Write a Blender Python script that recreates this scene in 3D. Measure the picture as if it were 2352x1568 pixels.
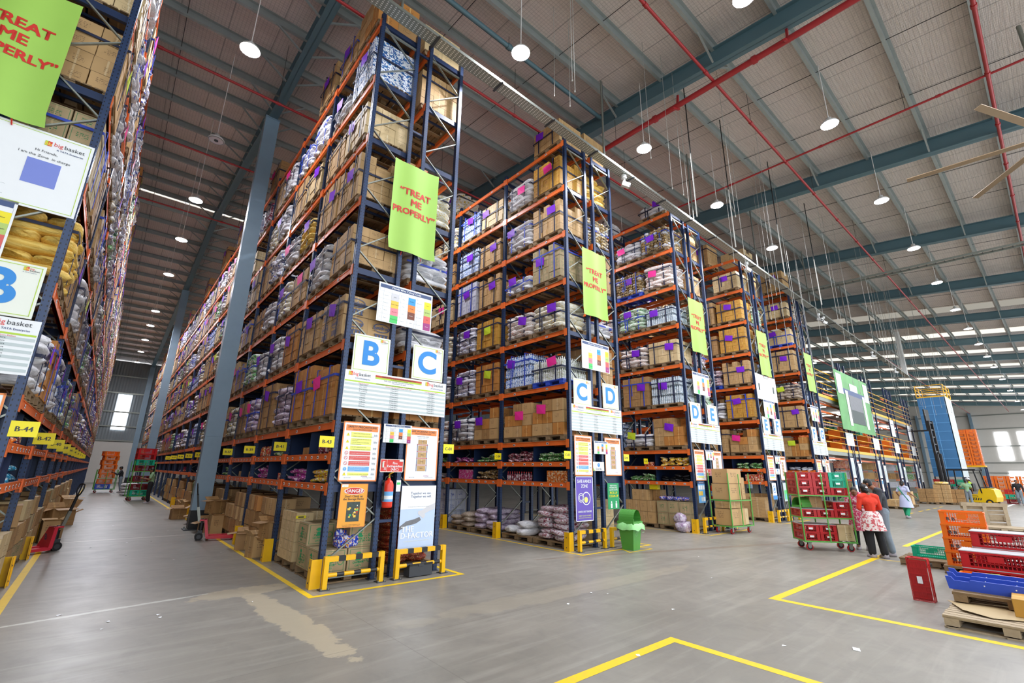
import bpy, math, random
import numpy as np
from mathutils import Matrix, Vector, Euler

for o in list(bpy.data.objects): bpy.data.objects.remove(o)
SC = bpy.context.scene
COL = SC.collection
PI = math.pi

# ------------------------------------------------------------------ camera, sky, exposure
cam_d = bpy.data.cameras.new('camera'); cam_d.sensor_width = 36; cam_d.lens = 1060.26/2352*36
cam_d.clip_end = 400; cam_d.clip_start = 0.05
cam = bpy.data.objects.new('camera', cam_d); COL.objects.link(cam)
_y, _p, _r = math.radians(-40.536), math.radians(15.697), math.radians(0.879)
_f = Vector((-math.sin(_y)*math.cos(_p), math.cos(_y)*math.cos(_p), math.sin(_p)))
_rt = Vector((math.cos(_y), math.sin(_y), 0)); _up = _rt.cross(_f)
_r2 = _rt*math.cos(_r)+_up*math.sin(_r); _u2 = -_rt*math.sin(_r)+_up*math.cos(_r)
_m = Matrix((_r2, _u2, -_f)).transposed().to_4x4(); _m.translation = Vector((-2.981, -8.127, 1.807))
cam.matrix_world = _m
SC.camera = cam
W = bpy.data.worlds.new('World'); SC.world = W; W.use_nodes = True
W.node_tree.nodes['Background'].inputs[0].default_value = (0.88, 0.94, 1.0, 1)
W.node_tree.nodes['Background'].inputs[1].default_value = 1.9
SC.view_settings.view_transform = 'Standard'; SC.view_settings.look = 'None'
SC.view_settings.exposure = 0.5; SC.view_settings.gamma = 1
SC.cycles.max_bounces = 7; SC.cycles.diffuse_bounces = 5; SC.cycles.glossy_bounces = 3
SC.cycles.transmission_bounces = 4; SC.cycles.transparent_max_bounces = 6
SC.cycles.caustics_reflective = False; SC.cycles.caustics_refractive = False
SC.cycles.sample_clamp_indirect = 6.0
LAMP_POWER = 460.0      # radiance of the high-bay lenses

# ------------------------------------------------------------------ layout constants (metres)
PITCH, BAYW, DEP, GAP = 5.955, 2.755, 0.88, 0.355
LV = [1.494, 2.0, 2.533, 4.0, 5.49, 6.97, 8.45, 9.97, 11.54]
POST_H = 11.78

def C(h):
    h = h.lstrip('#'); v = [int(h[i:i+2], 16)/255 for i in (0, 2, 4)]
    return tuple(c/12.92 if c <= .04045 else ((c+.055)/1.055)**2.4 for c in v)+(1,)

# ------------------------------------------------------------------ materials
MAT = {}
def nodes(m):
    m.use_nodes = True; nt = m.node_tree
    return nt, nt.nodes['Principled BSDF']
class NB:
    """tiny node-graph builder"""
    def __init__(s, nt): s.nt = nt
    def n(s, t, **k):
        x = s.nt.nodes.new(t)
        for a, v in k.items(): setattr(x, a, v)
        return x
    def l(s, a, b): s.nt.links.new(a, b)
    def val(s, sock, v):
        if isinstance(v, (int, float)): sock.default_value = v
        else: s.l(v, sock)
    def m(s, op, a, b=0.0, c=0.0):
        x = s.n('ShaderNodeMath', operation=op)
        s.val(x.inputs[0], a); s.val(x.inputs[1], b)
        if op in ('MULTIPLY_ADD', 'COMPARE', 'SMOOTH_MIN'): s.val(x.inputs[2], c)
        return x.outputs[0]
    def mix(s, fac, a, b, blend='MIX'):
        x = s.n('ShaderNodeMix', data_type='RGBA', blend_type=blend)
        s.val(x.inputs[0], fac)
        for i, v in ((6, a), (7, b)):
            if isinstance(v, tuple): x.inputs[i].default_value = v
            else: s.l(v, x.inputs[i])
        return x.outputs[2]
    def noise(s, vec, scale, detail=3, rough=.55, dist=0):
        x = s.n('ShaderNodeTexNoise'); x.inputs['Scale'].default_value = scale
        x.inputs['Detail'].default_value = detail; x.inputs['Roughness'].default_value = rough
        x.inputs['Distortion'].default_value = dist
        if vec is not None: s.l(vec, x.inputs['Vector'])
        return x.outputs['Fac']
    def ramp(s, fac, lo, hi):
        x = s.n('ShaderNodeMapRange'); x.clamp = True; s.l(fac, x.inputs[0]) if not isinstance(fac, float) else None
        x.inputs[1].default_value = lo; x.inputs[2].default_value = hi
        return x.outputs[0]
    def bump(s, h, strength, dist=.02):
        x = s.n('ShaderNodeBump'); x.inputs['Strength'].default_value = strength; x.inputs['Distance'].default_value = dist
        s.l(h, x.inputs['Height']); return x.outputs['Normal']
def mk(name, col, rough=.5, metal=0., amt=.12, scale=6., bump=0., bscale=40., vary=0., emit=0., spec=None, sheen=0):
    m = bpy.data.materials.new(name); nt, b = nodes(m); g = NB(nt)
    col = C(col) if isinstance(col, str) else col
    tc = g.n('ShaderNodeTexCoord').outputs['Object']
    f = g.noise(tc, scale)
    lo = tuple(max(0, c*(1-amt)) for c in col[:3])+(1,); hi = tuple(min(1, c*(1+amt)) for c in col[:3])+(1,)
    out = g.mix(f, lo, hi)
    if vary:
        r = g.n('ShaderNodeObjectInfo').outputs['Random']
        ri = g.n('ShaderNodeNewGeometry').outputs['Random Per Island']
        k = g.m('FRACT', g.m('ADD', r, ri))
        out = g.mix(g.m('MULTIPLY', k, vary), out, tuple(c*.45 for c in col[:3])+(1,))
    g.l(out, b.inputs['Base Color'])
    b.inputs['Roughness'].default_value = rough; b.inputs['Metallic'].default_value = metal
    if spec is not None: b.inputs['Specular IOR Level'].default_value = spec
    if bump: g.l(g.bump(g.noise(tc, bscale, 4), bump), b.inputs['Normal'])
    if emit:
        b.inputs['Emission Color'].default_value = col; b.inputs['Emission Strength'].default_value = emit
    MAT[name] = m; return m

mk('navy_steel', '#1e2f50', .38, .1, .15)
mk('orange_steel', '#e56e2e', .42, 0, .12)
mk('galvanised', '#8f938b', .42, .6, .2, 20)
mk('grey_blue_steel', '#86a0b2', .4, .0, .1, 3)
mk('teal_steel', '#587680', .45, .0, .08, 2)
mk('purlin_steel', '#99a19f', .45, .3, .15, 4)
mk('red_pipe', '#a5282c', .4, 0, .1)
mk('pallet_wood', '#8e7555', .8, 0, .35, 9, .3, 30, .35)
mk('pale_wood', '#b5a286', .8, 0, .3, 9, .3, 30, .25)
mk('wire_grey', '#a4a39c', .8, 0, .05)
mk('white_paint', '#e9ebe9', .45, 0, .03)
mk('paper_white', '#f2f4f5', .5, 0, .02)
mk('cream_white', '#eef1e4', .45, 0, .02)
mk('black', '#17181a', .5, 0, .2)
mk('dark_grey', '#3a3d42', .5, 0, .2)
mk('tyre_black', '#1c1c1e', .7, 0, .2)
mk('yellow_paint', '#f2b705', .42, 0, .12, 5)
mk('safety_yellow', '#f4e21c', .45, 0, .04)
mk('lime_banner', '#a2cf58', .5, 0, .05, 2)
mk('lime', '#b6d63a', .5, 0, .03)
mk('banner_red', '#d02c20', .5, 0, .04)
mk('letter_blue', '#2389d8', .45, 0, .02)
mk('sign_navy', '#42557f', .5, 0, .03)
mk('text_dark', '#33373c', .5, 0, .02)
mk('text_grey', '#858b90', .5, 0, .02)
mk('row_grey', '#c3cece', .5, 0, .02)
mk('brick_red', '#c2452c', .5, 0, .03)
mk('orange_frame', '#ef8c48', .5, 0, .03)
mk('pale_yellow', '#f0f37e', .5, 0, .02)
mk('pale_red', '#dc605a', .5, 0, .02)
mk('sky_blue', '#6fb1e6', .5, 0, .02)
mk('cyan_blue', '#3aa0dc', .5, 0, .02)
mk('amber_cell', '#f3c746', .5, 0, .02)
mk('pink_cell', '#f08a96', .5, 0, .02)
mk('green_cell', '#4fcf6c', .5, 0, .02)
mk('orange_cell', '#f28a3e', .5, 0, .02)
mk('brown_cell', '#7b412c', .5, 0, .02)
mk('magenta_cell', '#a3357e', .5, 0, .02)
mk('olive_cell', '#b7cf70', .5, 0, .02)
mk('grey_cell', '#d2d2d6', .5, 0, .02)
mk('red_sign', '#dd3a30', .45, 0, .03)
mk('danger_orange', '#f3a83c', .5, 0, .1, 2)
mk('sky_poster', '#c3d6f3', .5, 0, .12, 1.5)
mk('violet_sign', '#6a55b5', .5, 0, .03)
mk('green_sign', '#1f9a5e', .5, 0, .03)
mk('blue_board', '#7b8ad6', .5, 0, .03)
mk('photo_grey', '#77787c', .5, 0, .3, 14)
mk('photo_dark', '#3d4a45', .5, 0, .6, 30)
mk('strap_navy', '#1c2340', .6, 0, .2)
mk('strap_blue', '#2f49b5', .6, 0, .15)
mk('card_purple', '#7a1fd0', .55, 0, .06)
mk('card_pink', '#f52f9a', .55, 0, .06)
mk('card_lime', '#cfe634', .55, 0, .06)
mk('rope_white', '#e8e6e2', .6, 0, .05)
mk('guard_yellow', '#eeb80b', .38, 0, .1, 8)
mk('blue_plastic', '#3454c4', .4, 0, .1, 5)
mk('bin_green', '#4f9a3e', .38, 0, .06)
mk('bag_green', '#9be08f', .3, 0, .15, 10, .4, 12)
mk('trolley_green', '#5fae4c', .42, 0, .2, 12)
mk('crate_red', '#c22126', .35, 0, .12, 5, vary=.35)
mk('crate_teal', '#16b08c', .35, 0, .06)
mk('crate_orange', '#f0761a', .35, 0, .08, vary=.2)
mk('crate_maroon', '#7a1420', .4, 0, .12)
mk('lid_grey', '#b9bcbf', .45, 0, .1)
mk('jack_red', '#c8283c', .35, 0, .06)
mk('forklift_yellow', '#eec41c', .35, 0, .08)
mk('glass_dark', '#202830', .1, 0, .1)
mk('skin', '#8a5a3e', .55, 0, .08)
mk('hair_black', '#121010', .5, 0, .3, 40)
mk('sweater_red', '#df3a22', .8, 0, .1, 8, .2, 60)
mk('trouser_black', '#1d1e22', .8, 0, .1)
mk('jean_grey', '#7e8a94', .8, 0, .25, 6)
mk('jacket_charcoal', '#32343a', .7, 0, .12)
mk('kurta_lavender', '#c3c8e8', .8, 0, .06)
mk('scarf_green', '#1f9468', .8, 0, .08)
mk('tee_green', '#8fb58c', .8, 0, .08)
mk('hi_vis', '#cdf42a', .7, 0, .05)
mk('helmet_white', '#f1f2f2', .3, 0, .02)
mk('shoe_grey', '#a59ea3', .6, 0, .2)
mk('eye_white', '#d9d5cf', .3, 0, .02)
mk('camo_green', '#6c7a58', .8, 0, .5, 14)
mk('wall_cream', '#e4dfd6', .6, 0, .04, 2)
mk('tower_blue', '#3a74a6', .5, 0, .1, 2)
mk('stool_red', '#c21a22', .35, 0, .05)
mk('extinguisher_red', '#e2361f', .25, 0, .04)
mk('brass', '#b8923c', .35, .8, .1)
mk('fan_brown', '#9c8468', .45, .2, .1)
mk('plastic_film', '#c9c6cc', .25, 0, .2, 8, .5, 10)

def patterned(name, kind, a, b, c=None, rough=.55, bump=.25):
    """printed product surfaces: 'stripe', 'patch' (printed plastic sacks and packets)"""
    m = bpy.data.materials.new(name); nt, bs = nodes(m); g = NB(nt)
    tc = g.n('ShaderNodeTexCoord').outputs['Object']
    ri = g.n('ShaderNodeNewGeometry').outputs['Random Per Island']; r = g.n('ShaderNodeObjectInfo').outputs['Random']
    seed = g.m('MULTIPLY', g.m('ADD', ri, r), 37.)
    cm = g.n('ShaderNodeCombineXYZ'); g.l(seed, cm.inputs[0]); g.l(seed, cm.inputs[1])
    ad = g.n('ShaderNodeVectorMath', operation='ADD'); g.l(tc, ad.inputs[0]); g.l(cm.outputs[0], ad.inputs[1])
    sc = {'stripe': 5., 'patch': 9., 'fine': 22.}[kind]
    f1 = g.noise(ad.outputs[0], sc, 1.5, .4, .6)
    m1 = g.ramp(f1, .52, .56)
    out = g.mix(m1, C(a), C(b))
    if c:
        f2 = g.noise(ad.outputs[0], sc*1.7, 1., .4)
        out = g.mix(g.ramp(f2, .6, .63), out, C(c))
    g.l(out, bs.inputs['Base Color']); bs.inputs['Roughness'].default_value = rough
    g.l(g.bump(g.noise(tc, 9, 4, .6, 1.), bump, .05), bs.inputs['Normal'])
    MAT[name] = m
patterned('sack_white', 'stripe', '#e4e3e6', '#cfd0d4', None, .5, .5)
patterned('sack_blueprint', 'patch', '#e6e5ea', '#d7d8df', '#4a58b4')
patterned('sack_orangeprint', 'patch', '#ece8e4', '#e0dad6', '#c97a55')
patterned('sack_yellowprint', 'patch', '#e8e6dd', '#dcd8c6', '#d9b93c')
patterned('sack_greenprint', 'patch', '#d8e2d4', '#6cae6a', '#e9ece6')
patterned('sack_yellow', 'stripe', '#efcc6c', '#e3b954', None, .5, .5)
patterned('sack_maroon', 'patch', '#d8d0d4', '#8e1f3c', '#cbbfc7', .3, .5)
patterned('sack_brownish', 'patch', '#b7a590', '#a08c7c', '#cfc3bb', .3, .6)
patterned('sack_lilac', 'patch', '#c9bccc', '#a98fae', '#ded6de', .25, .6)
patterned('snack_brown', 'fine', '#a98a4e', '#3a2a24', '#e6ddc9', .4)
patterned('pack_red', 'fine', '#c1202a', '#e9d7c8', '#e8c02c', .35)
patterned('pack_yellow', 'fine', '#f0cf1e', '#e9e4d6', '#c8321f', .35)
patterned('pack_magenta', 'fine', '#a6228c', '#e2d4e0', '#c44aa8', .3)
patterned('pack_blue', 'fine', '#2747c8', '#e3e6ef', '#e89028', .3)
patterned('pack_green', 'fine', '#3c8c40', '#dfe6d2', '#8fbf54', .35)
patterned('pack_teal', 'fine', '#1f7fa6', '#4fb4d8', '#e8eef0', .3)
patterned('pack_maroon', 'fine', '#701832', '#d9c9cc', '#a53048', .3)
patterned('pack_orange', 'fine', '#e07a22', '#f0d9b0', '#b03018', .35)
patterned('pack_white', 'fine', '#e4e4e4', '#c2c6cc', '#5c74b8', .35)
patterned('pack_pink', 'fine', '#ef4fa8', '#f4c9e0', '#c81e78', .3)
patterned('box_white_blue', 'stripe', '#e8ecf2', '#2f6aa8', '#1f3f8c', .45, .05)
patterned('bottle_blue', 'fine', '#c9d6ea', '#5c82c8', '#f0f4fa', .15, .1)
patterned('bottle_clear', 'fine', '#c8d2d8', '#9fb4c4', '#eef2f4', .12, .1)
patterned('bottle_white', 'fine', '#dfe2e0', '#b9bda0', '#f2f2ee', .2, .1)
patterned('sack_cocoa', 'patch', '#7a2418', '#b53a22', '#d8b070', .35, .4)
patterned('dress_pink', 'fine', '#d94a74', '#f2d6dc', None, .8, .1)
patterned('dress_floral', 'fine', '#e8dcd8', '#c85a60', None, .8, .1)
mk('banner_green', '#62a35c', .5, 0, .6, .8)

def carton_mat(name, col, print_col, tape, amt=.35, green=0.):
    """corrugated carton: UV 0..1 per face, tape strip and printed blocks"""
    m = bpy.data.materials.new(name); nt, b = nodes(m); g = NB(nt)
    uv = g.n('ShaderNodeUVMap').outputs[0]; sp = g.n('ShaderNodeSeparateXYZ'); g.l(uv, sp.inputs[0])
    u, v = sp.outputs[0], sp.outputs[1]
    ri = g.n('ShaderNodeNewGeometry').outputs['Random Per Island']; ro = g.n('ShaderNodeObjectInfo').outputs['Random']
    rnd = g.m('FRACT', g.m('ADD', ri, ro))
    base = g.mix(g.m('MULTIPLY', rnd, .5), C(col), tuple(x*.72 for x in C(col)[:3])+(1,))
    tc = g.n('ShaderNodeTexCoord').outputs['Object']
    base = g.mix(g.m('MULTIPLY', g.noise(tc, 2.5, 3), .3), base, tuple(x*.6 for x in C(col)[:3])+(1,))
    # seam / tape in the middle of the face
    t = g.m('LESS_THAN', g.m('ABSOLUTE', g.m('SUBTRACT', u, .5)), .035)
    t = g.m('MULTIPLY', t, g.m('GREATER_THAN', rnd, .35))
    base = g.mix(g.m('MULTIPLY', t, .65), base, C(tape))
    # edges (creases)
    e = g.m('MAXIMUM', g.m('GREATER_THAN', g.m('ABSOLUTE', g.m('SUBTRACT', u, .5)), .485), g.m('GREATER_THAN', g.m('ABSOLUTE', g.m('SUBTRACT', v, .5)), .48))
    base = g.mix(g.m('MULTIPLY', e, .45), base, tuple(x*.35 for x in C(col)[:3])+(1,))
    # print: rows of small marks in a block
    sv = g.n('ShaderNodeCombineXYZ'); g.l(g.m('MULTIPLY', u, 26.), sv.inputs[0]); g.l(g.m('MULTIPLY', v, 7.), sv.inputs[1]); g.l(g.m('MULTIPLY', rnd, 50.), sv.inputs[2])
    n1 = g.n('ShaderNodeTexNoise'); n1.inputs['Scale'].default_value = 1.; n1.inputs['Detail'].default_value = 1.; g.l(sv.outputs[0], n1.inputs['Vector'])
    rows = g.m('LESS_THAN', g.m('FRACT', g.m('MULTIPLY', v, 9.)), .55)
    inu = g.m('LESS_THAN', g.m('ABSOLUTE', g.m('SUBTRACT', u, g.m('MULTIPLY_ADD', rnd, .3, .35))), .2)
    inv = g.m('LESS_THAN', g.m('ABSOLUTE', g.m('SUBTRACT', v, g.m('MULTIPLY_ADD', rnd, -.3, .65))), .19)
    pm = g.m('MULTIPLY', g.m('MULTIPLY', rows, g.m('GREATER_THAN', n1.outputs[0], .5)), g.m('MULTIPLY', inu, inv))
    base = g.mix(g.m('MULTIPLY', pm, amt*1.6), base, C(print_col))
    if green:
        fr = g.m('MULTIPLY', g.m('LESS_THAN', g.m('ABSOLUTE', g.m('SUBTRACT', g.m('MAXIMUM', g.m('ABSOLUTE', g.m('SUBTRACT', u, .5)), g.m('ABSOLUTE', g.m('SUBTRACT', v, .5))), .42)), .012), green)
        base = g.mix(fr, base, C(print_col))
    g.l(base, b.inputs['Base Color']); b.inputs['Roughness'].default_value = .62
    MAT[name] = m
carton_mat('carton_tan', '#cda671', '#5b4632', '#d9c096')
carton_mat('carton_brown', '#b58c5a', '#4a3826', '#c9a468')
carton_mat('carton_amber', '#cc8a44', '#5c2c1a', '#e8c27e')
carton_mat('carton_light', '#dfc493', '#7a5f48', '#ecdcb8')
carton_mat('carton_green', '#baa27a', '#2f7a48', '#cdb68a', .6, .8)
carton_mat('carton_orange', '#cf9a3e', '#8c2f1f', '#e9c66c', .6)
carton_mat('carton_bluewhite', '#d9dce8', '#2f3f9a', '#8fa2d8', .8, .8)

# steel upright with punched slots
m = bpy.data.materials.new('upright_steel'); nt, b = nodes(m); g = NB(nt)
tc = g.n('ShaderNodeTexCoord').outputs['Object']; sp = g.n('ShaderNodeSeparateXYZ'); g.l(tc, sp.inputs[0])
nm = g.n('ShaderNodeTexCoord').outputs['Normal']; sn = g.n('ShaderNodeSeparateXYZ'); g.l(nm, sn.inputs[0])
fx = g.m('GREATER_THAN', g.m('ABSOLUTE', sn.outputs[0]), .7)
t = g.m('ADD', g.m('MULTIPLY', sp.outputs[1], fx), g.m('MULTIPLY', sp.outputs[0], g.m('SUBTRACT', 1., fx)))
slot = g.m('MULTIPLY', g.m('LESS_THAN', g.m('ABSOLUTE', g.m('SUBTRACT', g.m('ABSOLUTE', t), .026)), .0065), g.m('LESS_THAN', g.m('FRACT', g.m('MULTIPLY', sp.outputs[2], 15.)), .34))
f = g.noise(tc, 5)
base = g.mix(f, C('#1f2d4b'), C('#2c4267'))
base = g.mix(slot, base, C('#05060a'))
g.l(base, b.inputs['Base Color']); b.inputs['Roughness'].default_value = .36; b.inputs['Metallic'].default_value = .15
MAT['upright_steel'] = m
# perforated galvanised tray
m = bpy.data.materials.new('perforated_tray'); nt, b = nodes(m); g = NB(nt)
tc = g.n('ShaderNodeTexCoord').outputs['Object']; sp = g.n('ShaderNodeSeparateXYZ'); g.l(tc, sp.inputs[0])
fx = g.m('SUBTRACT', g.m('FRACT', g.m('MULTIPLY', sp.outputs[0], 11.)), .5)
off = g.m('MULTIPLY', g.m('FLOOR', g.m('MULTIPLY', sp.outputs[0], 11.)), .5)
fy = g.m('SUBTRACT', g.m('FRACT', g.m('ADD', g.m('MULTIPLY', sp.outputs[1], 20.), off)), .5)
d = g.m('ADD', g.m('MULTIPLY', fx, fx), g.m('MULTIPLY', fy, fy))
hole = g.m('LESS_THAN', d, .055)
base = g.mix(hole, C('#8d9088'), C('#f2f2ee'))
g.l(base, b.inputs['Base Color']); b.inputs['Roughness'].default_value = .4; b.inputs['Metallic'].default_value = .35
MAT['perforated_tray'] = m
# floor
m = bpy.data.materials.new('polished_concrete'); nt, b = nodes(m); g = NB(nt)
tc = g.n('ShaderNodeTexCoord').outputs['Object']
big = g.noise(tc, .35, 5, .6, .4); mid = g.noise(tc, 2.2, 5, .65, .6)
mp = g.n('ShaderNodeMapping'); g.l(tc, mp.inputs[0]); mp.inputs['Scale'].default_value = (.5, 6, 1); mp.inputs['Rotation'].default_value = (0, 0, .5)
streak = g.noise(mp.outputs[0], 1., 4, .6, .5)
base = g.mix(g.ramp(big, .3, .7), C('#7f7b72'), C('#969187'))
base = g.mix(g.m('MULTIPLY', g.ramp(mid, .45, .7), .35), base, C('#6d6a64'))
base = g.mix(g.m('MULTIPLY', g.ramp(streak, .5, .72), .25), base, C('#bcb8ac'))
# worn patches: pale repair skim in front of the near aisle
sp = g.n('ShaderNodeSeparateXYZ'); g.l(tc, sp.inputs[0])
def patch(cx, cy, rx, ry, rot, col, amt, ns=3.):
    global base
    ca, sa = math.cos(rot), math.sin(rot)
    dx = g.m('SUBTRACT', sp.outputs[0], cx); dy = g.m('SUBTRACT', sp.outputs[1], cy)
    a = g.m('DIVIDE', g.m('ADD', g.m('MULTIPLY', dx, ca), g.m('MULTIPLY', dy, sa)), rx)
    c = g.m('DIVIDE', g.m('SUBTRACT', g.m('MULTIPLY', dy, ca), g.m('MULTIPLY', dx, sa)), ry)
    r = g.m('ADD', g.m('MULTIPLY', a, a), g.m('MULTIPLY', c, c))
    r = g.m('ADD', r, g.m('MULTIPLY', g.m('SUBTRACT', g.noise(tc, ns, 5, .65), .5), 2.6))
    mk_ = g.m('SUBTRACT', 1., g.ramp(r, .75, .95))
    base = g.mix(g.m('MULTIPLY', mk_, amt), base, C(col))
patch(-.85, -1.4, .22, 1.9, .06, '#b7ab92', .75, 4.)
patch(-1.0, .35, .75, .3, .1, '#b7ab92', .7, 4.)
patch(-2.2, 8.0, 1.7, .07, .02, '#c9c4b8', .7, 6.)
patch(-2.6, .35, 1.3, .05, .15, '#d0d2c8', .7, 6.)
patch(-2.6, 13.5, 1.2, .06, .02, '#c4c0b6', .6, 6.)
patch(3.3, -2.6, 3.4, .3, -.02, '#aaa08c', .35, 2.)
patch(9.5, -1.9, 5.5, .12, -.3, '#7d6a5a', .5, 2.)
patch(8.3, -5.7, 2.2, .05, .04, '#807a70', .6, 5.)
# slab joints
for (axis, p0) in ((0, -.15), (0, 6.1), (0, 18.), (1, -2.9), (1, 4.4), (1, 15.)):
    ln = g.m('LESS_THAN', g.m('ABSOLUTE', g.m('SUBTRACT', sp.outputs[axis], p0)), .006)
    base = g.mix(g.m('MULTIPLY', ln, .45), base, C('#6b665e'))
g.l(base, b.inputs['Base Color'])
ro = g.n('ShaderNodeMapRange'); g.l(mid, ro.inputs[0]); ro.inputs[3].default_value = .3; ro.inputs[4].default_value = .48
g.l(ro.outputs[0], b.inputs['Roughness'])
g.l(g.bump(g.noise(tc, 5, 5), .04, .02), b.inputs['Normal'])
MAT['polished_concrete'] = m
# roof insulation foil behind wire mesh
m = bpy.data.materials.new('roof_foil'); nt, b = nodes(m); g = NB(nt)
tc = g.n('ShaderNodeTexCoord').outputs['Object']; sp = g.n('ShaderNodeSeparateXYZ'); g.l(tc, sp.inputs[0])
gx = g.m('LESS_THAN', g.m('FRACT', g.m('MULTIPLY', sp.outputs[0], 10.)), .14)
gy = g.m('LESS_THAN', g.m('FRACT', g.m('MULTIPLY', sp.outputs[1], 10.)), .14)
wire = g.m('MAXIMUM', gx, gy)
seam = g.m('LESS_THAN', g.m('FRACT', g.m('MULTIPLY', sp.outputs[0], .8)), .03)
mp = g.n('ShaderNodeMapping'); g.l(tc, mp.inputs[0]); mp.inputs['Scale'].default_value = (1., 8, 1)
cr = g.noise(mp.outputs[0], 1.6, 5, .7, 1.2)
base = g.mix(cr, C('#beb1ab'), C('#eee4dc'))
base = g.mix(g.m('MULTIPLY', wire, .35), base, C('#7f7977'))
base = g.mix(g.m('MULTIPLY', seam, .5), base, C('#6c6866'))
g.l(base, b.inputs['Base Color']); b.inputs['Roughness'].default_value = .45; b.inputs['Metallic'].default_value = .15
g.l(g.bump(cr, .5, .08), b.inputs['Normal'])
MAT['roof_foil'] = m
# corrugated wall
m = bpy.data.materials.new('corrugated_wall'); nt, b = nodes(m); g = NB(nt)
tc = g.n('ShaderNodeTexCoord').outputs['Object']; sp = g.n('ShaderNodeSeparateXYZ'); g.l(tc, sp.inputs[0])
w_ = g.m('SINE', g.m('MULTIPLY', g.m('ADD', sp.outputs[0], sp.outputs[1]), 24.))
b.inputs['Base Color'].default_value = C('#8f979a'); b.inputs['Roughness'].default_value = .5
g.l(g.bump(w_, .6, .03), b.inputs['Normal'])
MAT['corrugated_wall'] = m
def emis(name, col, s):
    m = bpy.data.materials.new(name); m.use_nodes = True; nt = m.node_tree
    nt.nodes.remove(nt.nodes['Principled BSDF']); e = nt.nodes.new('ShaderNodeEmission')
    e.inputs[0].default_value = C(col); e.inputs[1].default_value = s
    nt.links.new(e.outputs[0], nt.nodes['Material Output'].inputs[0]); MAT[name] = m
emis('lamp_lens', '#f4f6ff', LAMP_POWER)
emis('daylight_pane', '#eef4ff', 5.0)
emis('skylight_sheet', '#f3efe2', .9)
emis('skylight_dim', '#e8e2d4', .35)
emis('tube_light', '#ffffff', 14.)
# glossy film over crates / wrapped goods
m = bpy.data.materials.new('wire_dark'); nt, b = nodes(m); b.inputs['Base Color'].default_value = C('#4b4b49'); b.inputs['Roughness'].default_value = .4; b.inputs['Metallic'].default_value = .5
MAT['wire_dark'] = m
# striped black/yellow rail
m = bpy.data.materials.new('hazard_stripe'); nt, b = nodes(m); g = NB(nt)
tc = g.n('ShaderNodeTexCoord').outputs['Object']; sp = g.n('ShaderNodeSeparateXYZ'); g.l(tc, sp.inputs[0])
s_ = g.m('LESS_THAN', g.m('FRACT', g.m('ADD', g.m('MULTIPLY', sp.outputs[0], 3.6), .02)), .42)
g.l(g.mix(s_, C('#f0b60c'), C('#222326')), b.inputs['Base Color']); b.inputs['Roughness'].default_value = .45
MAT['hazard_stripe'] = m
# yellow floor tape
m = bpy.data.materials.new('floor_tape'); nt, b = nodes(m); g = NB(nt)
tc = g.n('ShaderNodeTexCoord').outputs['Object']
g.l(g.mix(g.m('MULTIPLY', g.ramp(g.noise(tc, 7, 5, .7), .52, .75), .45), C('#f0c814'), C('#a39a72')), b.inputs['Base Color']); b.inputs['Roughness'].default_value = .5
MAT['floor_tape'] = m

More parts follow.
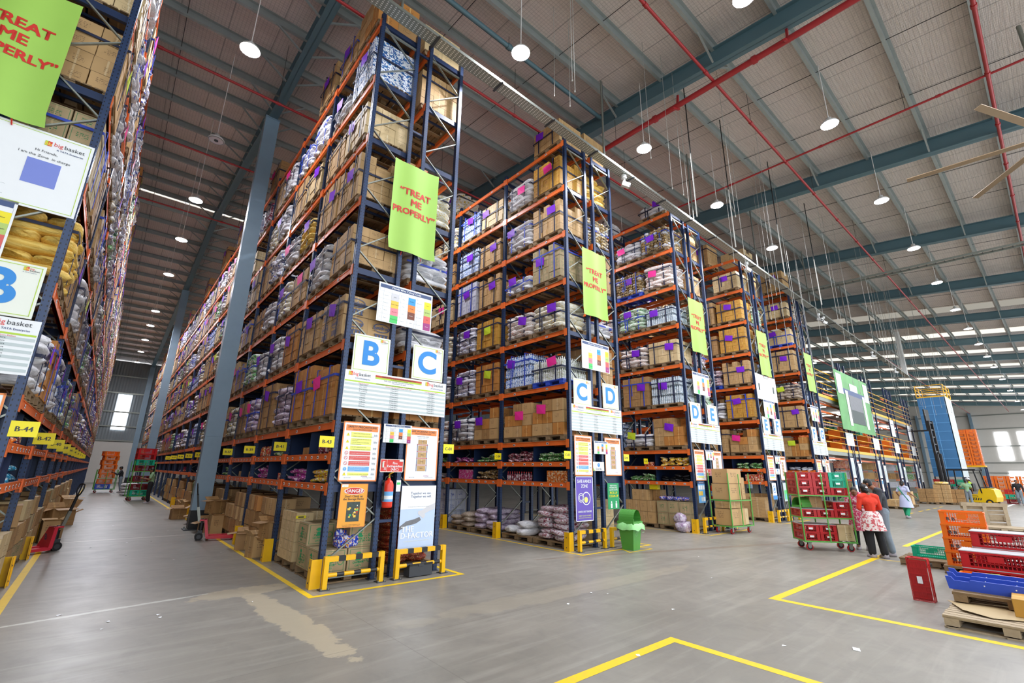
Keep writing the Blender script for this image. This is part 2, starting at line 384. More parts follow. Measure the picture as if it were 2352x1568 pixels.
# ------------------------------------------------------------------ mesh builder
CUBE = np.array([(-1,-1,-1),(1,-1,-1),(1,1,-1),(-1,1,-1),(-1,-1,1),(1,-1,1),(1,1,1),(-1,1,1)], float)*.5
CF = [(0,1,5,4),(1,2,6,5),(2,3,7,6),(3,0,4,7),(4,5,6,7),(3,2,1,0)]
QUV = [(0,0),(1,0),(1,1),(0,1)]
def Rz(a): return Matrix.Rotation(a, 3, 'Z')
def Rx(a): return Matrix.Rotation(a, 3, 'X')
def Ry(a): return Matrix.Rotation(a, 3, 'Y')
class MB:
    def __init__(s): s.v, s.f, s.mi, s.uv, s.sm, s.mats = [], [], [], [], [], []
    def slot(s, mat):
        if mat not in s.mats: s.mats.append(mat)
        return s.mats.index(mat)
    def add(s, vs, fs, mat, uvs=None, smooth=False, M=None):
        if M is not None:
            a = np.array(M); vs = np.asarray(vs, float)
            vs = vs@a[:3, :3].T + (a[:3, 3] if a.shape[1] == 4 else 0)
        n = len(s.v); s.v.extend([tuple(float(c) for c in v) for v in vs]); k = s.slot(mat)
        for i, f in enumerate(fs):
            s.f.append(tuple(x+n for x in f)); s.mi.append(k); s.sm.append(smooth)
            s.uv.append(uvs[i] if uvs else (QUV if len(f) == 4 else [(0, 0)]*len(f)))
        return s
    def box(s, c, d, mat, R=None):
        v = CUBE*np.array(d)
        if R is not None: v = v@np.array(R).T
        return s.add(v+np.array(c), CF, mat)
    def b2(s, x0, x1, y0, y1, z0, z1, mat): return s.box(((x0+x1)/2, (y0+y1)/2, (z0+z1)/2), (abs(x1-x0), abs(y1-y0), abs(z1-z0)), mat)
    def bar(s, p, q, w, h, mat, up=(0, 0, 1)):
        p, q = Vector(p), Vector(q); d = (q-p); L = d.length; d.normalize(); u = Vector(up)
        if abs(d.dot(u)) > .98: u = Vector((1, 0, 0))
        r = d.cross(u).normalized(); u = r.cross(d)
        M = np.array([[d.x, r.x, u.x], [d.y, r.y, u.y], [d.z, r.z, u.z]])
        return s.add((CUBE*np.array((L, w, h)))@M.T+np.array((p+q)/2), CF, mat)
    def cyl(s, p, q, r, mat, n=10, r2=None, smooth=True, caps=True):
        p, q = Vector(p), Vector(q); d = (q-p).normalized(); u = Vector((0, 0, 1)) if abs(d.z) < .9 else Vector((1, 0, 0))
        a = d.cross(u).normalized(); c = a.cross(d); r2 = r if r2 is None else r2
        vs = []
        for (o, rr) in ((p, r), (q, r2)):
            for i in range(n):
                t = 2*PI*i/n; vs.append(o+a*math.cos(t)*rr+c*math.sin(t)*rr)
        s.add(vs, [(i, (i+1) % n, n+(i+1) % n, n+i) for i in range(n)], mat, smooth=smooth)
        if caps: s.add(vs, [tuple(range(n))[::-1], tuple(range(n, 2*n))], mat)
        return s
    def tube(s, pts, r, mat, n=8):
        pts = [Vector(p) for p in pts]; vs = []
        for i, p in enumerate(pts):
            d = (pts[min(i+1, len(pts)-1)]-pts[max(i-1, 0)]).normalized(); u = Vector((0, 0, 1)) if abs(d.z) < .95 else Vector((1, 0, 0))
            a = d.cross(u).normalized(); c = a.cross(d)
            for k in range(n):
                t = 2*PI*k/n; vs.append(p+a*math.cos(t)*r+c*math.sin(t)*r)
        fs = [(i*n+k, i*n+(k+1) % n, (i+1)*n+(k+1) % n, (i+1)*n+k) for i in range(len(pts)-1) for k in range(n)]
        return s.add(vs, fs, mat, smooth=True)
    def lathe(s, prof, mat, n=14, M=None, smooth=True):
        vs = [(r*math.cos(2*PI*k/n), r*math.sin(2*PI*k/n), z) for r, z in prof for k in range(n)]
        fs = [(i*n+k, i*n+(k+1) % n, (i+1)*n+(k+1) % n, (i+1)*n+k) for i in range(len(prof)-1) for k in range(n)]
        return s.add(vs, fs, mat, smooth=smooth, M=M)
    def pillow(s, c, d, mat, R=None, seed=0, nu=10, nv=6, lump=.12, flat=.45):
        """filled sack: rounded block with pinched ends and soft lumps"""
        rng = random.Random(seed); ph = [rng.uniform(0, 6.28) for _ in range(6)]
        vs = []
        for i in range(nv+1):
            t = -PI/2+PI*i/nv
            for k in range(nu):
                a = 2*PI*k/nu
                ct, st = math.cos(t), math.sin(t)
                x = math.copysign(abs(math.sin(t))**.75, st)
                y = math.copysign(abs(math.cos(a))**.6, math.cos(a))*(abs(ct)**.38)
                z = math.copysign(abs(math.sin(a))**.8, math.sin(a))*(abs(ct)**.62)
                k1 = 1+lump*math.sin(3*a+ph[0]+2*t)+lump*.7*math.sin(5*t+ph[1]+a)
                vs.append((x*.5*(1+.04*math.sin(2*a+ph[2])), y*.5*k1, z*.5*k1))
        v = np.array(vs)*np.array(d)
        if R is not None: v = v@np.array(R).T
        fs = [(i*nu+k, i*nu+(k+1) % nu, (i+1)*nu+(k+1) % nu, (i+1)*nu+k) for i in range(nv) for k in range(nu)]
        return s.add(v+np.array(c), fs, mat, smooth=True)
    def ball(s, c, d, mat, n=10, m=7, R=None):
        vs = [(math.cos(2*PI*k/n)*math.cos(-PI/2+PI*i/m), math.sin(2*PI*k/n)*math.cos(-PI/2+PI*i/m), math.sin(-PI/2+PI*i/m)) for i in range(m+1) for k in range(n)]
        v = np.array(vs)*np.array(d)
        if R is not None: v = v@np.array(R).T
        fs = [(i*n+k, i*n+(k+1) % n, (i+1)*n+(k+1) % n, (i+1)*n+k) for i in range(m) for k in range(n)]
        return s.add(v+np.array(c), fs, mat, smooth=True)
    def rect(s, x0, x1, z0, z1, mat, y=0., M=None):     # sheet facing -Y
        return s.add([(x0, y, z0), (x1, y, z0), (x1, y, z1), (x0, y, z1)], [(0, 1, 2, 3)], mat, M=M)
    def poly(s, pts, mat, y=0.):
        return s.add([(a, y, b) for a, b in pts], [tuple(range(len(pts)))], mat)
    def disc(s, cx, cz, r, mat, y=0., n=20, rx=None):
        return s.poly([(cx+(rx or r)*math.cos(2*PI*k/n), cz+r*math.sin(2*PI*k/n)) for k in range(n)], mat, y)
    def ring(s, cx, cz, r, w, mat, y=0., n=24, rx=None):
        rx = rx or r; vs = []
        for k in range(n):
            t = 2*PI*k/n; vs += [(cx+rx*math.cos(t), y, cz+r*math.sin(t)), (cx+(rx-w)*math.cos(t), y, cz+(r-w)*math.sin(t))]
        return s.add(vs, [(2*k+1, 2*k, (2*k+2) % (2*n), (2*k+3) % (2*n))[::-1] for k in range(n)], mat)
    def text(s, t, x, z, size, mat, y=0., align='CENTER', bold=0., M=None, wide=1.):
        vs, fs = text_geo(t, align, bold if bold >= .03 else 0.)
        for k in ((0.,) if not 0 < bold < .03 else (-bold*1.6, 0., bold*1.6)):
            s.add([(a*size*wide+x+k*size, y+k*.01, c*size+z) for a, c in vs], fs, mat, M=M)
        return s
    def mesh(s, name):
        me = bpy.data.meshes.new(name); me.from_pydata(s.v, [], s.f)
        for k in s.mats: me.materials.append(MAT[k])
        me.polygons.foreach_set('material_index', s.mi); me.polygons.foreach_set('use_smooth', s.sm)
        ul = me.uv_layers.new(name='UVMap'); flat = [c for q in s.uv for p in q for c in p]
        ul.data.foreach_set('uv', flat); me.update(); return me
_TC = {}
def text_geo(t, align, bold):
    k = (t, align, bold)
    if k not in _TC:
        cu = bpy.data.curves.new('t', 'FONT'); cu.body = t; cu.size = 1; cu.align_x = align; cu.align_y = 'CENTER'
        cu.resolution_u = 8 if len(t) == 1 and t.isalpha() and bold >= .03 else 2; cu.offset = bold; cu.fill_mode = 'FRONT'
        o = bpy.data.objects.new('t', cu)
        me = o.to_mesh()
        _TC[k] = ([(v.co.x, v.co.y) for v in me.vertices], [tuple(p.vertices) for p in me.polygons])
        o.to_mesh_clear(); bpy.data.objects.remove(o); bpy.data.curves.remove(cu)
    return _TC[k]

def link(name, me, parent=None, loc=(0, 0, 0), rot=None, scale=None):
    o = bpy.data.objects.new(name, me); COL.objects.link(o)
    if parent is not None: o.parent = parent
    o.location = loc
    if rot is not None: o.rotation_euler = rot
    if scale is not None: o.scale = scale
    return o
def tag(o, label, cat, group=None, kind=None):
    o['label'] = label; o['category'] = cat
    if group: o['group'] = group
    if kind: o['kind'] = kind
    return o
def thing(name, label, cat, loc=(0, 0, 0), rz=0., group=None, rot=None):
    o = link(name, None, None, loc, rot or (0, 0, rz)); o.empty_display_size = .1
    return tag(o, label, cat, group)
def part(mb, name, parent, **k): return link(name, mb.mesh(name), parent, **k)
def solo(mb, name, label, cat, loc=(0, 0, 0), rz=0., group=None, kind=None, rot=None):
    return tag(link(name, mb.mesh(name), None, loc, rot or (0, 0, rz)), label, cat, group, kind)
def struct(mb, name):
    o = link(name, mb.mesh(name)); o['kind'] = 'structure'; return o
def copy_tree(o, loc=None, rz=None, label=None, group=None):
    c = o.copy(); COL.objects.link(c)
    if loc is not None: c.location = loc
    if rz is not None: c.rotation_euler = (0, 0, rz)
    if label: c['label'] = label
    if group: c['group'] = group
    for ch in o.children:
        d = ch.copy(); COL.objects.link(d); d.parent = c
        for g2 in ch.children:
            e = g2.copy(); COL.objects.link(e); e.parent = d
    return c
ORD = ['first', 'second', 'third', 'fourth', 'fifth', 'sixth', 'seventh', 'eighth', 'ninth', 'tenth', 'eleventh', 'twelfth', 'thirteenth', 'fourteenth']
ROWNAME = {-1: 'leftmost rack', 0: 'B side rack', 1: 'C and D rack', 2: 'D and E rack', 3: 'E and F rack', 4: 'F and G rack'}

# ================================================================== THE HALL
mb = MB(); mb.b2(-14, 117, -26, 62, -.3, 0, 'polished_concrete'); struct(mb, 'floor')
RIDGE = 23.4
def roof_z(y): return 14.75+.1*y if y < RIDGE else 14.75+.1*RIDGE-.1*(y-RIDGE)
RAFT = [-.45+9.2*k for k in range(-1, 13)]
mb = MB()
for y0, y1 in ((-15, RIDGE-.18), (RIDGE+.18, 61)):
    z0, z1 = roof_z(y0), roof_z(y1)
    vs = [(-14, y0, z0), (116, y0, z0), (116, y1, z1), (-14, y1, z1), (-14, y0, z0+.1), (116, y0, z0+.1), (116, y1, z1+.1), (-14, y1, z1+.1)]
    mb.add(vs, [(3, 2, 1, 0), (4, 5, 6, 7), (0, 1, 5, 4), (2, 3, 7, 6)], 'roof_foil')
struct(mb, 'ceiling')
# translucent sheets let into the roof beside the far rafters, and the ridge strip
wn = 1
for xr in RAFT[6:]:
    mb = MB(); y = -14.1
    while y < 22.5:
        z0, z1 = roof_z(y+.15)-.03, roof_z(y+1.6)-.03
        mb.add([(xr-2.3, y+.15, z0), (xr-.55, y+.15, z0), (xr-.55, y+1.6, z1), (xr-2.3, y+1.6, z1)], [(3, 2, 1, 0)], 'skylight_dim' if xr < 50 else 'skylight_sheet'); y += 1.75
    struct(mb, 'window_%d' % wn); wn += 1
mb = MB()
for k in range(-12, 112, 2): mb.b2(k+.1, k+1.9, RIDGE-.17, RIDGE+.17, roof_z(RIDGE)+.0, roof_z(RIDGE)+.04, 'skylight_sheet')
struct(mb, 'window_%d' % wn); wn += 1
# walls
mb = MB(); mb.b2(-14, 117, 60, 60.25, 0, 4.3, 'wall_cream'); mb.b2(-14, 117, 60.05, 60.25, 4.3, 13.3, 'corrugated_wall')
for z in (4.35, 5.9, 7.5, 9.6, 11.5): mb.b2(-14, 30, 59.9, 60.05, z, z+.14, 'galvanised')
struct(mb, 'wall_back')
mb = MB(); mb.b2(-2.85, -1.65, 59.98, 60.04, 5.62, 9.5, 'daylight_pane'); mb.b2(-2.9, -1.6, 59.94, 59.98, 7.46, 7.56, 'galvanised')
struct(mb, 'window_%d' % wn); wn += 1
mb = MB(); mb.b2(115, 115.25, -26, 60, 0, 3.2, 'wall_cream'); mb.b2(115.05, 115.3, -26, 60, 3.2, 17.2, 'wall_cream')
for z in (2.7, 4.4, 7.2, 10.2, 12.6): mb.b2(114.9, 115.05, -26, 14, z, z+.14, 'galvanised')
for y in (-9.7, 1.6, 9.): mb.b2(114.5, 115.0, y-.2, y+.2, 0, 13.2, 'grey_blue_steel')
struct(mb, 'wall_right')
for (ya, yb) in ((-2.48, -.95), (-5.3, -3.72), (-8.3, -6.7), (-11.6, -10.)):
    mb = MB(); mb.b2(114.94, 115.06, ya, yb, 4.9, 9.6, 'daylight_pane'); mb.b2(114.92, 114.94, ya-.05, ya, 4.85, 9.65, 'white_paint'); mb.b2(114.92, 114.94, yb, yb+.05, 4.85, 9.65, 'white_paint')
    struct(mb, 'window_%d' % wn); wn += 1
mb = MB(); mb.b2(-14.2, -14, -15, 61, 0, 17.1, 'corrugated_wall'); struct(mb, 'wall_left')
mb = MB(); mb.b2(114.9, 115.04, -5., -1.5, 0, 3.0, 'daylight_pane'); struct(mb, 'door_1')

# rafters (tapered I-sections), purlins, flange braces
def raft_bot(y): return roof_z(y)-.82-(.18 if abs(y-9.2) < 2 or abs(y-34) < 2 else 0)
for i, x in enumerate(RAFT):
    mb = MB(); ys = [-14.8, -9, -5, -1.5, 2, 6, 8.2, 10.2, 14, 19, RIDGE, 28, 32.8, 35.2, 42, 50, 60]
    for a, b_ in zip(ys[:-1], ys[1:]):
        za, zb, ta, tb = raft_bot(a), raft_bot(b_), roof_z(a)-.24, roof_z(b_)-.24
        mt = 'teal_steel' if i > 1 else 'teal_steel'
        for (x0, x1, l0, l1, h0, h1) in ((x-.15, x+.15, za, zb, za+.03, zb+.03), (x-.012, x+.012, za, zb, ta, tb), (x-.12, x+.12, ta, tb, ta+.03, tb+.03)):
            mb.add([(x0, a, l0), (x1, a, l0), (x1, b_, l1), (x0, b_, l1), (x0, a, h0), (x1, a, h0), (x1, b_, h1), (x0, b_, h1)],
                   [(0, 3, 2, 1), (4, 5, 6, 7), (0, 1, 5, 4), (1, 2, 6, 5), (2, 3, 7, 6), (3, 0, 4, 7)], mt)
    r = struct(mb, 'roof_rafter')
    mb = MB(); y = -14.1; k = 0
    while y < 58:
        if k % 2 == 0 or i <= 1:
            for sx in (-1, 1): mb.bar((x+sx*.14, y, raft_bot(y)+.05), (x+sx*.95, y, roof_z(y)-.22), .05, .05, 'purlin_steel')
        y += 1.75; k += 1
    o = part(mb, 'flange_brace', r)
y = -14.1; k = 0
while y < 59:
    z = roof_z(y); mb = MB()
    mb.b2(-14, 115, y-.03, y-.02, z-.24, z-.02, 'purlin_steel'); mb.b2(-14, 115, y-.03, y+.06, z-.245, z-.235, 'purlin_steel'); mb.b2(-14, 115, y-.03, y-.11, z-.02, z-.01, 'purlin_steel')
    struct(mb, 'roof_purlin'); y += 1.75
# sag rods
mb = MB()
for x in [a+d for a in RAFT[:-1] for d in (3.05, 6.1)]:
    for (y0, y1) in ((-14.8, RIDGE), (RIDGE, 59)): mb.cyl((x, y0, roof_z(y0)-.16), (x, y1, roof_z(y1)-.16), .012, 'wire_dark', 5, caps=False)
struct(mb, 'roof_sag_rod')
# columns
for i, (x, y) in enumerate([(-.45, 9.25), (-.45, 34.2), (-.45, 58.6), (36.35, 12.5), (45.55, 12.5)]):
    t = thing('steel_column', ['grey blue steel column beside the B side rack, with black base', 'second grey blue column further down the left aisle', 'grey blue column against the end wall of the left aisle', 'dark steel column behind the mezzanine racks, nearer one', 'dark steel column behind the mezzanine racks, further one'][i], 'column', (x, y, 0))
    h = raft_bot(y) if i < 4 else raft_bot(y)
    h = min(raft_bot(y), 15.1)
    mb = MB(); mb.b2(-.235, .235, -.17, -.155, .55, h, 'grey_blue_steel'); mb.b2(-.235, .235, .155, .17, .55, h, 'grey_blue_steel'); mb.b2(-.235, -.22, -.155, .155, .55, h, 'grey_blue_steel'); mb.b2(.22, .235, -.155, .155, .55, h, 'grey_blue_steel')
    mb.b2(-.25, .25, -.2, .2, h-.05, h, 'grey_blue_steel'); mb.b2(-.24, .24, -.175, .175, 2.72, 2.74, 'grey_blue_steel')
    part(mb, 'shaft', t)
    mb = MB(); mb.b2(-.238, .238, -.172, .172, 0.02, .55, 'black'); part(mb, 'base_band', t)
    mb = MB(); mb.b2(-.34, .34, -.27, .27, 0, .025, 'dark_grey')
    for a in (-.28, .28):
        for c in (-.21, .21): mb.cyl((a, c, .02), (a, c, .07), .02, 'galvanised', 6)
    part(mb, 'base_plate', t)
# sprinkler pipes
mb = MB(); mb.cyl((0, 0, 0), (0, 0, 1), .008, 'wire_dark', 5, caps=False); ROD_ME = mb.mesh('hanger_rod')
def pipe(label, p, q, r, drops=(), mat='red_pipe'):
    t = thing('sprinkler_pipe' if mat == 'red_pipe' else 'strut_pipe', label, 'pipe', p)
    d = Vector(q)-Vector(p); mb = MB(); mb.cyl((0, 0, 0), d, r, mat, 8)
    n = int(d.length/3)
    for i in range(1, n): c = d*(i/n); e = d.normalized()*.06; mb.cyl(c-e, c+e, r*1.35, mat, 8)
    part(mb, 'pipe_run', t)
    for i in range(1, max(2, int(d.length/6))):
        c = d*(i/max(2, int(d.length/6))); gp = Vector(p)+c; link('hanger_rod', ROD_ME, t, c, None, (1, 1, roof_z(gp.y)-gp.z))
    return t
pipe('thin red sprinkler pipe above the C and D rack tops, running lengthwise', (-13, 1.42, 13.0), (114, 1.42, 13.0), .04)
pipe('thin red sprinkler pipe crossing the left aisle near the steel column', (-13, 6.05, 13.0), (60, 6.05, 13.0), .04)
pipe('thin red sprinkler pipe crossing the left aisle beyond the column', (-13, 12.2, 14.0), (40, 12.2, 14.0), .04)
pipe('thin red sprinkler pipe crossing the left aisle past the dark lamp', (-13, 18.4, 14.2), (40, 18.4, 14.2), .04)
pipe('red sprinkler pipe over the cross aisle, left of the thick one', (-13, -3.55, 13.0), (114, -3.45, 13.0), .045)
pipe('red sprinkler pipe along the right edge of the picture', (-13, -8.85, 13.0), (114, -8.85, 13.0), .05)
t = pipe('thick dark red feed pipe hung beside the nearest teal rafter', (8.75, -14, 12.75), (8.55, 14, 13.25), .085)
mb = MB()
for y in (8.5, 11.7, 15): mb.bar((0, y, .2), (.1, y, .75), .06, .06, 'red_pipe'); mb.bar((-.3, y, .0), (.1, y, .22), .06, .06, 'red_pipe')
part(mb, 'bracket', t)
pipe('thin red pipe crossing under the second teal rafter', (14.4, -14, 13.0), (13.7, 14, 13.0), .035)
pipe('grey green tie strut between the first rafters, above the cable tray', (-.3, .55, 14.4), (8.6, .6, 14.4), .075, mat='teal_steel')

# perforated cable tray along the rack ends with poles and cameras
def tray_z(x): return 11.52-.0212*x
t = thing('cable_tray', 'long perforated galvanised cable tray running above the rack ends', 'cable tray', (-8, -.4, tray_z(-8)))
L = 58.2; ang = math.atan(.0212)
mb = MB(); Rm = Ry(ang)
def tb(x0, x1, y0, y1, z0, z1, mat): mb.add((CUBE*np.array((x1-x0, y1-y0, z1-z0))+np.array(((x0+x1)/2, (y0+y1)/2, (z0+z1)/2)))@np.array(Rm).T, CF, mat)
tb(0, L, -.15, .15, -.004, .004, 'perforated_tray'); part(mb, 'tray_base', t)
mb = MB(); tb(0, L, -.155, -.145, -.01, .075, 'galvanised'); tb(0, L, .145, .155, -.01, .075, 'galvanised'); part(mb, 'side_rail', t)
mb = MB(); rg = random.Random(3)
for x in np.arange(1.5, L-1, 1.9): tb(x, x+.05, -.2, .2, -.035, -.012, 'dark_grey')
part(mb, 'support_bracket', t)
for i, x in enumerate((.23, 7.39, 12.96, 18.9, 25.9, 33, 40, 47)):
    mb = MB(); z = tray_z(x); mb.cyl((0, 0, 0), (0, 0, roof_z(-.4)-z-.2), .033, 'galvanised', 8)
    mb.cyl((.05, 0, 1.6), (.05, 0, roof_z(-.4)-z-.2), .02, 'dark_grey', 6)
    solo(mb, 'tray_hanger_pole', 'grey pole holding up the cable tray, %s from the left' % ORD[i], 'hanger pole', (x, -.4, z+.01), group='poles over the cable tray')
t = thing('support_post', 'pale square steel post at the far end of the cable tray', 'post', (49.6, -.4, 10.5))
mb = MB(); mb.b2(-.16, .16, -.16, .16, 0, roof_z(-.4)-10.7, 'white_paint'); part(mb, 'shaft', t)
def camera_unit(x, lab, y=-.4, z=None, rz=0.):
    z = tray_z(x)-.02 if z is None else z
    t = thing('security_camera', lab, 'camera', (x, y, z), rz)
    mb = MB(); mb.cyl((0, 0, 0), (0, 0, -.12), .09, 'white_paint', 12); mb.cyl((0, 0, -.12), (0, -.03, -.28), .03, 'white_paint', 8); part(mb, 'mount', t)
    mb = MB(); mb.box((0, -.05, -.36), (.14, .26, .15), 'white_paint', Rx(.35)@Rz(.3)); mb.cyl((0, -.17, -.42), (0, -.19, -.43), .045, 'black', 10); part(mb, 'camera_body', t)
camera_unit(8.4, 'white security camera under the cable tray beside the C and D rack', rz=.6)
camera_unit(17.6, 'white security camera under the tray by the E and F rack', rz=.9)
camera_unit(27.1, 'white security camera under the tray, left one of the pair', rz=-.5)
camera_unit(27.9, 'white security camera under the tray, right one of the pair', rz=.7)
camera_unit(38.5, 'small white security camera near the far end of the tray', rz=.2)
camera_unit(45.5, 'white security camera close to the end post of the tray', rz=.2)

# cable ladder crossing, long poles and hanging wires
t = thing('cable_ladder', 'steel cable ladder hung across the hall in the distance', 'cable ladder', (25.4, 1.5, 11.9))
mb = MB()
for x in (-.2, .2): mb.bar((x, 0, 0), (x+2.2, -12, .4), .04, .1, 'galvanised')
part(mb, 'side_rail', t)
mb = MB()
for k in range(36): f = k/36; mb.bar((-.2+2.2*f, -12*f, .4*f), (.2+2.2*f, -12*f, .4*f), .03, .03, 'dark_grey')
part(mb, 'rung', t)
rg = random.Random(11)
wires = [(3.4, -2.6, 10.2), (3.6, -2.5, 10.1), (4.4, -1.1, 11.5), (4.9, -1.2, 11.4)]
for i in range(54):
    x = 7.2+i*.82+rg.uniform(-.3, .3); wires.append((x, rg.uniform(-3.4, -1.2), rg.uniform(5.6, 8.6) if i > 6 else rg.uniform(8.5, 10.5)))
mb = MB(); mb.cyl((0, 0, 0), (0, 0, 1.), .006, 'wire_grey', 5, caps=False); mb.cyl((0, 0, .0), (0, 0, .012), .014, 'wire_grey', 5); wire_me = mb.mesh('hanging_wire')
for x, y, z in wires:
    o = link('hanging_wire', wire_me, None, (x, y, z), None, (1, 1, roof_z(y)-z))
    tag(o, 'thin bare wire hanging from the roof over the cross aisle', 'wire', 'bare wires hanging over the cross aisle')
for i, (x, y) in enumerate(((9.3, -2.3), (12.1, -2.2), (15.9, -2.4), (20.5, -2.3))):
    mb = MB(); h = roof_z(y)-9.3; mb.cyl((0, 0, 2.2), (0, 0, h), .018, 'black', 6); mb.cyl((0, 0, 0), (0, 0, 2.25), .02, 'wire_grey', 6)
    solo(mb, 'drop_rod', 'black and silver drop rod hanging over the cross aisle, %s from the left' % ORD[i], 'rod', (x, y, 9.3), group='drop rods over the cross aisle')
# big ceiling fan at the right edge, only its blades reach the picture
t = thing('ceiling_fan', 'large low speed ceiling fan with brown blades at the right edge', 'fan', (13.6, -9.6, 10.1))
mb = MB(); mb.cyl((0, 0, .05), (0, 0, roof_z(-9.6)-10.3), .05, 'galvanised', 8); part(mb, 'down_rod', t)
mb = MB(); mb.cyl((0, 0, -.1), (0, 0, .15), .25, 'dark_grey', 16); part(mb, 'hub', t)
for k in range(6):
    a = .62+k*PI/3; mb = MB(); mb.add([(.25, -.07, 0), (2.9, -.06, .02), (2.9, .09, .05), (.25, .09, .03), (.25, -.07, .02), (2.9, -.06, .035), (2.9, .09, .065), (.25, .09, .05)], [(0, 3, 2, 1), (4, 5, 6, 7), (0, 1, 5, 4), (1, 2, 6, 5), (2, 3, 7, 6), (3, 0, 4, 7)], 'fan_brown')
    link('blade', mb.mesh('blade'), t, (0, 0, 0), (0, 0, a))

# high bay lamps
def lamp_proto():
    mb = MB(); mb.lathe([(.0, .22), (.07, .22), (.09, .1), (.2, .07), (.24, .0), (.23, -.01)], 'white_paint', 18); housing = mb.mesh('housing')
    mb = MB(); mb.lathe([(.0, -.012), (.215, -.012)], 'lamp_lens', 18, smooth=False); lens = mb.mesh('lens')
    mb = MB(); mb.lathe([(.0, -.012), (.06, -.012), (.06, -.03), (.0, -.03)], 'dark_grey', 14); mb.lathe([(.06, -.011), (.2, -.011)], 'grey_cell', 14); dark = mb.mesh('lens')
    mb = MB(); mb.cyl((0, 0, 0), (0, 0, 1), .012, 'rope_white', 6); rod = mb.mesh('rod')
    return housing, lens, dark, rod
LH, LL, LD, LR = lamp_proto()
def lamp(x, y, z, label, group, on=True):
    t = thing('high_bay_lamp', label, 'lamp', (x, y, z), 0, group)
    link('housing', LH, t); link('lens', LL if on else LD, t)
    link('rod', LR, t, (0, 0, .2), None, (1, 1, roof_z(y)-z-.2))
AISLE = [3.34, 12.43, 16.84, 22.25, 30.56, 35., 40.5, 46, 52]
for i, y in enumerate(AISLE): lamp(-2.07, y, 12, 'lit high bay lamp over the left aisle, %s from the camera' % ORD[i], 'lamps over the left aisle')
lamp(-2.1, 7.82, 12, 'switched off round lamp over the left aisle', 'lamps over the left aisle', False)
for i, x in enumerate([3.13, 8.53, 13.49, 18.85]): lamp(x, -1.15, 12, 'lit high bay lamp above the rack ends, %s from the left' % ORD[i], 'lamps above the rack ends')
for i, x in enumerate([5.9, 11.74, 17.82, 23.65, 29.6, 35.95, 41.8, 47.7, 53.6, 59.5, 68, 78., 90, 102]): lamp(x, -5.48, 12, 'lit high bay lamp in the right hand row, %s from the camera' % ORD[i], 'lamps in the right hand row')
for i, x in enumerate([2, 12., 22., 32, 42]): lamp(x, -11.2, 12, 'lit high bay lamp behind the camera side, %s along' % ORD[i], 'lamps behind the camera')
for i, (x, y) in enumerate([(3.9, 5.0), (9.9, 5.0), (15.9, 5.0), (34, 5.0), (40., 5.5), (46, 5.5)]): lamp(x, y, 12, 'lit high bay lamp deep between the racks, %s from the left' % ORD[i], 'lamps between the racks')

# ================================================================== RACKS
def x_front(k, side):           # side 'L' faces -X, side 'R' faces +X
    x0 = PITCH*k-(.055 if k < 0 else 0)
    return (x0, 1) if side == 'L' else (x0+2*DEP+GAP, -1)
def post_mesh(h=POST_H):
    mb = MB(); prof = [(-.05, -.042), (.05, -.042), (.05, .042), (.016, .042), (.016, .026), (-.016, .026), (-.016, .042), (-.05, .042)]
    vs = [(x, y, z) for z in (0, h) for x, y in prof]; n = 8
    mb.add(vs, [(i, (i+1) % n, n+(i+1) % n, n+i) for i in range(n)], 'upright_steel')
    mb.b2(-.075, .075, -.07, .07, 0, .012, 'dark_grey')
    return mb.mesh('post')
POST = post_mesh()
def bracing_mesh():
    mb = MB(); zs = []; z = .2; up = True
    pts = [(0, .25)]
    z = .25; side = 0
    while z < 11.2:
        z += .7; side ^= 1; pts.append((side, z if side else z))
    # zig-zag: nodes on alternating posts, doubled ends as in pallet-rack frames
    P_ = [(-.02+.0, )]
    zz = .32; a = 0
    while zz < 10.9:
        mb.bar((0, -.012, zz), (DEP, -.012, zz+.68), .022, .04, 'galvanised', (0, 1, 0))
        mb.bar((DEP, .012, zz+.68), (0, .012, zz+1.40), .022, .04, 'galvanised', (0, 1, 0)); zz += 1.40
        mb.cyl((0, -.045, zz), (0, .0, zz), .014, 'galvanised', 6)
    mb.bar((0, 0, 11.35), (DEP, 0, 11.35), .035, .045, 'galvanised'); mb.bar((0, 0, .12), (DEP, 0, .12), .035, .045, 'galvanised')
    return mb.mesh('bracing')
BRACE = bracing_mesh()
def beam_mesh(shelf):
    mb = MB(); L = BAYW-.1
    mb.b2(-.022, .022, -L/2, L/2, -.06, .045, 'orange_steel'); mb.b2(-.028, .022, -L/2, L/2, .045, .06, 'orange_steel'); mb.b2(-.028, .022, -L/2, L/2, -.06, -.045, 'orange_steel')
    for s in (-1, 1):
        mb.b2(-.05, -.028, s*(L/2+.05), s*(L/2-.045), -.12, .085, 'orange_steel'); mb.b2(-.05, .02, s*(L/2-.005), s*(L/2+.004), -.12, .085, 'orange_steel')
    rg = random.Random(5+shelf)
    n = 7 if shelf else 2
    for i in range(n):
        y = (-L/2+(i+.5)*L/n+rg.uniform(-.08, .08)) if shelf else (-.6, .75)[i]
        mb.b2(-.031, -.029, y-.04, y+.04, -.028, .022, 'paper_white'); mb.b2(-.0325, -.0312, y-.028, y+.028, -.018, .008, 'text_dark')
    return mb.mesh('beam')
BEAM, SBEAM = beam_mesh(0), beam_mesh(1)
def deck_mesh():
    mb = MB(); mb.b2(0, DEP, -BAYW/2+.05, BAYW/2-.05, -.01, .01, 'navy_steel'); return mb.mesh('shelf_deck')
def divider_mesh():
    mb = MB()
    mb.b2(.03, DEP, -.006, .006, 0, .47, 'navy_steel')
    return mb.mesh('divider_panel')
def back_mesh():
    mb = MB(); mb.b2(DEP-.03, DEP-.015, -BAYW/2+.05, BAYW/2-.05, 1.5, 2.5, 'navy_steel'); return mb.mesh('back_panel')
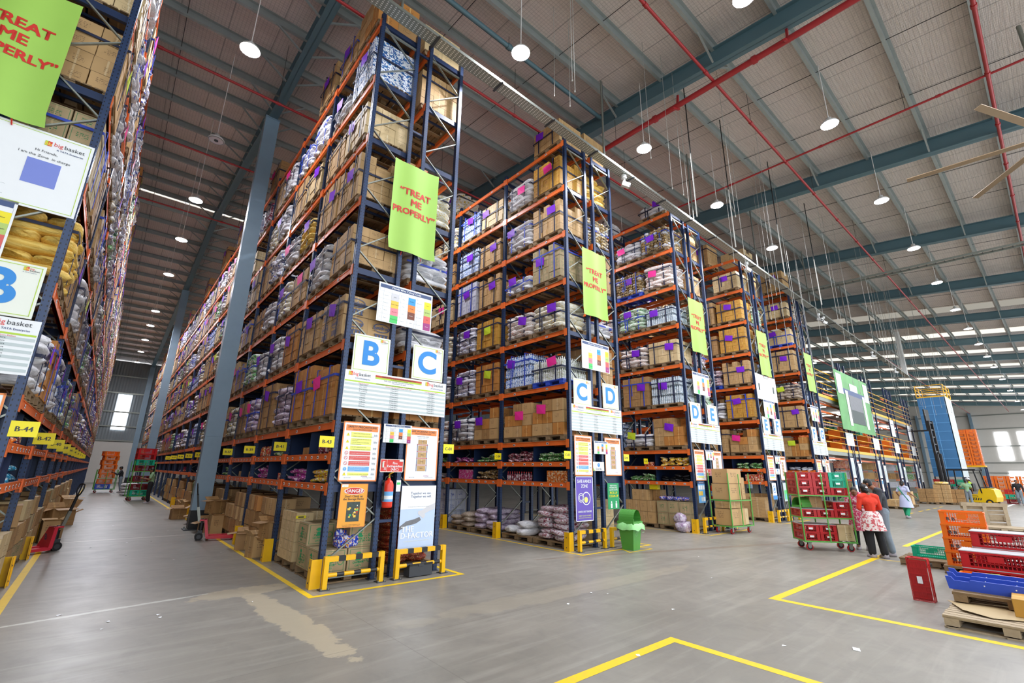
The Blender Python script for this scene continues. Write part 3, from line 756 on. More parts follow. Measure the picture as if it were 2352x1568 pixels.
DECK, DIVI, BACK = deck_mesh(), divider_mesh(), back_mesh()
mb = MB(); mb.b2(.04, DEP-.04, -.03, .03, -.07, .05, 'navy_steel'); CROSSB = mb.mesh('cross_bar')
def build_rack(k, side, nb, near, label):
    xf, s = x_front(k, side); rz = 0 if s > 0 else PI
    t = thing('pallet_rack', label, 'rack', (xf, 0, 0))
    def X(dx): return s*dx
    far = MB()
    for j in range(nb+1):
        y = j*BAYW
        if j <= near:
            link('post', POST, t, (0, y, 0), (0, 0, PI/2 if s > 0 else -PI/2)); link('post', POST, t, (X(DEP), y, 0), (0, 0, -PI/2 if s > 0 else PI/2))
            link('bracing', BRACE, t, (0 if s > 0 else -DEP, y, 0))
            for z in LV: link('cross_bar', CROSSB, t, (0, y+.045, z), (0, 0, rz))
        else:
            for dx in (0, DEP): far.b2(X(dx)-.05, X(dx)+.05, y-.045, y+.045, 0, POST_H, 'navy_steel')
            far.bar((X(0), y, .3), (X(DEP), y, 1.9), .03, .03, 'galvanised')
    for j in range(nb):
        yc = (j+.5)*BAYW
        for i, z in enumerate(LV):
            if j < near:
                link('beam', SBEAM if i < 2 else BEAM, t, (0, yc, z), (0, 0, rz))
                if i > 1: link('beam', BEAM, t, (X(DEP), yc, z), (0, 0, rz+PI))
            else:
                far.b2(X(-.02)-.025, X(-.02)+.025, yc-BAYW/2, yc+BAYW/2, z-.06, z+.06, 'orange_steel'); far.b2(X(DEP)-.02, X(DEP)+.02, yc-BAYW/2, yc+BAYW/2, z-.06, z+.06, 'orange_steel')
        for i in (0, 1):
            if j < near:
                link('shelf_deck', DECK, t, (0, yc, LV[i]+.05), (0, 0, rz)); link('divider_panel', DIVI, t, (0, yc, LV[i]+.06), (0, 0, rz)); link('divider_panel', DIVI, t, (0, yc-BAYW/2+.06, LV[i]+.06), (0, 0, rz))
            else:
                a, b_ = sorted((X(0), X(DEP))); far.b2(a, b_, yc-BAYW/2, yc+BAYW/2, LV[i]+.04, LV[i]+.06, 'navy_steel')
                far.b2(a, b_, yc-.01, yc+.01, LV[i]+.06, LV[i]+.5, 'navy_steel')
        if j < near: link('back_panel', BACK, t, (0, yc, 0), (0, 0, rz))
    mb = MB()
    for j in range(min(nb, near+2)):
        for z in LV[2:]:
            for f in (.14, .38, .62, .86):
                y = (j+f)*BAYW; a, b_ = sorted((X(.03), X(DEP-.03))); mb.b2(a, b_, y-.02, y+.02, z-.0, z+.045, 'navy_steel')
    o = part(mb, 'deck_support', t); o['kind'] = 'stuff'
    if far.v:
        o = part(far, 'rack_steelwork', t); o['kind'] = 'stuff'
    return t
RK = {}
RK[(-1, 'R')] = build_rack(-1, 'R', 20, 5, 'tall blue and orange pallet rack filling the left edge, B side')
RK[(-1, 'L')] = build_rack(-1, 'L', 2, 2, 'back half of the leftmost rack, standing behind its signboards')
RK[(0, 'L')] = build_rack(0, 'L', 20, 6, 'longest blue and orange pallet rack, behind the B signboard, facing the aisle')
RK[(0, 'R')] = build_rack(0, 'R', 5, 4, 'pallet rack behind the C signboard, back to back with the B rack')
for k, nl, nr in ((1, 4, 3), (2, 3, 3), (3, 3, 3), (4, 3, 2)):
    a, b_ = 'BCDEFG'[k], 'BCDEFG'[k+1]
    RK[(k, 'L')] = build_rack(k, 'L', nl, nl, 'pallet rack half behind the %s sign, left of the %s sign' % (a, b_))
    RK[(k, 'R')] = build_rack(k, 'R', nr, 2, 'pallet rack half behind the %s sign, right of the %s sign' % (b_, a))
for k in range(-1, 5):       # row spacers between back-to-back frames
    x0 = PITCH*k+DEP-(.055 if k < 0 else 0)
    mb = MB()
    for z in (.9, 3.7, 6.4, 9.1, 11.3):
        for y in (0, BAYW): mb.b2(x0+.05, x0+GAP-.05, y-.02, y+.02, z, z+.05, 'navy_steel')
    part(mb, 'row_spacer', RK[(k, 'L')], loc=(-RK[(k, 'L')].location.x, 0, 0))

# ------------------------------------------------------------------ pallets and loads
def pallet_mesh(mat, seed, blue=False):
    mb = MB(); rg = random.Random(seed)
    # local: x depth (-.5..0.5), y width (-.6..0.6)
    for y in (-.52, 0, .52):
        for x in (-.43, 0, .43): mb.box((x, y, .075), (.13, .14, .085), mat)
        mb.b2(-.5, .5, y-.05, y+.05, .0, .02, mat)
    for x in (-.43, 0, .43): mb.b2(x-.06, x+.06, -.6, .6, .112, .13, mat)
    if blue: mb.b2(-.5, .5, -.6, .6, .13, .155, mat)
    else:
        for i in range(8):
            x = -.5+.055+i*.127; mb.b2(x-.05+rg.uniform(-.006, .006), x+.05, -.6+rg.uniform(-.01, .01), .6+rg.uniform(-.01, .01), .13, .15, mat)
    for x in (-.43, .43): mb.b2(x-.05, x+.05, -.6, .6, 0.0, .02, mat)
    return mb.mesh('pallet')
PAL = [pallet_mesh('pallet_wood', i) for i in range(3)]
PALB = pallet_mesh('blue_plastic', 9, True); PALE = pallet_mesh('pale_wood', 4)
UC = {}
def ucube(mat):
    if mat not in UC:
        mb = MB(); mb.box((0, 0, 0), (1, 1, 1), mat); UC[mat] = mb.mesh('carton')
    return UC[mat]
US = {}
def usack(mat, v):
    if (mat, v) not in US:
        mb = MB(); mb.pillow((0, 0, 0), (1, 1, 1), mat, None, v*7+3, 14, 9, .09); US[(mat, v)] = mb.mesh('sack')
    return US[(mat, v)]
def bottle_pack(mat, n=8, nx=4, ny=5):
    mb = MB()
    for i in range(nx):
        for j in range(ny):
            if 0 < i < nx-1 and 0 < j < ny-1: prof = [(.0, .27), (.012, .27), (.012, .3), (0, .3)]
            else: prof = [(.034, 0), (.036, .02), (.036, .08), (.033, .09), (.036, .1), (.036, .19), (.028, .23), (.013, .26), (.013, .3), (0, .3)]
            M = Matrix.Translation(((i-(nx-1)/2)*.076, (j-(ny-1)/2)*.076, 0)); mb.lathe(prof, mat, n, M=M)
    return mb.mesh('bottle_pack')
_BP = {}
def load_items(kind, var):
    """list of (part name, mesh, loc, rot, scale) plus height; x depth, y width, front is -x"""
    rg = random.Random(sum(map(ord, kind))*13+var)
    out = []
    if kind.startswith('box'):
        mat = {'box_tan': 'carton_tan', 'box_brown': 'carton_brown', 'box_amber': 'carton_amber', 'box_light': 'carton_light', 'box_green': 'carton_green', 'box_big': 'carton_tan',
               'box_orange': 'carton_orange', 'box_white': 'box_white_blue', 'box_bluewhite': 'carton_bluewhite', 'box_mixed': 'carton_brown'}[kind]
        ny, nx, nz = {0: (4, 3, 4), 1: (3, 2, 3), 2: (5, 3, 5), 3: (3, 3, 4)}[var % 4]
        if kind == 'box_big': ny, nx, nz = 2, 2, 2
        if kind == 'box_mixed': ny, nx, nz = 3, 2, 3
        if kind in ('box_white', 'box_bluewhite'): ny, nx, nz = 4, 3, 4
        H = rg.choice([.9, 1.0, 1.08, .8]) if kind != 'box_mixed' else .95
        dy, dx, dz = 1.14/ny, 1.02/nx, H/nz
        for c in range(nz):
            for a in range(nx):
                for b_ in range(ny):
                    if c < nz-1 and 0 < a < nx-1 and 0 < b_ < ny-1: continue
                    if c == nz-1 and var % 3 == 2 and rg.random() < .25: continue
                    m_ = mat
                    if kind == 'box_mixed': m_ = rg.choice(['carton_brown', 'carton_tan', 'carton_amber', 'carton_tan'])
                    if kind == 'box_mixed' and c == nz-1 and rg.random() < .35: continue
                    j = rg.uniform(-.008, .008)
                    out.append(('carton', ucube(m_), ((a+.5)*dx-.51+j, (b_+.5)*dy-.57+rg.uniform(-.006, .006), (c+.5)*dz), (0, 0, rg.uniform(-.015, .015)), (dx*.985, dy*.975, dz*.985)))
        return out, H
    if kind.startswith('sack'):
        mat = {'sack_white': 'sack_white', 'sack_blue': 'sack_blueprint', 'sack_orange': 'sack_orangeprint', 'sack_yellowprint': 'sack_yellowprint', 'sack_green': 'sack_greenprint',
               'sack_yellow': 'sack_yellow', 'sack_maroon': 'sack_maroon', 'sack_brown': 'sack_brownish', 'sack_lilac': 'sack_lilac', 'sack_short': 'sack_white'}[kind]
        nz = 3 if kind == 'sack_short' else rg.choice([5, 6, 6]); t = .155
        for c in range(nz):
            if c % 2 == 0:
                for b_ in range(3): out.append(('sack', usack(mat, rg.randrange(3)), (rg.uniform(-.04, .02), (b_-1)*.37+rg.uniform(-.02, .02), (c+.5)*t*.93), (rg.uniform(-.06, .06), rg.uniform(-.04, .04), rg.uniform(-.06, .06)), (1.06, .42, t*1.25)))
            else:
                for a in (-1, 0, 1): out.append(('sack', usack(mat, rg.randrange(3)), (a*.34+rg.uniform(-.02, .02), rg.uniform(-.02, .02), (c+.5)*t*.93), (rg.uniform(-.05, .05), rg.uniform(-.05, .05), PI/2+rg.uniform(-.06, .06)), (1.16, .4, t*1.25)))
        return out, nz*t*.93
    if kind.startswith('bottle'):
        mat = {'bottle_blue': 'bottle_blue', 'bottle_clear': 'bottle_clear', 'bottle_white': 'bottle_white'}[kind]
        if mat not in _BP: _BP[mat] = bottle_pack(mat)
        nz = 3 if var % 2 else 2
        for c in range(nz):
            for a in range(3):
                for b_ in range(3):
                    if c < nz-1 and a == 1 and b_ == 1: continue
                    out.append(('bottle_pack', _BP[mat], ((a-1)*.33, (b_-1)*.385, c*.315), (0, 0, rg.uniform(-.02, .02)), (1.04, 1, 1)))
        return out, nz*.315
    if kind == 'snack':
        key = ('snack', var % 2)
        if key not in _BP:
            mb = MB(); n = 0
            for c in range(8):
                for (x, yy) in [(-.42, (b_-2.5)*.19) for b_ in range(6)]+[(.42, (b_-2.5)*.19) for b_ in range(6)]+[((a-1)*.26, sy*.5) for a in range(3) for sy in (-1, 1)]+([((a-1)*.24, (b_-1.5)*.2) for a in range(3) for b_ in range(4)] if c == 7 else []):
                    mb.pillow((x+rg.uniform(-.02, .02), yy, .055+c*.108), (.26, .2, .13), 'snack_brown' if n % 5 else 'pack_white', Rz(rg.uniform(-.2, .2)), n, 8, 5, .12); n += 1
            _BP[key] = mb.mesh('packet_bundle')
        return [('packet_bundle', _BP[key], (0, 0, 0), (0, 0, 0), (1, 1, 1))], .88
def strap_mesh(H, colr, vary):
    mb = MB(); r = .535; w = .022; e = .006
    for y in ((-.3, .33) if vary % 2 == 0 else (-.36, .25)):
        mb.b2(-r-e, -r, y-w, y+w, -.02, H+e, colr); mb.b2(-r, r, y-w, y+w, H, H+e*1.5, colr)
    z = H*(.78 if vary % 3 else .55)
    mb.b2(-r-e*1.6, -r-e*.6, -.59, .59, z-w, z+w, colr)
    for s in (-1, 1): mb.b2(-r, r, s*.59-.003, s*.59+.003, z-w, z+w, colr)
    if vary % 2: mb.b2(-r-.05, -r-.042, .1, .14, z-.45, z, colr)
    return mb.mesh('strap')
_SM, _JM, _CM = {}, {}, {}
def joined(kind, var):
    if (kind, var) not in _JM:
        items, H = load_items(kind, var); mb = MB()
        for (nm, me, loc, rot, sc) in items:
            M = Matrix.Translation(loc) @ Euler(rot).to_matrix().to_4x4() @ Matrix.Diagonal((*sc, 1))
            uvl = me.uv_layers[0].data; fs = [tuple(p.vertices) for p in me.polygons]
            uvs = [[tuple(uvl[i].uv) for i in p.loop_indices] for p in me.polygons]
            mb.add([tuple(v.co) for v in me.vertices], fs, me.materials[0].name, uvs, bool(me.polygons[0].use_smooth), np.array(M))
        _JM[(kind, var)] = (mb.mesh(items[0][0]+'_stack'), H)
    return _JM[(kind, var)]
DESC = {'box_tan': 'strapped tan cartons', 'box_brown': 'strapped brown cartons', 'box_amber': 'strapped amber cartons', 'box_light': 'strapped pale cartons', 'box_green': 'strapped green-printed cartons',
        'box_big': 'large tan cartons', 'box_orange': 'strapped orange cartons', 'box_white': 'blue-white cartons', 'box_bluewhite': 'blue-edged white cartons', 'box_mixed': 'mixed brown cartons',
        'sack_white': 'stacked white sacks', 'sack_blue': 'blue-printed white sacks', 'sack_orange': 'orange-printed white sacks', 'sack_yellowprint': 'yellow-printed white sacks', 'sack_green': 'green-printed sacks',
        'sack_yellow': 'stacked yellow sacks', 'sack_maroon': 'maroon-printed sacks', 'sack_brown': 'brownish plastic sacks', 'sack_lilac': 'lilac plastic sacks', 'sack_short': 'short white sack pile',
        'bottle_blue': 'blue bottle packs', 'bottle_clear': 'clear bottle packs', 'bottle_white': 'white bottle packs', 'snack': 'brown snack packets'}
def card_mesh(c):
    if c not in _CM:
        mb = MB(); mb.add([(0, -.17, 0), (0, .17, .02), (-.02, .17, .26), (0, -.17, .25), (-.008, .0, .1)], [(0, 1, 4), (1, 2, 4), (2, 3, 4), (3, 0, 4)], {'purple': 'card_purple', 'pink': 'card_pink', 'lime': 'card_lime'}[c]); _CM[c] = mb.mesh('tag_card')
    return _CM[c]
def place_load(k, side, j, slot, lv, kind, card, near, blue=False, var=None):
    xf, s = x_front(k, side); rg = random.Random((k+2)*7919+j*131+slot*17+lv*1009+(side == 'R')*5)
    var = rg.randrange(4) if var is None else var
    y = (j+(.27 if slot == 0 else .73))*BAYW+rg.uniform(-.02, .02)
    z = LV[lv]+.062; x = xf+s*(.45+rg.uniform(-.015, .03))
    cat = 'carton load' if kind.startswith('box') else ('sack load' if kind.startswith('sack') else 'bottle load' if kind.startswith('bottle') else 'packet load')
    lab = '%s, %s%s, %s bay, %s tier, %s slot' % (DESC[kind], (card+' card, ') if card else '', ROWNAME[k] if not (k == 0 and side == 'R') else 'C half of nearest rack', ORD[j], ORD[lv-2], 'near' if slot == 0 else 'far')
    if side == 'R' and k > 0: lab = '%s, back half of %s, %s bay, %s tier' % (DESC[kind], ROWNAME[k], ORD[j], ORD[lv-2])+(', far slot' if slot else '')
    if side == 'L' and k < 0: lab = '%s, behind the signs of leftmost rack, %s tier' % (DESC[kind], ORD[lv-2])+(', second slot' if slot else '')
    t = thing(cat.replace(' ', '_'), lab, cat, (x, y, z), (0 if s > 0 else PI)+rg.uniform(-.02, .02), 'pallet loads on the racks')
    link('pallet', PALB if blue else PAL[rg.randrange(3)], t)
    if near:
        items, H = load_items(kind, var)
        for (nm, me, loc, rot, sc) in items: link(nm, me, t, (loc[0], loc[1], loc[2]+.152), rot, sc)
    else:
        me, H = joined(kind, var); link(me.name.split('.')[0], me, t, (0, 0, .152))
    if kind == 'box_big' and (k, side) == (0, 'L'):
        for (px, M0) in ((0, Matrix.Translation((-.535, 0, 0))@Matrix.Rotation(-PI/2, 4, 'Z')), (1, Matrix.Translation((0, -.585, 0)))):
            mb = MB()
            for a in (-1, 1):
                for b_ in (0, 1):
                    q = MB(); cx, cz = a*.27, .152+H*(.25+.5*b_)
                    q.ring(0, .06, .09, .014, 'sign_navy', 0, 24, .17); q.text('Sundrop', 0, .06, .1, 'sign_navy', -.002, 'CENTER', .015); q.b2(-.14, .14, -.002, 0, -.17, -.155, 'sign_navy'); q.b2(-.14, .14, -.002, 0, -.085, -.07, 'sign_navy')
                    for g_ in (-.1, -.03, .04, .11): q.b2(g_-.02, g_+.015, -.002, 0, -.15, -.09, 'sign_navy')
                    mb.add([(v[0]+cx, v[1], v[2]+cz) for v in q.v], q.f, 'sign_navy', M=np.array(M0))
            part(mb, 'printed_logo', t)
    if kind != 'box_mixed':
        sk = (round(H, 2), 'strap_blue' if rg.random() < .3 else 'strap_navy', rg.randrange(4))
        if sk not in _SM: _SM[sk] = strap_mesh(*sk)
        link('strap', _SM[sk], t, (0, 0, .152))
    if card: link('tag_card', card_mesh(card), t, (-.55 if not kind.startswith('sack') else -.585, rg.uniform(-.3, .3), .152+H*rg.uniform(.45, .62)), (rg.uniform(-.2, .2), 0, 0))
    return t
SPEC = {}
def S(k, side, j, slot, rows):      # rows from the lowest pallet tier (2) upwards
    for i, r in enumerate(rows):
        if r is None: SPEC[(k, side, j, slot, 2+i)] = None
        else:
            a = r.split(':'); SPEC[(k, side, j, slot, 2+i)] = (a[0], a[1] if len(a) > 1 and a[1] else None, len(a) > 2)
S(0, 'L', 0, 0, ['box_amber:pink', 'box_big:purple', 'box_tan', 'box_tan:purple', 'box_light:purple', 'box_white:purple', 'box_mixed'])
S(0, 'L', 0, 1, ['box_amber:purple', 'box_tan:purple', 'sack_white:purple', 'box_tan:purple', 'box_tan', 'sack_short:purple', 'box_tan:purple'])
S(0, 'L', 1, 0, ['sack_lilac', 'box_amber:purple', 'box_tan:pink', 'sack_yellow:purple', 'box_light:purple', 'sack_white', 'box_tan:purple'])
S(0, 'L', 1, 1, ['box_brown:purple', 'sack_white:purple', 'sack_yellowprint:purple', 'sack_white:pink', 'box_tan', 'sack_blue', None])
S(0, 'L', 2, 0, ['sack_lilac:pink', 'sack_white:purple', 'sack_white', 'sack_blue', 'sack_white:purple', 'sack_white:pink', None])
S(0, 'L', 2, 1, ['box_brown:pink', 'sack_green', 'box_brown', 'box_tan', 'sack_yellowprint', 'box_tan', None])
S(0, 'R', 0, 0, ['box_amber', 'sack_short', 'sack_white', 'sack_yellowprint', None, 'box_tan', 'box_light'])
S(0, 'R', 0, 1, ['box_tan', 'sack_white', 'sack_white', 'sack_yellow', 'box_tan', 'box_tan', None])
S(1, 'L', 0, 0, ['box_mixed:pink', 'bottle_white:pink:b', 'sack_yellowprint:purple', 'box_green:purple', 'box_tan:purple', 'box_orange:pink', 'box_tan:purple'])
S(1, 'L', 0, 1, ['box_mixed:pink', 'bottle_blue:purple', 'sack_orange:purple', 'sack_short:purple', 'sack_white:purple', 'sack_white:pink', None])
S(1, 'L', 1, 0, ['box_mixed:purple', 'box_amber:lime', 'box_orange:lime', 'box_tan:purple', 'box_tan:purple', 'box_light:purple', None])
S(1, 'L', 1, 1, ['sack_white:purple', 'sack_blue:purple', 'sack_blue:purple', 'box_bluewhite:purple', 'bottle_blue:purple', 'bottle_blue:purple', None])
S(1, 'R', 0, 0, ['box_brown', 'box_tan:pink', 'sack_short', 'box_tan', 'snack', 'sack_yellow', 'box_big'])
S(2, 'L', 0, 0, ['box_mixed:purple', 'bottle_clear:purple', 'box_light:purple', 'bottle_clear:purple', 'sack_orange:pink', 'snack:purple', 'sack_short:purple'])
S(2, 'L', 0, 1, ['sack_short:lime', 'box_brown:purple', 'sack_orange:purple', 'sack_green:purple', 'snack:purple:b', 'sack_white:pink', None])
S(3, 'L', 0, 0, ['box_mixed:pink', 'box_orange:purple', 'box_tan:purple', 'box_orange:purple', 'box_orange:purple', 'box_light:purple', None])
S(3, 'L', 0, 1, ['box_tan', 'sack_white', 'sack_maroon::b', 'box_brown', 'box_tan', None, 'box_tan:purple'])
S(4, 'L', 0, 0, ['box_mixed:lime', 'box_tan:purple', 'sack_brown:lime', 'box_tan:purple', 'box_light:purple:b', 'box_light:purple', 'box_tan:purple'])
S(-1, 'R', 0, 0, ['sack_white:purple', 'sack_yellow', 'box_green', 'box_tan:lime', 'box_light', 'box_light:pink', 'box_white:purple'])
S(-1, 'R', 0, 1, ['box_amber:pink', 'box_brown:purple', 'box_brown', 'sack_white:pink', 'sack_white:purple', 'sack_white', 'box_tan'])
KP = ['box_tan', 'sack_white', 'box_brown', 'sack_blue', 'box_light', 'sack_white', 'box_tan', 'sack_orange', 'box_amber', 'sack_yellowprint', 'box_tan', 'sack_maroon', 'box_light', 'sack_green', 'bottle_blue']
def fill(k, side, nb, nearb, maxlv=8, slots=(0, 1)):
    for j in range(nb):
        for slot in slots:
            for lv in range(2, maxlv+1):
                sp = SPEC.get((k, side, j, slot, lv), 0); rg = random.Random((k+3)*101+j*977+slot*53+lv*389+(side == 'R')*31)
                if sp is None: continue
                if sp == 0:
                    if lv == 8 and rg.random() > .35: continue
                    if rg.random() < .04: continue
                    sp = (rg.choice(KP), rg.choice(['purple', 'purple', 'purple', None, None, 'pink', 'lime' if rg.random() < .4 else 'purple']), False)
                place_load(k, side, j, slot, lv, sp[0], sp[1], j < nearb, sp[2])
fill(0, 'L', 12, 2); fill(0, 'R', 2, 1); fill(-1, 'R', 12, 1); fill(-1, 'L', 1, 1, slots=(0,))
fill(1, 'L', 4, 2); fill(1, 'R', 1, 1); fill(2, 'L', 2, 1); fill(2, 'R', 1, 0, slots=(0,)); fill(3, 'L', 2, 1); fill(3, 'R', 1, 0, slots=(0,)); fill(4, 'L', 2, 0); fill(4, 'R', 1, 0, slots=(0,))
# the deepest bays: too many small loads, one object per kind
rg = random.Random(77)
for (k, side, nm) in ((0, 'L', 'B side rack'), (-1, 'R', 'leftmost rack')):
    xf, s = x_front(k, side); ca, sk = MB(), MB()
    for j in range(12, 20):
        for slot in (0, 1):
            for lv in range(2, 9):
                if lv == 8 and rg.random() > .35: continue
                y = (j+(.27 if slot == 0 else .73))*BAYW; z = LV[lv]+.06; x = xf+s*.43
                ca.b2(x-.5, x+.5, y-.58, y+.58, z, z+.13, 'pallet_wood')
                if rg.random() < .55:
                    h = rg.uniform(.75, 1.05); m_ = rg.choice(['carton_tan', 'carton_brown', 'carton_light', 'carton_amber'])
                    for a in (-1, 1):
                        for c in (0, 1): ca.b2(x-.52, x+.52, y+a*.285-.275, y+a*.285+.275, z+.14+c*h/2, z+.14+(c+1)*h/2-.01, m_)
                    if rg.random() < .5: ca.b2(x-s*.53-.004, x-s*.53+.004, y-.15, y+.15, z+h*.6, z+h*.6+.22, 'card_purple')
                    ca.b2(x-s*.525-.004, x-s*.525+.004, y-.32, y-.28, z+.1, z+.14+h, 'strap_navy')
                else:
                    for c in range(5): sk.pillow((x, y, z+.22+c*.16), (1.08, 1.16, .2), rg.choice(['sack_white', 'sack_white', 'sack_blueprint', 'sack_yellowprint']), Rz(rg.uniform(-.05, .05)), c+j, 8, 5, .08)
    ca.add(sk.v, [], 'sack_white')
    n0 = len(ca.v)-len(sk.v)
    for f_, mi_, uv_, sm_ in zip(sk.f, sk.mi, sk.uv, sk.sm): ca.f.append(tuple(q+n0 for q in f_)); ca.mi.append(ca.slot(sk.mats[mi_])); ca.uv.append(uv_); ca.sm.append(sm_)
    solo(ca, 'distant_pallet_loads', 'distant mass of small pallet loads at the deep end of the %s' % nm, 'pallet loads', kind='stuff')

# ================================================================== SIGNS ON THE RACK ENDS
SIGN_CACHE = {}
def sign(key, name, label, cat, x, z, w, h, builder, panel='paper_white', y=-.058, border=None, group=None, t=.006):
    """a flat board w x h whose lower left corner is at (x, y, z); builder returns [(part name, MB)]"""
    if key not in SIGN_CACHE:
        mb = MB(); mb.b2(0, w, 0, t, 0, h, panel)
        parts = [(n, m_.mesh(n)) for n, m_ in builder(w, h)]
        SIGN_CACHE[key] = (mb.mesh(name), parts)
    me, parts = SIGN_CACHE[key]
    o = tag(link(name, me, None, (x, y, z)), label, cat, group)
    for i, (n, m_) in enumerate(parts): link(n, m_, o, (0, -.0015*(i+1), 0))
    return o
def logo(mb, x, z, s, mid='text_dark', wide=True):
    """green and red rounded mark with the two-tone word beside it"""
    mb.poly([(x, z), (x+s*.42, z), (x+s*.42, z+s), (x, z+s)], 'lime'); mb.poly([(x+s*.42, z), (x+s, z), (x+s, z+s), (x+s*.42, z+s)], 'red_sign')
    mb.text('bb', x+s*.5, z+s*.42, s*.95, 'amber_cell', -.001, 'CENTER', .02)
def wordmark(mb, x, z, s):
    mb.text('big', x, z+s*.15, s, 'red_sign', -.001, 'LEFT'); mb.text('basket', x+s*1.28, z+s*.15, s, 'text_dark', -.001, 'LEFT')
    mb.text('A TATA Enterprise', x+s*.5, z-s*.75, s*.42, 'sign_navy', -.001, 'LEFT', .01)
def banner_parts(w, h):
    mb = MB()
    for t, z in (('\u201cTREAT', .665), ('ME', .555), ('PROPERLY\u201d', .44)): [mb.text(t, w*.5+(.02 if t == 'ME' else 0), h*z+dz, .215 if t != 'PROPERLY\u201d' else .195, 'banner_red', -.002, 'CENTER', .022) for dz in (-.005, .005)]
    return [('lettering', mb)]
def banner(x, label):
    """hanging cloth banner with a soft wave"""
    t = thing('hanging_banner', label, 'banner', (x, -.1, 6.1)); w, h = 1.06, 2.08
    def wave(px, pz): return -.03+.025*math.sin(px*9+.5)*(1-pz/h*.5)
    mb = MB(); nx, nz = 14, 10
    vs = [(w*i/nx+(.03 if j == 0 else 0), wave(w*i/nx, h*j/nz), h*j/nz-.02*math.sin(PI*i/nx)*(j == nz)) for j in range(nz+1) for i in range(nx+1)]
    mb.add(vs, [(j*(nx+1)+i, j*(nx+1)+i+1, (j+1)*(nx+1)+i+1, (j+1)*(nx+1)+i) for j in range(nz) for i in range(nx)], 'lime_banner', smooth=True); part(mb, 'cloth', t)
    mb = banner_parts(w, h)[0][1]; mb.v = [(a, wave(a, c)-.006, c) for a, b_, c in mb.v]; part(mb, 'lettering', t)
    mb = MB()
    for a in (.32, .78):
        for z in (h-.02, .0): mb.bar((a, 0, z), (a+.01, .03, z+(.07 if z else -.07)), .012, .012, 'banner_red')
    part(mb, 'tie_cord', t)
def chart_parts(w, h):
    mb = MB(); mb.b2(.03, w-.03, -.001, 0, h*.87, h*.96, 'sign_navy'); a = MB()
    a.text('Month Wise Colour Code', w*.5, h*.915, h*.075, 'paper_white', -.002, 'CENTER', .01)
    cols = [(.23, ['grey_cell', 'amber_cell', 'pink_cell', 'green_cell']), (.54, ['cyan_blue', 'orange_cell', 'brown_cell', None]), (.845, ['safety_yellow', 'olive_cell', 'pale_red', 'magenta_cell'])]
    names = [['January', 'February', 'March', 'April'], ['May', 'June', 'July', 'August'], ['September', 'October', 'November', 'December']]
    cn = [['Silver', 'Golden Yellow', 'Rose Pink', 'Parrot Green'], ['Sky Blue', 'Orange', 'Brown', 'White'], ['Yellow', 'Light Green', 'Red', 'Purple']]
    for ci, (fx, cs) in enumerate(cols):
        for ri, m_ in enumerate(cs):
            z1 = h*(.78-.19*ri); z0 = z1-h*.19
            if m_: mb.b2(w*fx, w*(fx+.135), -.001, 0, z0, z1, m_)
            a.text(names[ci][ri], w*(fx-.09), (z0+z1)/2, h*.035, 'text_grey', -.002); a.text(cn[ci][ri], w*(fx+.067), (z0+z1)/2, h*.032, 'text_dark' if m_ not in ('brown_cell', 'magenta_cell') else 'paper_white', -.003)
            a.text(str(ci*4+ri+1), w*(fx-.175), (z0+z1)/2, h*.035, 'text_grey', -.002)
    for k in range(6): mb.b2(.03, w-.03, -.0008, 0, h*(.02+.19*k)-.001, h*(.02+.19*k)+.001, 'text_grey')
    for f in (.02, .09, .23, .365, .4, .54, .675, .71, .845, .98): mb.b2(w*f-.001, w*f+.001, -.0008, 0, h*.02, h*.86, 'text_grey')
    return [('colour_grid', mb), ('lettering', a)]
def letter_parts(L):
    def f(w, h):
        b_ = MB(); i = .028; l = .008
        for (x0, x1, z0, z1) in ((i, w-i, i, i+l), (i, w-i, h-i-l, h-i), (i, i+l, i, h-i), (w-i-l, w-i, i, h-i)): b_.b2(x0, x1, -.001, 0, z0, z1, 'lime')
        a = MB(); a.text(L, w*.47, h*.485, .62, 'letter_blue', -.002, 'CENTER', .032)
        c = MB(); logo(c, w*.72, h*.87, .05); c.text('big', w*.8, h*.915, .035, 'red_sign', -.001, 'LEFT'); c.text('basket', w*.8, h*.88, .035, 'text_dark', -.001, 'LEFT'); c.text('A TATA Enterprise', w*.72, h*.84, .016, 'sign_navy', -.001, 'LEFT')
        return [('border', b_), ('letter', a), ('logo', c)]
    return f
LIFE = ['Daily 7 Days', '8 to 15 Days', '16 to 30 Days', '31 to 60 Days', '3 Months', '4 Months', '6 Months', '9 Months', '12 Months', '24 Months', '36 Months']
BEF = ['1 Day Before', '3 Days Before', '7 Days Before', '10 Days Before', '15 Days Before', '20 Days Before', '30 Days Before', '40 Days Before', '1 Month Before', '2 Month Before', '3 Month Before']
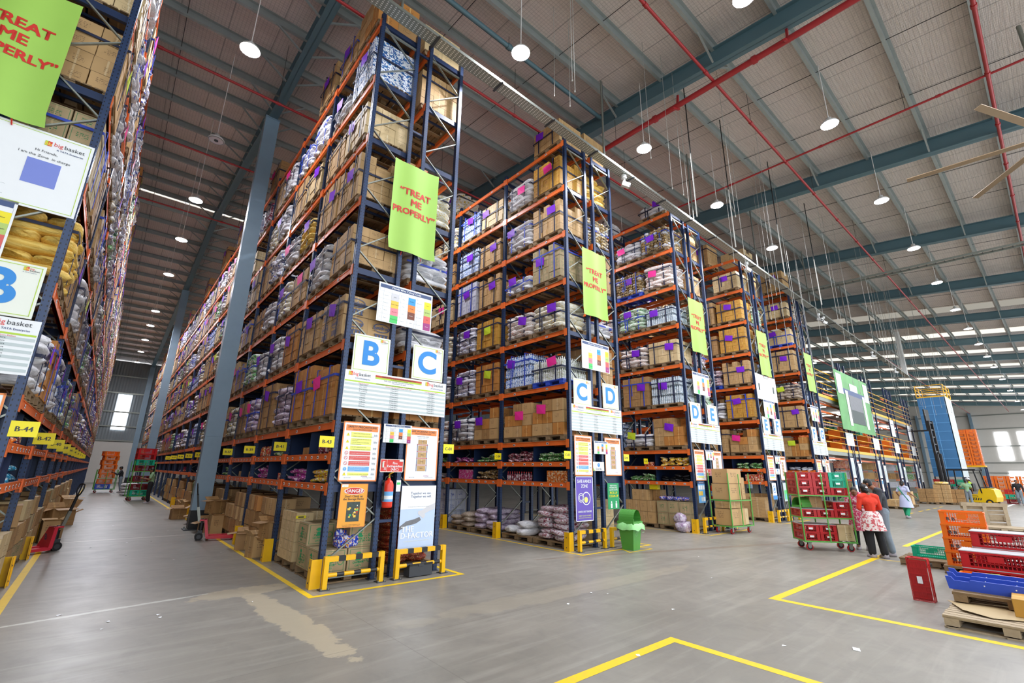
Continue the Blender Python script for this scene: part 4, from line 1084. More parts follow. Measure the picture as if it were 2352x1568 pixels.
def board_parts(w, h):
    g_ = MB(); t = MB()
    g_.b2(w*.27, w*.73, -.001, 0, h*.9, h*.955, 'brick_red'); g_.b2(w*.27, w*.73, -.001, 0, h*.855, h*.9, 'lime'); g_.b2(.01, w-.01, -.001, 0, h*.7, h*.735, 'lime')
    t.text('Shelf Life Norms for Receiving and Picking Team', w*.5, h*.928, .036, 'text_dark', -.002, 'CENTER', .008); t.text('To be Removed from Shelves', w*.5, h*.878, .03, 'text_dark', -.002)
    t.text('Daily supply and Daily to be removed from Shelves', w*.5, h*.83, .03, 'text_dark', -.002); t.text('3 Days before the expiry', w*.5, h*.785, .03, 'text_dark', -.002)
    t.text('NON Category will monitor for 7 to 10 Days and we will take a final call on Brands', w*.5, h*.717, .027, 'text_dark', -.002, 'CENTER', .006)
    t.text('Intimation should go to DC Manager & SW Team', w*.5, h*.675, .027, 'red_sign', -.002); t.text('Shelf Life Products', w*.17, h*.675, .026, 'red_sign', -.002); t.text('To be Removed from Shelves', w*.84, h*.675, .026, 'red_sign', -.002)
    for i in range(11):
        z = h*(.635-.056*i)
        if i % 2 == 0: g_.b2(.01, w-.01, -.001, 0, z-h*.028, z+h*.028, 'row_grey')
        t.text(LIFE[i], w*.17, z, .028, 'text_dark', -.002); t.text(BEF[i], w*.46, z, .028, 'text_dark', -.002); t.text(BEF[max(0, i-1)], w*.84, z, .028, 'text_dark', -.002)
    l = MB(); logo(l, w*.03, h*.86, .075); wordmark(l, w*.07, h*.89, .085); logo(l, w*.77, h*.86, .075); wordmark(l, w*.81, h*.89, .085)
    return [('row_bands', g_), ('lettering', t), ('logo', l)]
def frame4(mb, w, h, b_, mat):
    for (x0, x1, z0, z1) in ((0, w, 0, b_), (0, w, h-b_, h), (0, b_, 0, h), (w-b_, w, 0, h)): mb.b2(x0, x1, -.0015, 0, z0, z1, mat)
def prec_parts(w, h):
    g_ = MB(); frame4(g_, w, h, .022, 'orange_frame'); g_.b2(.05, w-.05, -.001, 0, h*.845, h*.945, 'orange_frame'); t = MB()
    t.text('SAFETY PRECAUTIONS', w*.5, h*.912, .052, 'text_dark', -.002, 'CENTER', .008); t.text('PALLET RACKING SYSTEM', w*.5, h*.868, .03, 'text_dark', -.002)
    rows = [('pale_yellow', .09, ['1. OPERATE FORK LIFT TRUCKS WITH CARE', 'AVOIDING COLLISION WITH UPRIGHTS AND BEAMS']), ('pale_yellow', .11, ['2. DO NOT REMOVE ANY OF THE BRACES OR', 'COMPONENTS', '3. DO NOT TAMPER WITH LOCKING PINS', 'WITHOUT PERMISSION']), ('pale_yellow', .075, ['4. DO NOT OVERLOAD THE SYSTEM', '5. CHECK THE PALLET IS IN GOOD CONDITION']),
            ('pale_red', .06, ['6. DO NOT CLIMB ON STORAGE STRUCTURE']), ('pale_red', .07, ['7. DO NOT PLACE THE PALLET WITH AN', 'IMPACT']), ('pale_red', .075, ['8. DO NOT ALTER THE STRUCTURE WITHOUT', 'OBTAINING DRAWINGS FROM THE SUPPLIER']), ('sky_blue', .08, ['9. REPORT ANY DAMAGE IMMEDIATELY', 'REPLACE THE DAMAGED PARTS', 'IMMEDIATELY']), ('pale_yellow', .05, ['10. IN CASE OF DOUBT CONSULT THE SUPPLIER'])]
    z = h*.825; ic = MB()
    for i, (m_, hh, ls) in enumerate(rows):
        z0 = z-h*hh; g_.b2(w*.22, w*.77, -.001, 0, z0, z, m_)
        for q, s in enumerate(ls): t.text(s, w*.25, z-(q+.6)*h*hh/len(ls), .0165, 'paper_white' if m_ in ('pale_red', 'sky_blue') else 'text_dark', -.002, 'LEFT')
        zc = (z+z0)/2; cx = w*.14; r = .03
        if m_ == 'pale_yellow': ic.poly([(cx-r, zc-r*.8), (cx+r, zc-r*.8), (cx, zc+r)], 'safety_yellow', -.001); ic.text('!', cx, zc-.003, .045, 'text_dark', -.002)
        elif m_ == 'pale_red': ic.ring(cx, zc, r, .006, 'red_sign', -.001); ic.bar((cx-.02, -.002, zc+.02), (cx+.02, -.002, zc-.02), .001, .006, 'red_sign', (0, 1, 0))
        else: ic.disc(cx, zc, r, 'sky_blue', -.001); ic.text('!', cx, zc, .045, 'paper_white', -.002)
        for q in range(4): ic.b2(w*.84+q*.016, w*.84+q*.016+.004, -.001, 0, zc-.022, zc+.022-.01*(q % 2), 'text_grey')
        ic.b2(w*.83, w*.93, -.001, 0, zc-.002, zc+.002, 'text_grey')
        z = z0-h*.017
    t.text('1800 419 7200', w*.22, h*.06, .02, 'text_grey', -.002); t.text('Godrej Storage Solutions', w*.75, h*.06, .018, 'text_grey', -.002); t.text('GODREJ', w*.66, h*.085, .03, 'magenta_cell', -.002)
    return [('panels', g_), ('icons', ic), ('lettering', t)]
def swl_parts(w, h):
    g_ = MB(); frame4(g_, w, h, .022, 'orange_frame'); g_.b2(.05, w-.05, -.001, 0, h*.845, h*.945, 'orange_frame'); t = MB()
    t.text('SAFE WORKING LOAD', w*.5, h*.91, .052, 'text_dark', -.002, 'CENTER', .008); t.text('PALLET RACKING SYSTEM', w*.5, h*.868, .03, 'text_dark', -.002); t.text('MAXIMUM CELL LOAD', w*.5, h*.815, .025, 'text_dark', -.002); t.text('BY EQUALLY SPREAD BEAMS', w*.5, h*.785, .018, 'text_grey', -.002)
    for x in (.345, .65): g_.b2(w*x-.006, w*x+.006, -.001, 0, h*.17, h*.68, 'sign_navy')
    for i in range(4):
        z = h*(.66-.125*i); g_.b2(w*.33, w*.665, -.0015, 0, z-.004, z+.006, 'brick_red')
    for i in range(5):
        z = h*(.665-.125*i)+.008 if i < 4 else h*.17
        hh = h*.1 if i else h*.085
        if i == 0: g_.b2(w*.36, w*.495, -.001, 0, z, z+hh, 'carton_tan'); g_.b2(w*.505, w*.635, -.001, 0, z, z+hh, 'carton_tan')
        else: g_.b2(w*.37, w*.625, -.001, 0, h*(.665-.125*i)+.008, h*(.665-.125*i)+.008+hh, 'carton_tan')
        t.text('1000 KG', w*.5, h*(.665-.125*i)+.06, .018, 'text_dark', -.003)
    t.text('1800 419 7200', w*.22, h*.06, .02, 'text_grey', -.002); t.text('GODREJ', w*.66, h*.085, .03, 'magenta_cell', -.002); t.text('Godrej Storage Solutions', w*.75, h*.06, .018, 'text_grey', -.002)
    return [('diagram', g_), ('lettering', t)]
def fire_parts(w, h):
    g_ = MB(); frame4(g_, w, h, .01, 'cream_white'); g_.b2(w*.275, w*.285, -.002, 0, .01, h-.01, 'cream_white'); g_.cyl((w*.12, -.001, h*.35), (w*.12, -.001, h*.75), .02, 'cream_white', 4)
    g_.b2(w*.09, w*.16, -.002, 0, h*.34, h*.76, 'paper_white'); g_.b2(w*.11, w*.2, -.002, 0, h*.78, h*.83, 'paper_white'); g_.b2(w*.82, w*.98, -.002, 0, h*.82, h*.95, 'paper_white')
    for a, b_ in ((.17, .2), (.2, .3), (.23, .22)): g_.b2(w*a, w*(a+.012), -.002, 0, h*.15, h*(.15+b_), 'paper_white')
    t = MB()
    for s, z in (('Fire', .68), ('Extinguisher', .45), ('(ABC)', .2)): t.text(s, w*.63, h*z, .062, 'paper_white', -.003, 'CENTER', .015)
    t.text('bigbasket', w*.9, h*.885, .014, 'lime', -.003)
    return [('pictogram', g_), ('lettering', t)]
def danger_parts(w, h):
    g_ = MB(); g_.disc(w*.5, h*.83, .055, 'banner_red', -.001, 24, w*.36); g_.ring(w*.5, h*.83, .058, .006, 'paper_white', -.0015, 28, w*.375)
    g_.b2(w*.28, w*.76, -.001, 0, h*.13, h*.58, 'photo_dark'); frame4(g_, w, h, .006, 'orange_frame'); g_.b2(w*.04, w*.26, -.001, 0, h*.925, h*.985, 'paper_white')
    rg = random.Random(2)
    for i in range(16): a = rg.uniform(.3, .66); z = rg.uniform(.16, .5); g_.b2(w*a, w*(a+rg.uniform(.03, .1)), -.002, 0, h*z, h*(z+rg.uniform(.02, .06)), rg.choice(['brick_red', 'cream_white', 'green_cell', 'brown_cell', 'amber_cell']))
    t = MB(); t.text('DANGER', w*.5, h*.83, .082, 'paper_white', -.003, 'CENTER', .015); t.text("Don't Climb on", w*.5, h*.705, .05, 'text_dark', -.002, 'CENTER', .01); t.text('the Storage Racks', w*.5, h*.645, .05, 'text_dark', -.002, 'CENTER', .01)
    t.text('Do not climb or Stand on Racking as it may', w*.5, h*.06, .018, 'text_dark', -.002); t.text('cause injury, damage or death or collapse', w*.5, h*.03, .018, 'text_dark', -.002); t.text('bigbasket', w*.16, h*.953, .022, 'lime', -.003)
    return [('panels', g_), ('lettering', t)]
def dfac_parts(w, h):
    g_ = MB()   # two clasped forearms drawn across the poster
    g_.poly([(0, h*.35), (w*.18, h*.43), (w*.42, h*.46), (w*.55, h*.49), (w*.6, h*.44), (w*.5, h*.4), (w*.42, h*.38), (w*.2, h*.36), (0, h*.29)], 'photo_grey', -.001)
    g_.poly([(w, h*.71), (w*.78, h*.66), (w*.62, h*.6), (w*.5, h*.58), (w*.5, h*.54), (w*.58, h*.5), (w*.66, h*.46), (w*.72, h*.5), (w*.7, h*.54), (w*.84, h*.58), (w, h*.61)], 'grey_cell', -.001)
    g_.b2(0, w, -.0005, 0, h*.62, h, 'paper_white')
    t = MB(); t.text('Together we can.', w*.56, h*.875, .062, 'sign_navy', -.002); t.text('Together we will.', w*.57, h*.82, .062, 'sign_navy', -.002)
    t.text('THE', .04, h*.3, .14, 'paper_white', -.003, 'LEFT', .02); t.text('D-FACTOR', .03, h*.2, .14, 'paper_white', -.003, 'LEFT', .02, wide=.98); t.text('YOUR DECISION MAKES THE DIFFERENCE', w*.5, h*.115, .028, 'cream_white', -.002)
    t.text('YOU DECIDE WHAT TO MAKE OF THE VITAL MINUTE', w*.5, h*.655, .018, 'text_grey', -.002)
    return [('picture', g_), ('lettering', t)]
def zone_parts(w, h):
    b_ = MB(); i = .03; l = .007
    for (x0, x1, z0, z1) in ((i, w-i, i, i+l), (i, w-i, h-i-l, h-i), (i, i+l, i, h-i), (w-i-l, w-i, i, h-i)): b_.b2(x0, x1, -.001, 0, z0, z1, 'lime')
    b_.b2(w*.73, w*.88, -.001, 0, h*.3, h*.62, 'blue_board')
    t = MB(); t.text('I am the Zone  in charge', w*.8, h*.67, .05, 'text_dark', -.002); t.text('Hi Friends,', w*.8, h*.74, .05, 'text_dark', -.002)
    t.text('ROLES OF ZONE (A,B,C,D)', w*.3, h*.88, .06, 'text_dark', -.002)
    for q, s in enumerate(['Keep the floor clean at all ends.', 'Follow the safe working norms.', 'Check expiry of all products.', 'Scan all bins before picking.']): t.text(s, w*.44, h*(.72-.11*q), .05, 'text_dark', -.002, 'RIGHT')
    t.text('.'*80, w*.5, h*.22, .045, 'text_grey', -.002); t.text('.'*80, w*.5, h*.1, .045, 'text_grey', -.002)
    l_ = MB(); logo(l_, w*.78, h*.83, .07); wordmark(l_, w*.82, h*.86, .08)
    return [('border', b_), ('lettering', t), ('logo', l_)]
def zone2_parts(w, h):
    b_ = MB(); b_.b2(w*.1, w*.17, -.001, 0, h*.35, h*.62, 'photo_dark'); b_.b2(w*.8, w*.87, -.001, 0, h*.35, h*.62, 'photo_dark'); t = MB()
    t.text('ROLES OF ZONE', w*.5, h*.9, .07, 'text_dark', -.002)
    for q in range(7): t.text('Hi Friends, I am the Zone in charge'[:28-q], w*.48, h*(.78-.08*q), .045, 'text_grey', -.002)
    t.text('.'*60, w*.5, h*.12, .05, 'text_grey', -.002)
    return [('photographs', b_), ('lettering', t)]
def hands_parts(w, h):
    g_ = MB(); frame4(g_, w, h, .018, 'paper_white'); g_.ring(w*.6, h*.5, .16, .022, 'paper_white'); g_.disc(w*.58, h*.47, .07, 'pale_yellow', -.001); g_.ring(w*.3, h*.52, .11, .016, 'cream_white'); g_.ring(w*.3, h*.52, .07, .014, 'cream_white')
    t = MB(); t.text('SAFE HANDS', w*.5, h*.885, .115, 'paper_white', -.002, 'CENTER', .01, wide=.82); t.text('ZONE', w*.5, h*.775, .115, 'paper_white', -.002, 'CENTER', .01, wide=.82); t.text('HANDLE LIKE TREASURE', w*.5, h*.21, .062, 'paper_white', -.002, 'CENTER', .012, wide=.75)
    t.text('EVERY TOUCH COUNTS', w*.5, h*.12, .042, 'pale_yellow', -.002, 'CENTER', .008); t.text('KEEP THE SAFE HANDS ZONE SAFE', w*.5, h*.075, .03, 'pale_yellow', -.002, 'CENTER', .006)
    return [('picture', g_), ('lettering', t)]
def pick_parts(w, h):
    g_ = MB()
    for cx in (.3, .72): g_.disc(w*cx, h*.27, .025, 'paper_white', -.001, 12); g_.poly([(w*cx-.03, h*.05), (w*cx+.03, h*.05), (w*cx+.035, h*.22), (w*cx-.035, h*.22)], 'paper_white', -.001)
    t = MB()
    for s, z, c in (('KEEP YOUR', .9, 'paper_white'), ('WORKPLACE', .82, 'paper_white'), ('CLEAN & SAFE', .74, 'paper_white'), ('PICK-UP', .62, 'safety_yellow'), ('CLEAN-UP', .5, 'safety_yellow')): t.text(s, w*.5, h*z, .056 if c == 'paper_white' else .085, c, -.002, 'CENTER', .012)
    return [('pictogram', g_), ('lettering', t)]
def dock_parts(w, h):
    g_ = MB(); g_.disc(w*.5, h*.66, .05, 'letter_blue', -.001); g_.text('!', w*.5, h*.66, .09, 'paper_white', -.002); g_.poly([(0, 0), (w*.15, 0), (0, h*.35)], 'lime', -.001); g_.text('Dust Bin', w*.5, h*.22, .07, 'text_dark', -.002)
    return [('pictogram', g_)]
def bluep_parts(w, h):
    g_ = MB(); g_.b2(0, w, -.001, 0, h*.88, h, 'sign_navy')
    rg = random.Random(4)
    for r in range(3):
        for c in range(3): g_.b2(w*(.06+.31*c), w*(.06+.31*c)+w*.26, -.001, 0, h*(.07+.27*r), h*(.07+.27*r)+h*.2, rg.choice(['paper_white', 'sky_blue', 'row_grey', 'amber_cell']))
    g_.text('SAFETY RULES', w*.5, h*.94, .045, 'paper_white', -.002)
    return [('picture', g_)]
LET = 'ABCDEFG'
for k in range(-1, 5):
    X0 = PITCH*k+(0 if k >= 0 else -.055); a = LET[k+1] if k >= 0 else 'A'; b_ = LET[k+2] if k >= 0 else 'B'
    pos = {-1: 'leftmost rack end', 0: 'nearest rack end, signs B and C', 1: 'rack end with signs C and D', 2: 'rack end with signs D and E', 3: 'rack end with signs E and F', 4: 'rack end with signs F and G'}[k]
    banner(X0+.545, 'lime green cloth banner with red lettering on the %s' % pos)
    if k in (-1, 3):
        sign('zone' if k < 0 else 'zone2', 'notice_board', 'wide white notice board below the green banner, %s' % pos, 'notice board', X0-.02, 4.98, 2.16 if k < 0 else 2.18, 1.12, zone_parts if k < 0 else zone2_parts)
        if k < 0: sign('chart', 'colour_chart', 'month colour chart sheet under the white board, %s' % pos, 'chart', X0+.42, 4.22, 1.2, .8, chart_parts)
        else: sign('chart', 'colour_chart', 'month colour chart sheet, %s' % pos, 'chart', X0+.42, 4.2, 1.2, .8, chart_parts, y=-.085)
    else: sign('chart', 'colour_chart', 'large month colour chart sheet, %s' % pos, 'chart', X0+.49, 4.55, 1.2, .8, chart_parts)
    sign('let'+a, 'letter_sign', 'white sign, blue letter %s, left side of the %s' % (a, pos.replace(', signs B and C', '')), 'sign', X0+.12, 3.52, .71, .7, letter_parts(a), 'cream_white')
    sign('let'+b_, 'letter_sign', 'white sign, blue letter %s, right side of the %s' % (b_, pos.replace(', signs B and C', '')), 'sign', X0+1.33, 3.54, .71, .7, letter_parts(b_), 'cream_white')
    sign('board', 'shelf_life_board', 'wide striped shelf life board on the %s' % pos, 'notice board', X0+.02, 2.84, 2.12, .685, board_parts)
    sign('prec', 'safety_poster', 'orange framed safety precautions poster, %s' % pos, 'poster', X0+.1, 1.6+(.125 if k == 1 else 0), .69, 1.01, prec_parts)
    sign('chart2', 'colour_chart', 'small month colour chart between the two posters, %s' % pos, 'chart', X0+.83, 2.28, .57, .335, chart_parts, y=-.1)
    sign('swl', 'safety_poster', 'orange framed safe working load poster, %s' % pos, 'poster', X0+1.33, 1.61+(.125 if k == 1 else 0), .7, 1.0, swl_parts)
    if k in (0, 2): sign('fire', 'fire_sign', 'red fire extinguisher sign on the %s' % pos, 'sign', X0+.84, 1.76, .46, .23, fire_parts, 'red_sign')
    if k in (1, 3): sign('dock', 'small_sign', 'small white sign with blue round mark, %s' % pos, 'sign', X0+.82, 1.85, .45, .23, dock_parts)
    if k in (0, -1): sign('danger', 'danger_poster', 'orange DANGER poster tied to the %s' % pos, 'poster', X0+.17, .86, .48, .7, danger_parts, 'danger_orange')
    if k == 0: sign('dfac', 'blue_poster', 'pale blue D-FACTOR poster low on the nearest rack end', 'poster', X0+1.31, .43, .73, 1.09, dfac_parts, 'sky_poster')
    if k == 1:
        sign('hands', 'violet_poster', 'violet SAFE HANDS ZONE poster on the C and D rack end', 'poster', X0+.11, .64, .67, 1.07, hands_parts, 'violet_sign')
        sign('pick', 'green_poster', 'green PICK-UP CLEAN-UP poster above the green bin', 'poster', X0+1.38, .88, .48, .66, pick_parts, 'green_sign')
    if k in (2, 4): sign('bluep', 'blue_poster', 'narrow blue picture poster low on the %s' % pos, 'poster', X0+.17, .9, .45, .68, bluep_parts, 'sky_blue')
    if k == 3:
        sign('bluep2', 'blue_poster', 'blue and white mandatory poster low on the E and F rack end', 'poster', X0+.25, .85, .4, .65, lambda w, h: [('pictogram', (lambda m_: (m_.b2(0, w, -.001, 0, 0, h*.25, 'letter_blue'), m_.ring(w*.5, h*.62, .15, .03, 'letter_blue'), m_.disc(w*.5, h*.62, .07, 'letter_blue', -.001), m_)[-1])(MB()))])
        sign('teal2', 'green_poster', 'pale green picture poster low on the E and F rack end', 'poster', X0+1.4, .75, .5, .75, lambda w, h: [('picture', (lambda m_: (m_.b2(w*.1, w*.9, -.001, 0, h*.1, h*.6, 'green_cell'), m_.b2(w*.3, w*.5, -.002, 0, h*.1, h*.4, 'sky_blue'), m_)[-1])(MB()))], 'row_grey')
# yellow location plates standing out of the posts
def plate(x, y, z, txt, where, side=-1, sc=1.):
    w, h = .25, .185
    if ('pl', txt) not in SIGN_CACHE: SIGN_CACHE[('pl', txt)] = 1
    mb = MB(); mb.b2(0, w, 0, .004, 0, h, 'safety_yellow')
    o = solo(mb, 'location_plate', 'yellow %s plate %s' % (txt, where), 'plate', (x if side > 0 else x-w, y-.06, z), group='yellow location plates')
    m2 = MB(); m2.text(txt, w/2, h*.48, .085, 'text_dark', -.0015, 'CENTER', .022); part(m2, 'lettering', o)
xl = x_front(-1, 'R')[0]
for i, t in enumerate(['B-44', 'B-42', 'B-40', 'B-38', 'B-36', 'B-34', 'B-32', 'B-30', 'B-28', 'B-26']): plate(xl+.02, i*BAYW, 2.115, t, 'sticking out of the leftmost rack, %s one' % ORD[i], 1)
for i, t in enumerate(['B-43', 'B-41', 'B-39', 'B-37', 'B-35', 'B-33', 'B-31', 'B-29', 'B-27', 'B-25']): plate(-.03, i*BAYW, 2.15, t, 'sticking out of the B side rack, %s one' % ORD[i], -1)
plate(2.115+.04, 0, 2.13, 'C-01', 'at the right edge of the nearest rack end', 1)
plate(PITCH-.03, 0, 2.13, 'C-02', 'at the left edge of the C and D rack end'); plate(PITCH-.03, BAYW, 2.13, 'C-04', 'one bay back on the C and D rack')
plate(PITCH+2.155, 0, 2.13, 'D-01', 'at the right edge of the C and D rack end', 1); plate(2*PITCH-.03, BAYW*.62, 2.13, 'D-42', 'on the front of the D and E rack')

# fire extinguisher
t = thing('fire_extinguisher', 'red fire extinguisher with black hose hung on the nearest rack end', 'fire extinguisher', (.99, -.15, 1.16))
mb = MB(); mb.bar((0, .03, .44), (-.07, .1, .44), .03, .04, 'dark_grey'); mb.bar((0, .03, .44), (.01, .09, .2), .02, .03, 'dark_grey'); part(mb, 'wall_bracket', t)
mb = MB(); mb.lathe([(0, 0), (.085, .0), (.09, .03), (.09, .38), (.07, .44), (.03, .47), (.03, .5), (0, .5)], 'extinguisher_red', 16); part(mb, 'cylinder', t)
mb = MB(); mb.lathe([(.0915, .1), (.0915, .27)], 'sky_blue', 16); mb.lathe([(.092, .14), (.092, .2)], 'paper_white', 16); part(mb, 'paper_label', t)
mb = MB(); mb.cyl((0, 0, .5), (0, 0, .55), .022, 'brass', 8); mb.bar((0, 0, .56), (.02, -.1, .6), .02, .015, 'yellow_paint'); mb.bar((0, 0, .54), (.02, -.09, .53), .02, .012, 'black'); part(mb, 'handle', t)
mb = MB(); mb.tube([(-.02, -.02, .53), (-.08, -.05, .52), (-.115, -.05, .42), (-.11, -.05, .25), (-.1, -.04, .12)], .012, 'black'); part(mb, 'hose', t)
t = thing('fire_extinguisher', 'red fire extinguisher on the D and E rack end, half behind cartons', 'fire extinguisher', (2*PITCH+.99, -.17, 1.0))
for ch in list(bpy.data.objects['fire_extinguisher'].children): c = ch.copy(); COL.objects.link(c); c.parent = t
mb = MB(); mb.rect(0, .09, 0, .2, 'paper_white'); mb.b2(.01, .08, -.001, 0, .12, .16, 'green_cell')
solo(mb, 'inspection_card', 'white inspection card hung beside the near fire extinguisher', 'card', (1.19, -.056, 1.42))

# post guards, end barriers, floor tape
def guard(x, y, lab, rz=0.):
    mb = MB(); h = .42
    p_ = [(-.1, -.09), (.06, -.09), (.06, -.078), (-.09, -.078), (-.09, .085), (-.1, .085)]
    vs = [(a*(1.0 if z == 0 else .92), b_*(1. if z == 0 else .92), z) for z in (0, h) for a, b_ in p_]
    mb.add(vs, [(i, (i+1) % 6, 6+(i+1) % 6, 6+i) for i in range(6)]+[(5, 4, 3, 2, 1, 0), (6, 7, 8, 9, 10, 11)], 'guard_yellow')
    mb.bar((-.1, -.09, .0), (-.1, -.09, h), .03, .03, 'guard_yellow')
    for z in (.08, .3): mb.cyl((-.102, 0, z), (-.11, 0, z), .012, 'dark_grey', 6)
    solo(mb, 'post_guard', lab, 'guard', (x, y, 0), rz)
for j in range(8): guard(-.08, j*BAYW-(.04 if j == 0 else 0), 'yellow steel post guard, B side rack, %s upright' % ORD[j])
for j in range(7): guard(xl+.08, j*BAYW, 'yellow steel post guard, leftmost rack, %s upright' % ORD[j], PI)
for k in range(1, 5):
    for j in range(3 if k == 1 else 1): guard(PITCH*k-.08, j*BAYW, 'yellow steel post guard, %s, %s upright' % (ROWNAME[k], ORD[j]))
def barrier(x, lab):
    t = thing('end_barrier', lab, 'barrier', (x, -.27, 0)); w, h = .93, .47
    mb = MB(); mb.b2(-w/2, w/2, -.035, .035, h-.075, h, 'hazard_stripe'); part(mb, 'top_rail', t)
    mb = MB(); mb.cyl((-w/2, 0, .2), (w/2, 0, .2), .032, 'hazard_stripe', 10); part(mb, 'lower_rail', t)
    for s in (-1, 1):
        mb = MB(); mb.b2(s*w/2-.036, s*w/2+.036, -.04, .04, 0.01, h+.004, 'guard_yellow'); part(mb, 'leg', t)
        mb = MB(); mb.b2(s*w/2-.075, s*w/2+.075, -.075, .075, 0, .012, 'dark_grey')
        for q in (-1, 1): mb.cyl((s*w/2+q*.055, -.055, .01), (s*w/2+q*.055, -.055, .03), .012, 'galvanised', 6)
        part(mb, 'foot_plate', t)
for k in range(-1, 5):
    o = 0 if k >= 0 else -.055
    barrier(PITCH*k+.45+o, 'left black and yellow barrier at the %s' % {-1: 'leftmost rack end', 0: 'nearest rack end', 1: 'C and D rack end', 2: 'D and E rack end', 3: 'E and F rack end', 4: 'F and G rack end'}[k])
    barrier(PITCH*k+1.67+o, 'right black and yellow barrier at the %s' % {-1: 'leftmost rack end', 0: 'nearest rack end', 1: 'C and D rack end', 2: 'D and E rack end', 3: 'E and F rack end', 4: 'F and G rack end'}[k])
def tape(pts, w, lab):
    mb = MB()
    for i, (p, q) in enumerate(zip(pts[:-1], pts[1:])):
        p, q = Vector((*p, 0)), Vector((*q, 0)); d = (q-p).normalized(); e = d*(w/2)
        if i > 0: p = p+e*0
        r = Vector((-d.y, d.x, 0))*w/2; a, b_ = p-(e if i > 0 else e*0), q+(e if i < len(pts)-2 else e*0)
        z = .0012+.0003*i
        mb.add([(a-r)+Vector((0, 0, z)), (b_-r)+Vector((0, 0, z)), (b_+r)+Vector((0, 0, z)), (a+r)+Vector((0, 0, z))], [(0, 1, 2, 3)], 'floor_tape')
    solo(mb, 'floor_line', lab, 'floor marking')
tape([(-.3, 50), (-.3, -.58), (2.35, -.58), (2.35, .3)], .09, 'yellow floor line around the foot of the nearest rack')
tape([(-3.62, 50), (-3.62, -.58), (-6.2, -.58)], .1, 'yellow floor line along the leftmost rack')
for k in range(1, 5): tape([(PITCH*k-.27, 9), (PITCH*k-.27, -.58), (PITCH*k+2.4, -.58), (PITCH*k+2.4, .9)], .07, 'yellow floor line around the foot of the %s' % ROWNAME[k])
tape([(PITCH+.9+.3, -.58), (PITCH+.95, -.98), (PITCH+1.85, -.98), (PITCH+1.85, -.58)], .05, 'yellow floor line squared around the green bin')
tape([(-.3, -7.6), (2.3, -7.6), (2.3, -4.83), (.2, -4.83), (-6, -4.83)][1:3]+[(-9, -4.83)], .12, 'yellow floor line corner at the bottom of the picture')
tape([(5.17, -8.6), (5.17, -4.83), (12.3, -4.83)], .13, 'yellow floor line corner beside the low pallet')
tape([(13.96, -4.83), (21.2, -4.83)], .13, 'yellow floor line beyond the two standing people')
tape([(10.85, -4.9), (11.0, -6.5)], .06, 'thin yellow floor line between the people and the teal crate')
for i, x in enumerate((28.9, 31.6, 33.6, 35.9, 38.)): tape([(x, -2.33), (x+1.2, -2.33)], .1, 'short yellow floor dash far down the cross aisle, %s one' % ORD[i])
mb = MB(); mb.add([(38.5, -5.0, .002), (62, -5.2, .002), (62, -5.0, .002), (38.5, -4.85, .002)], [(0, 1, 2, 3)], 'white_paint'); solo(mb, 'floor_line', 'white floor line near the bright doorway', 'floor marking')

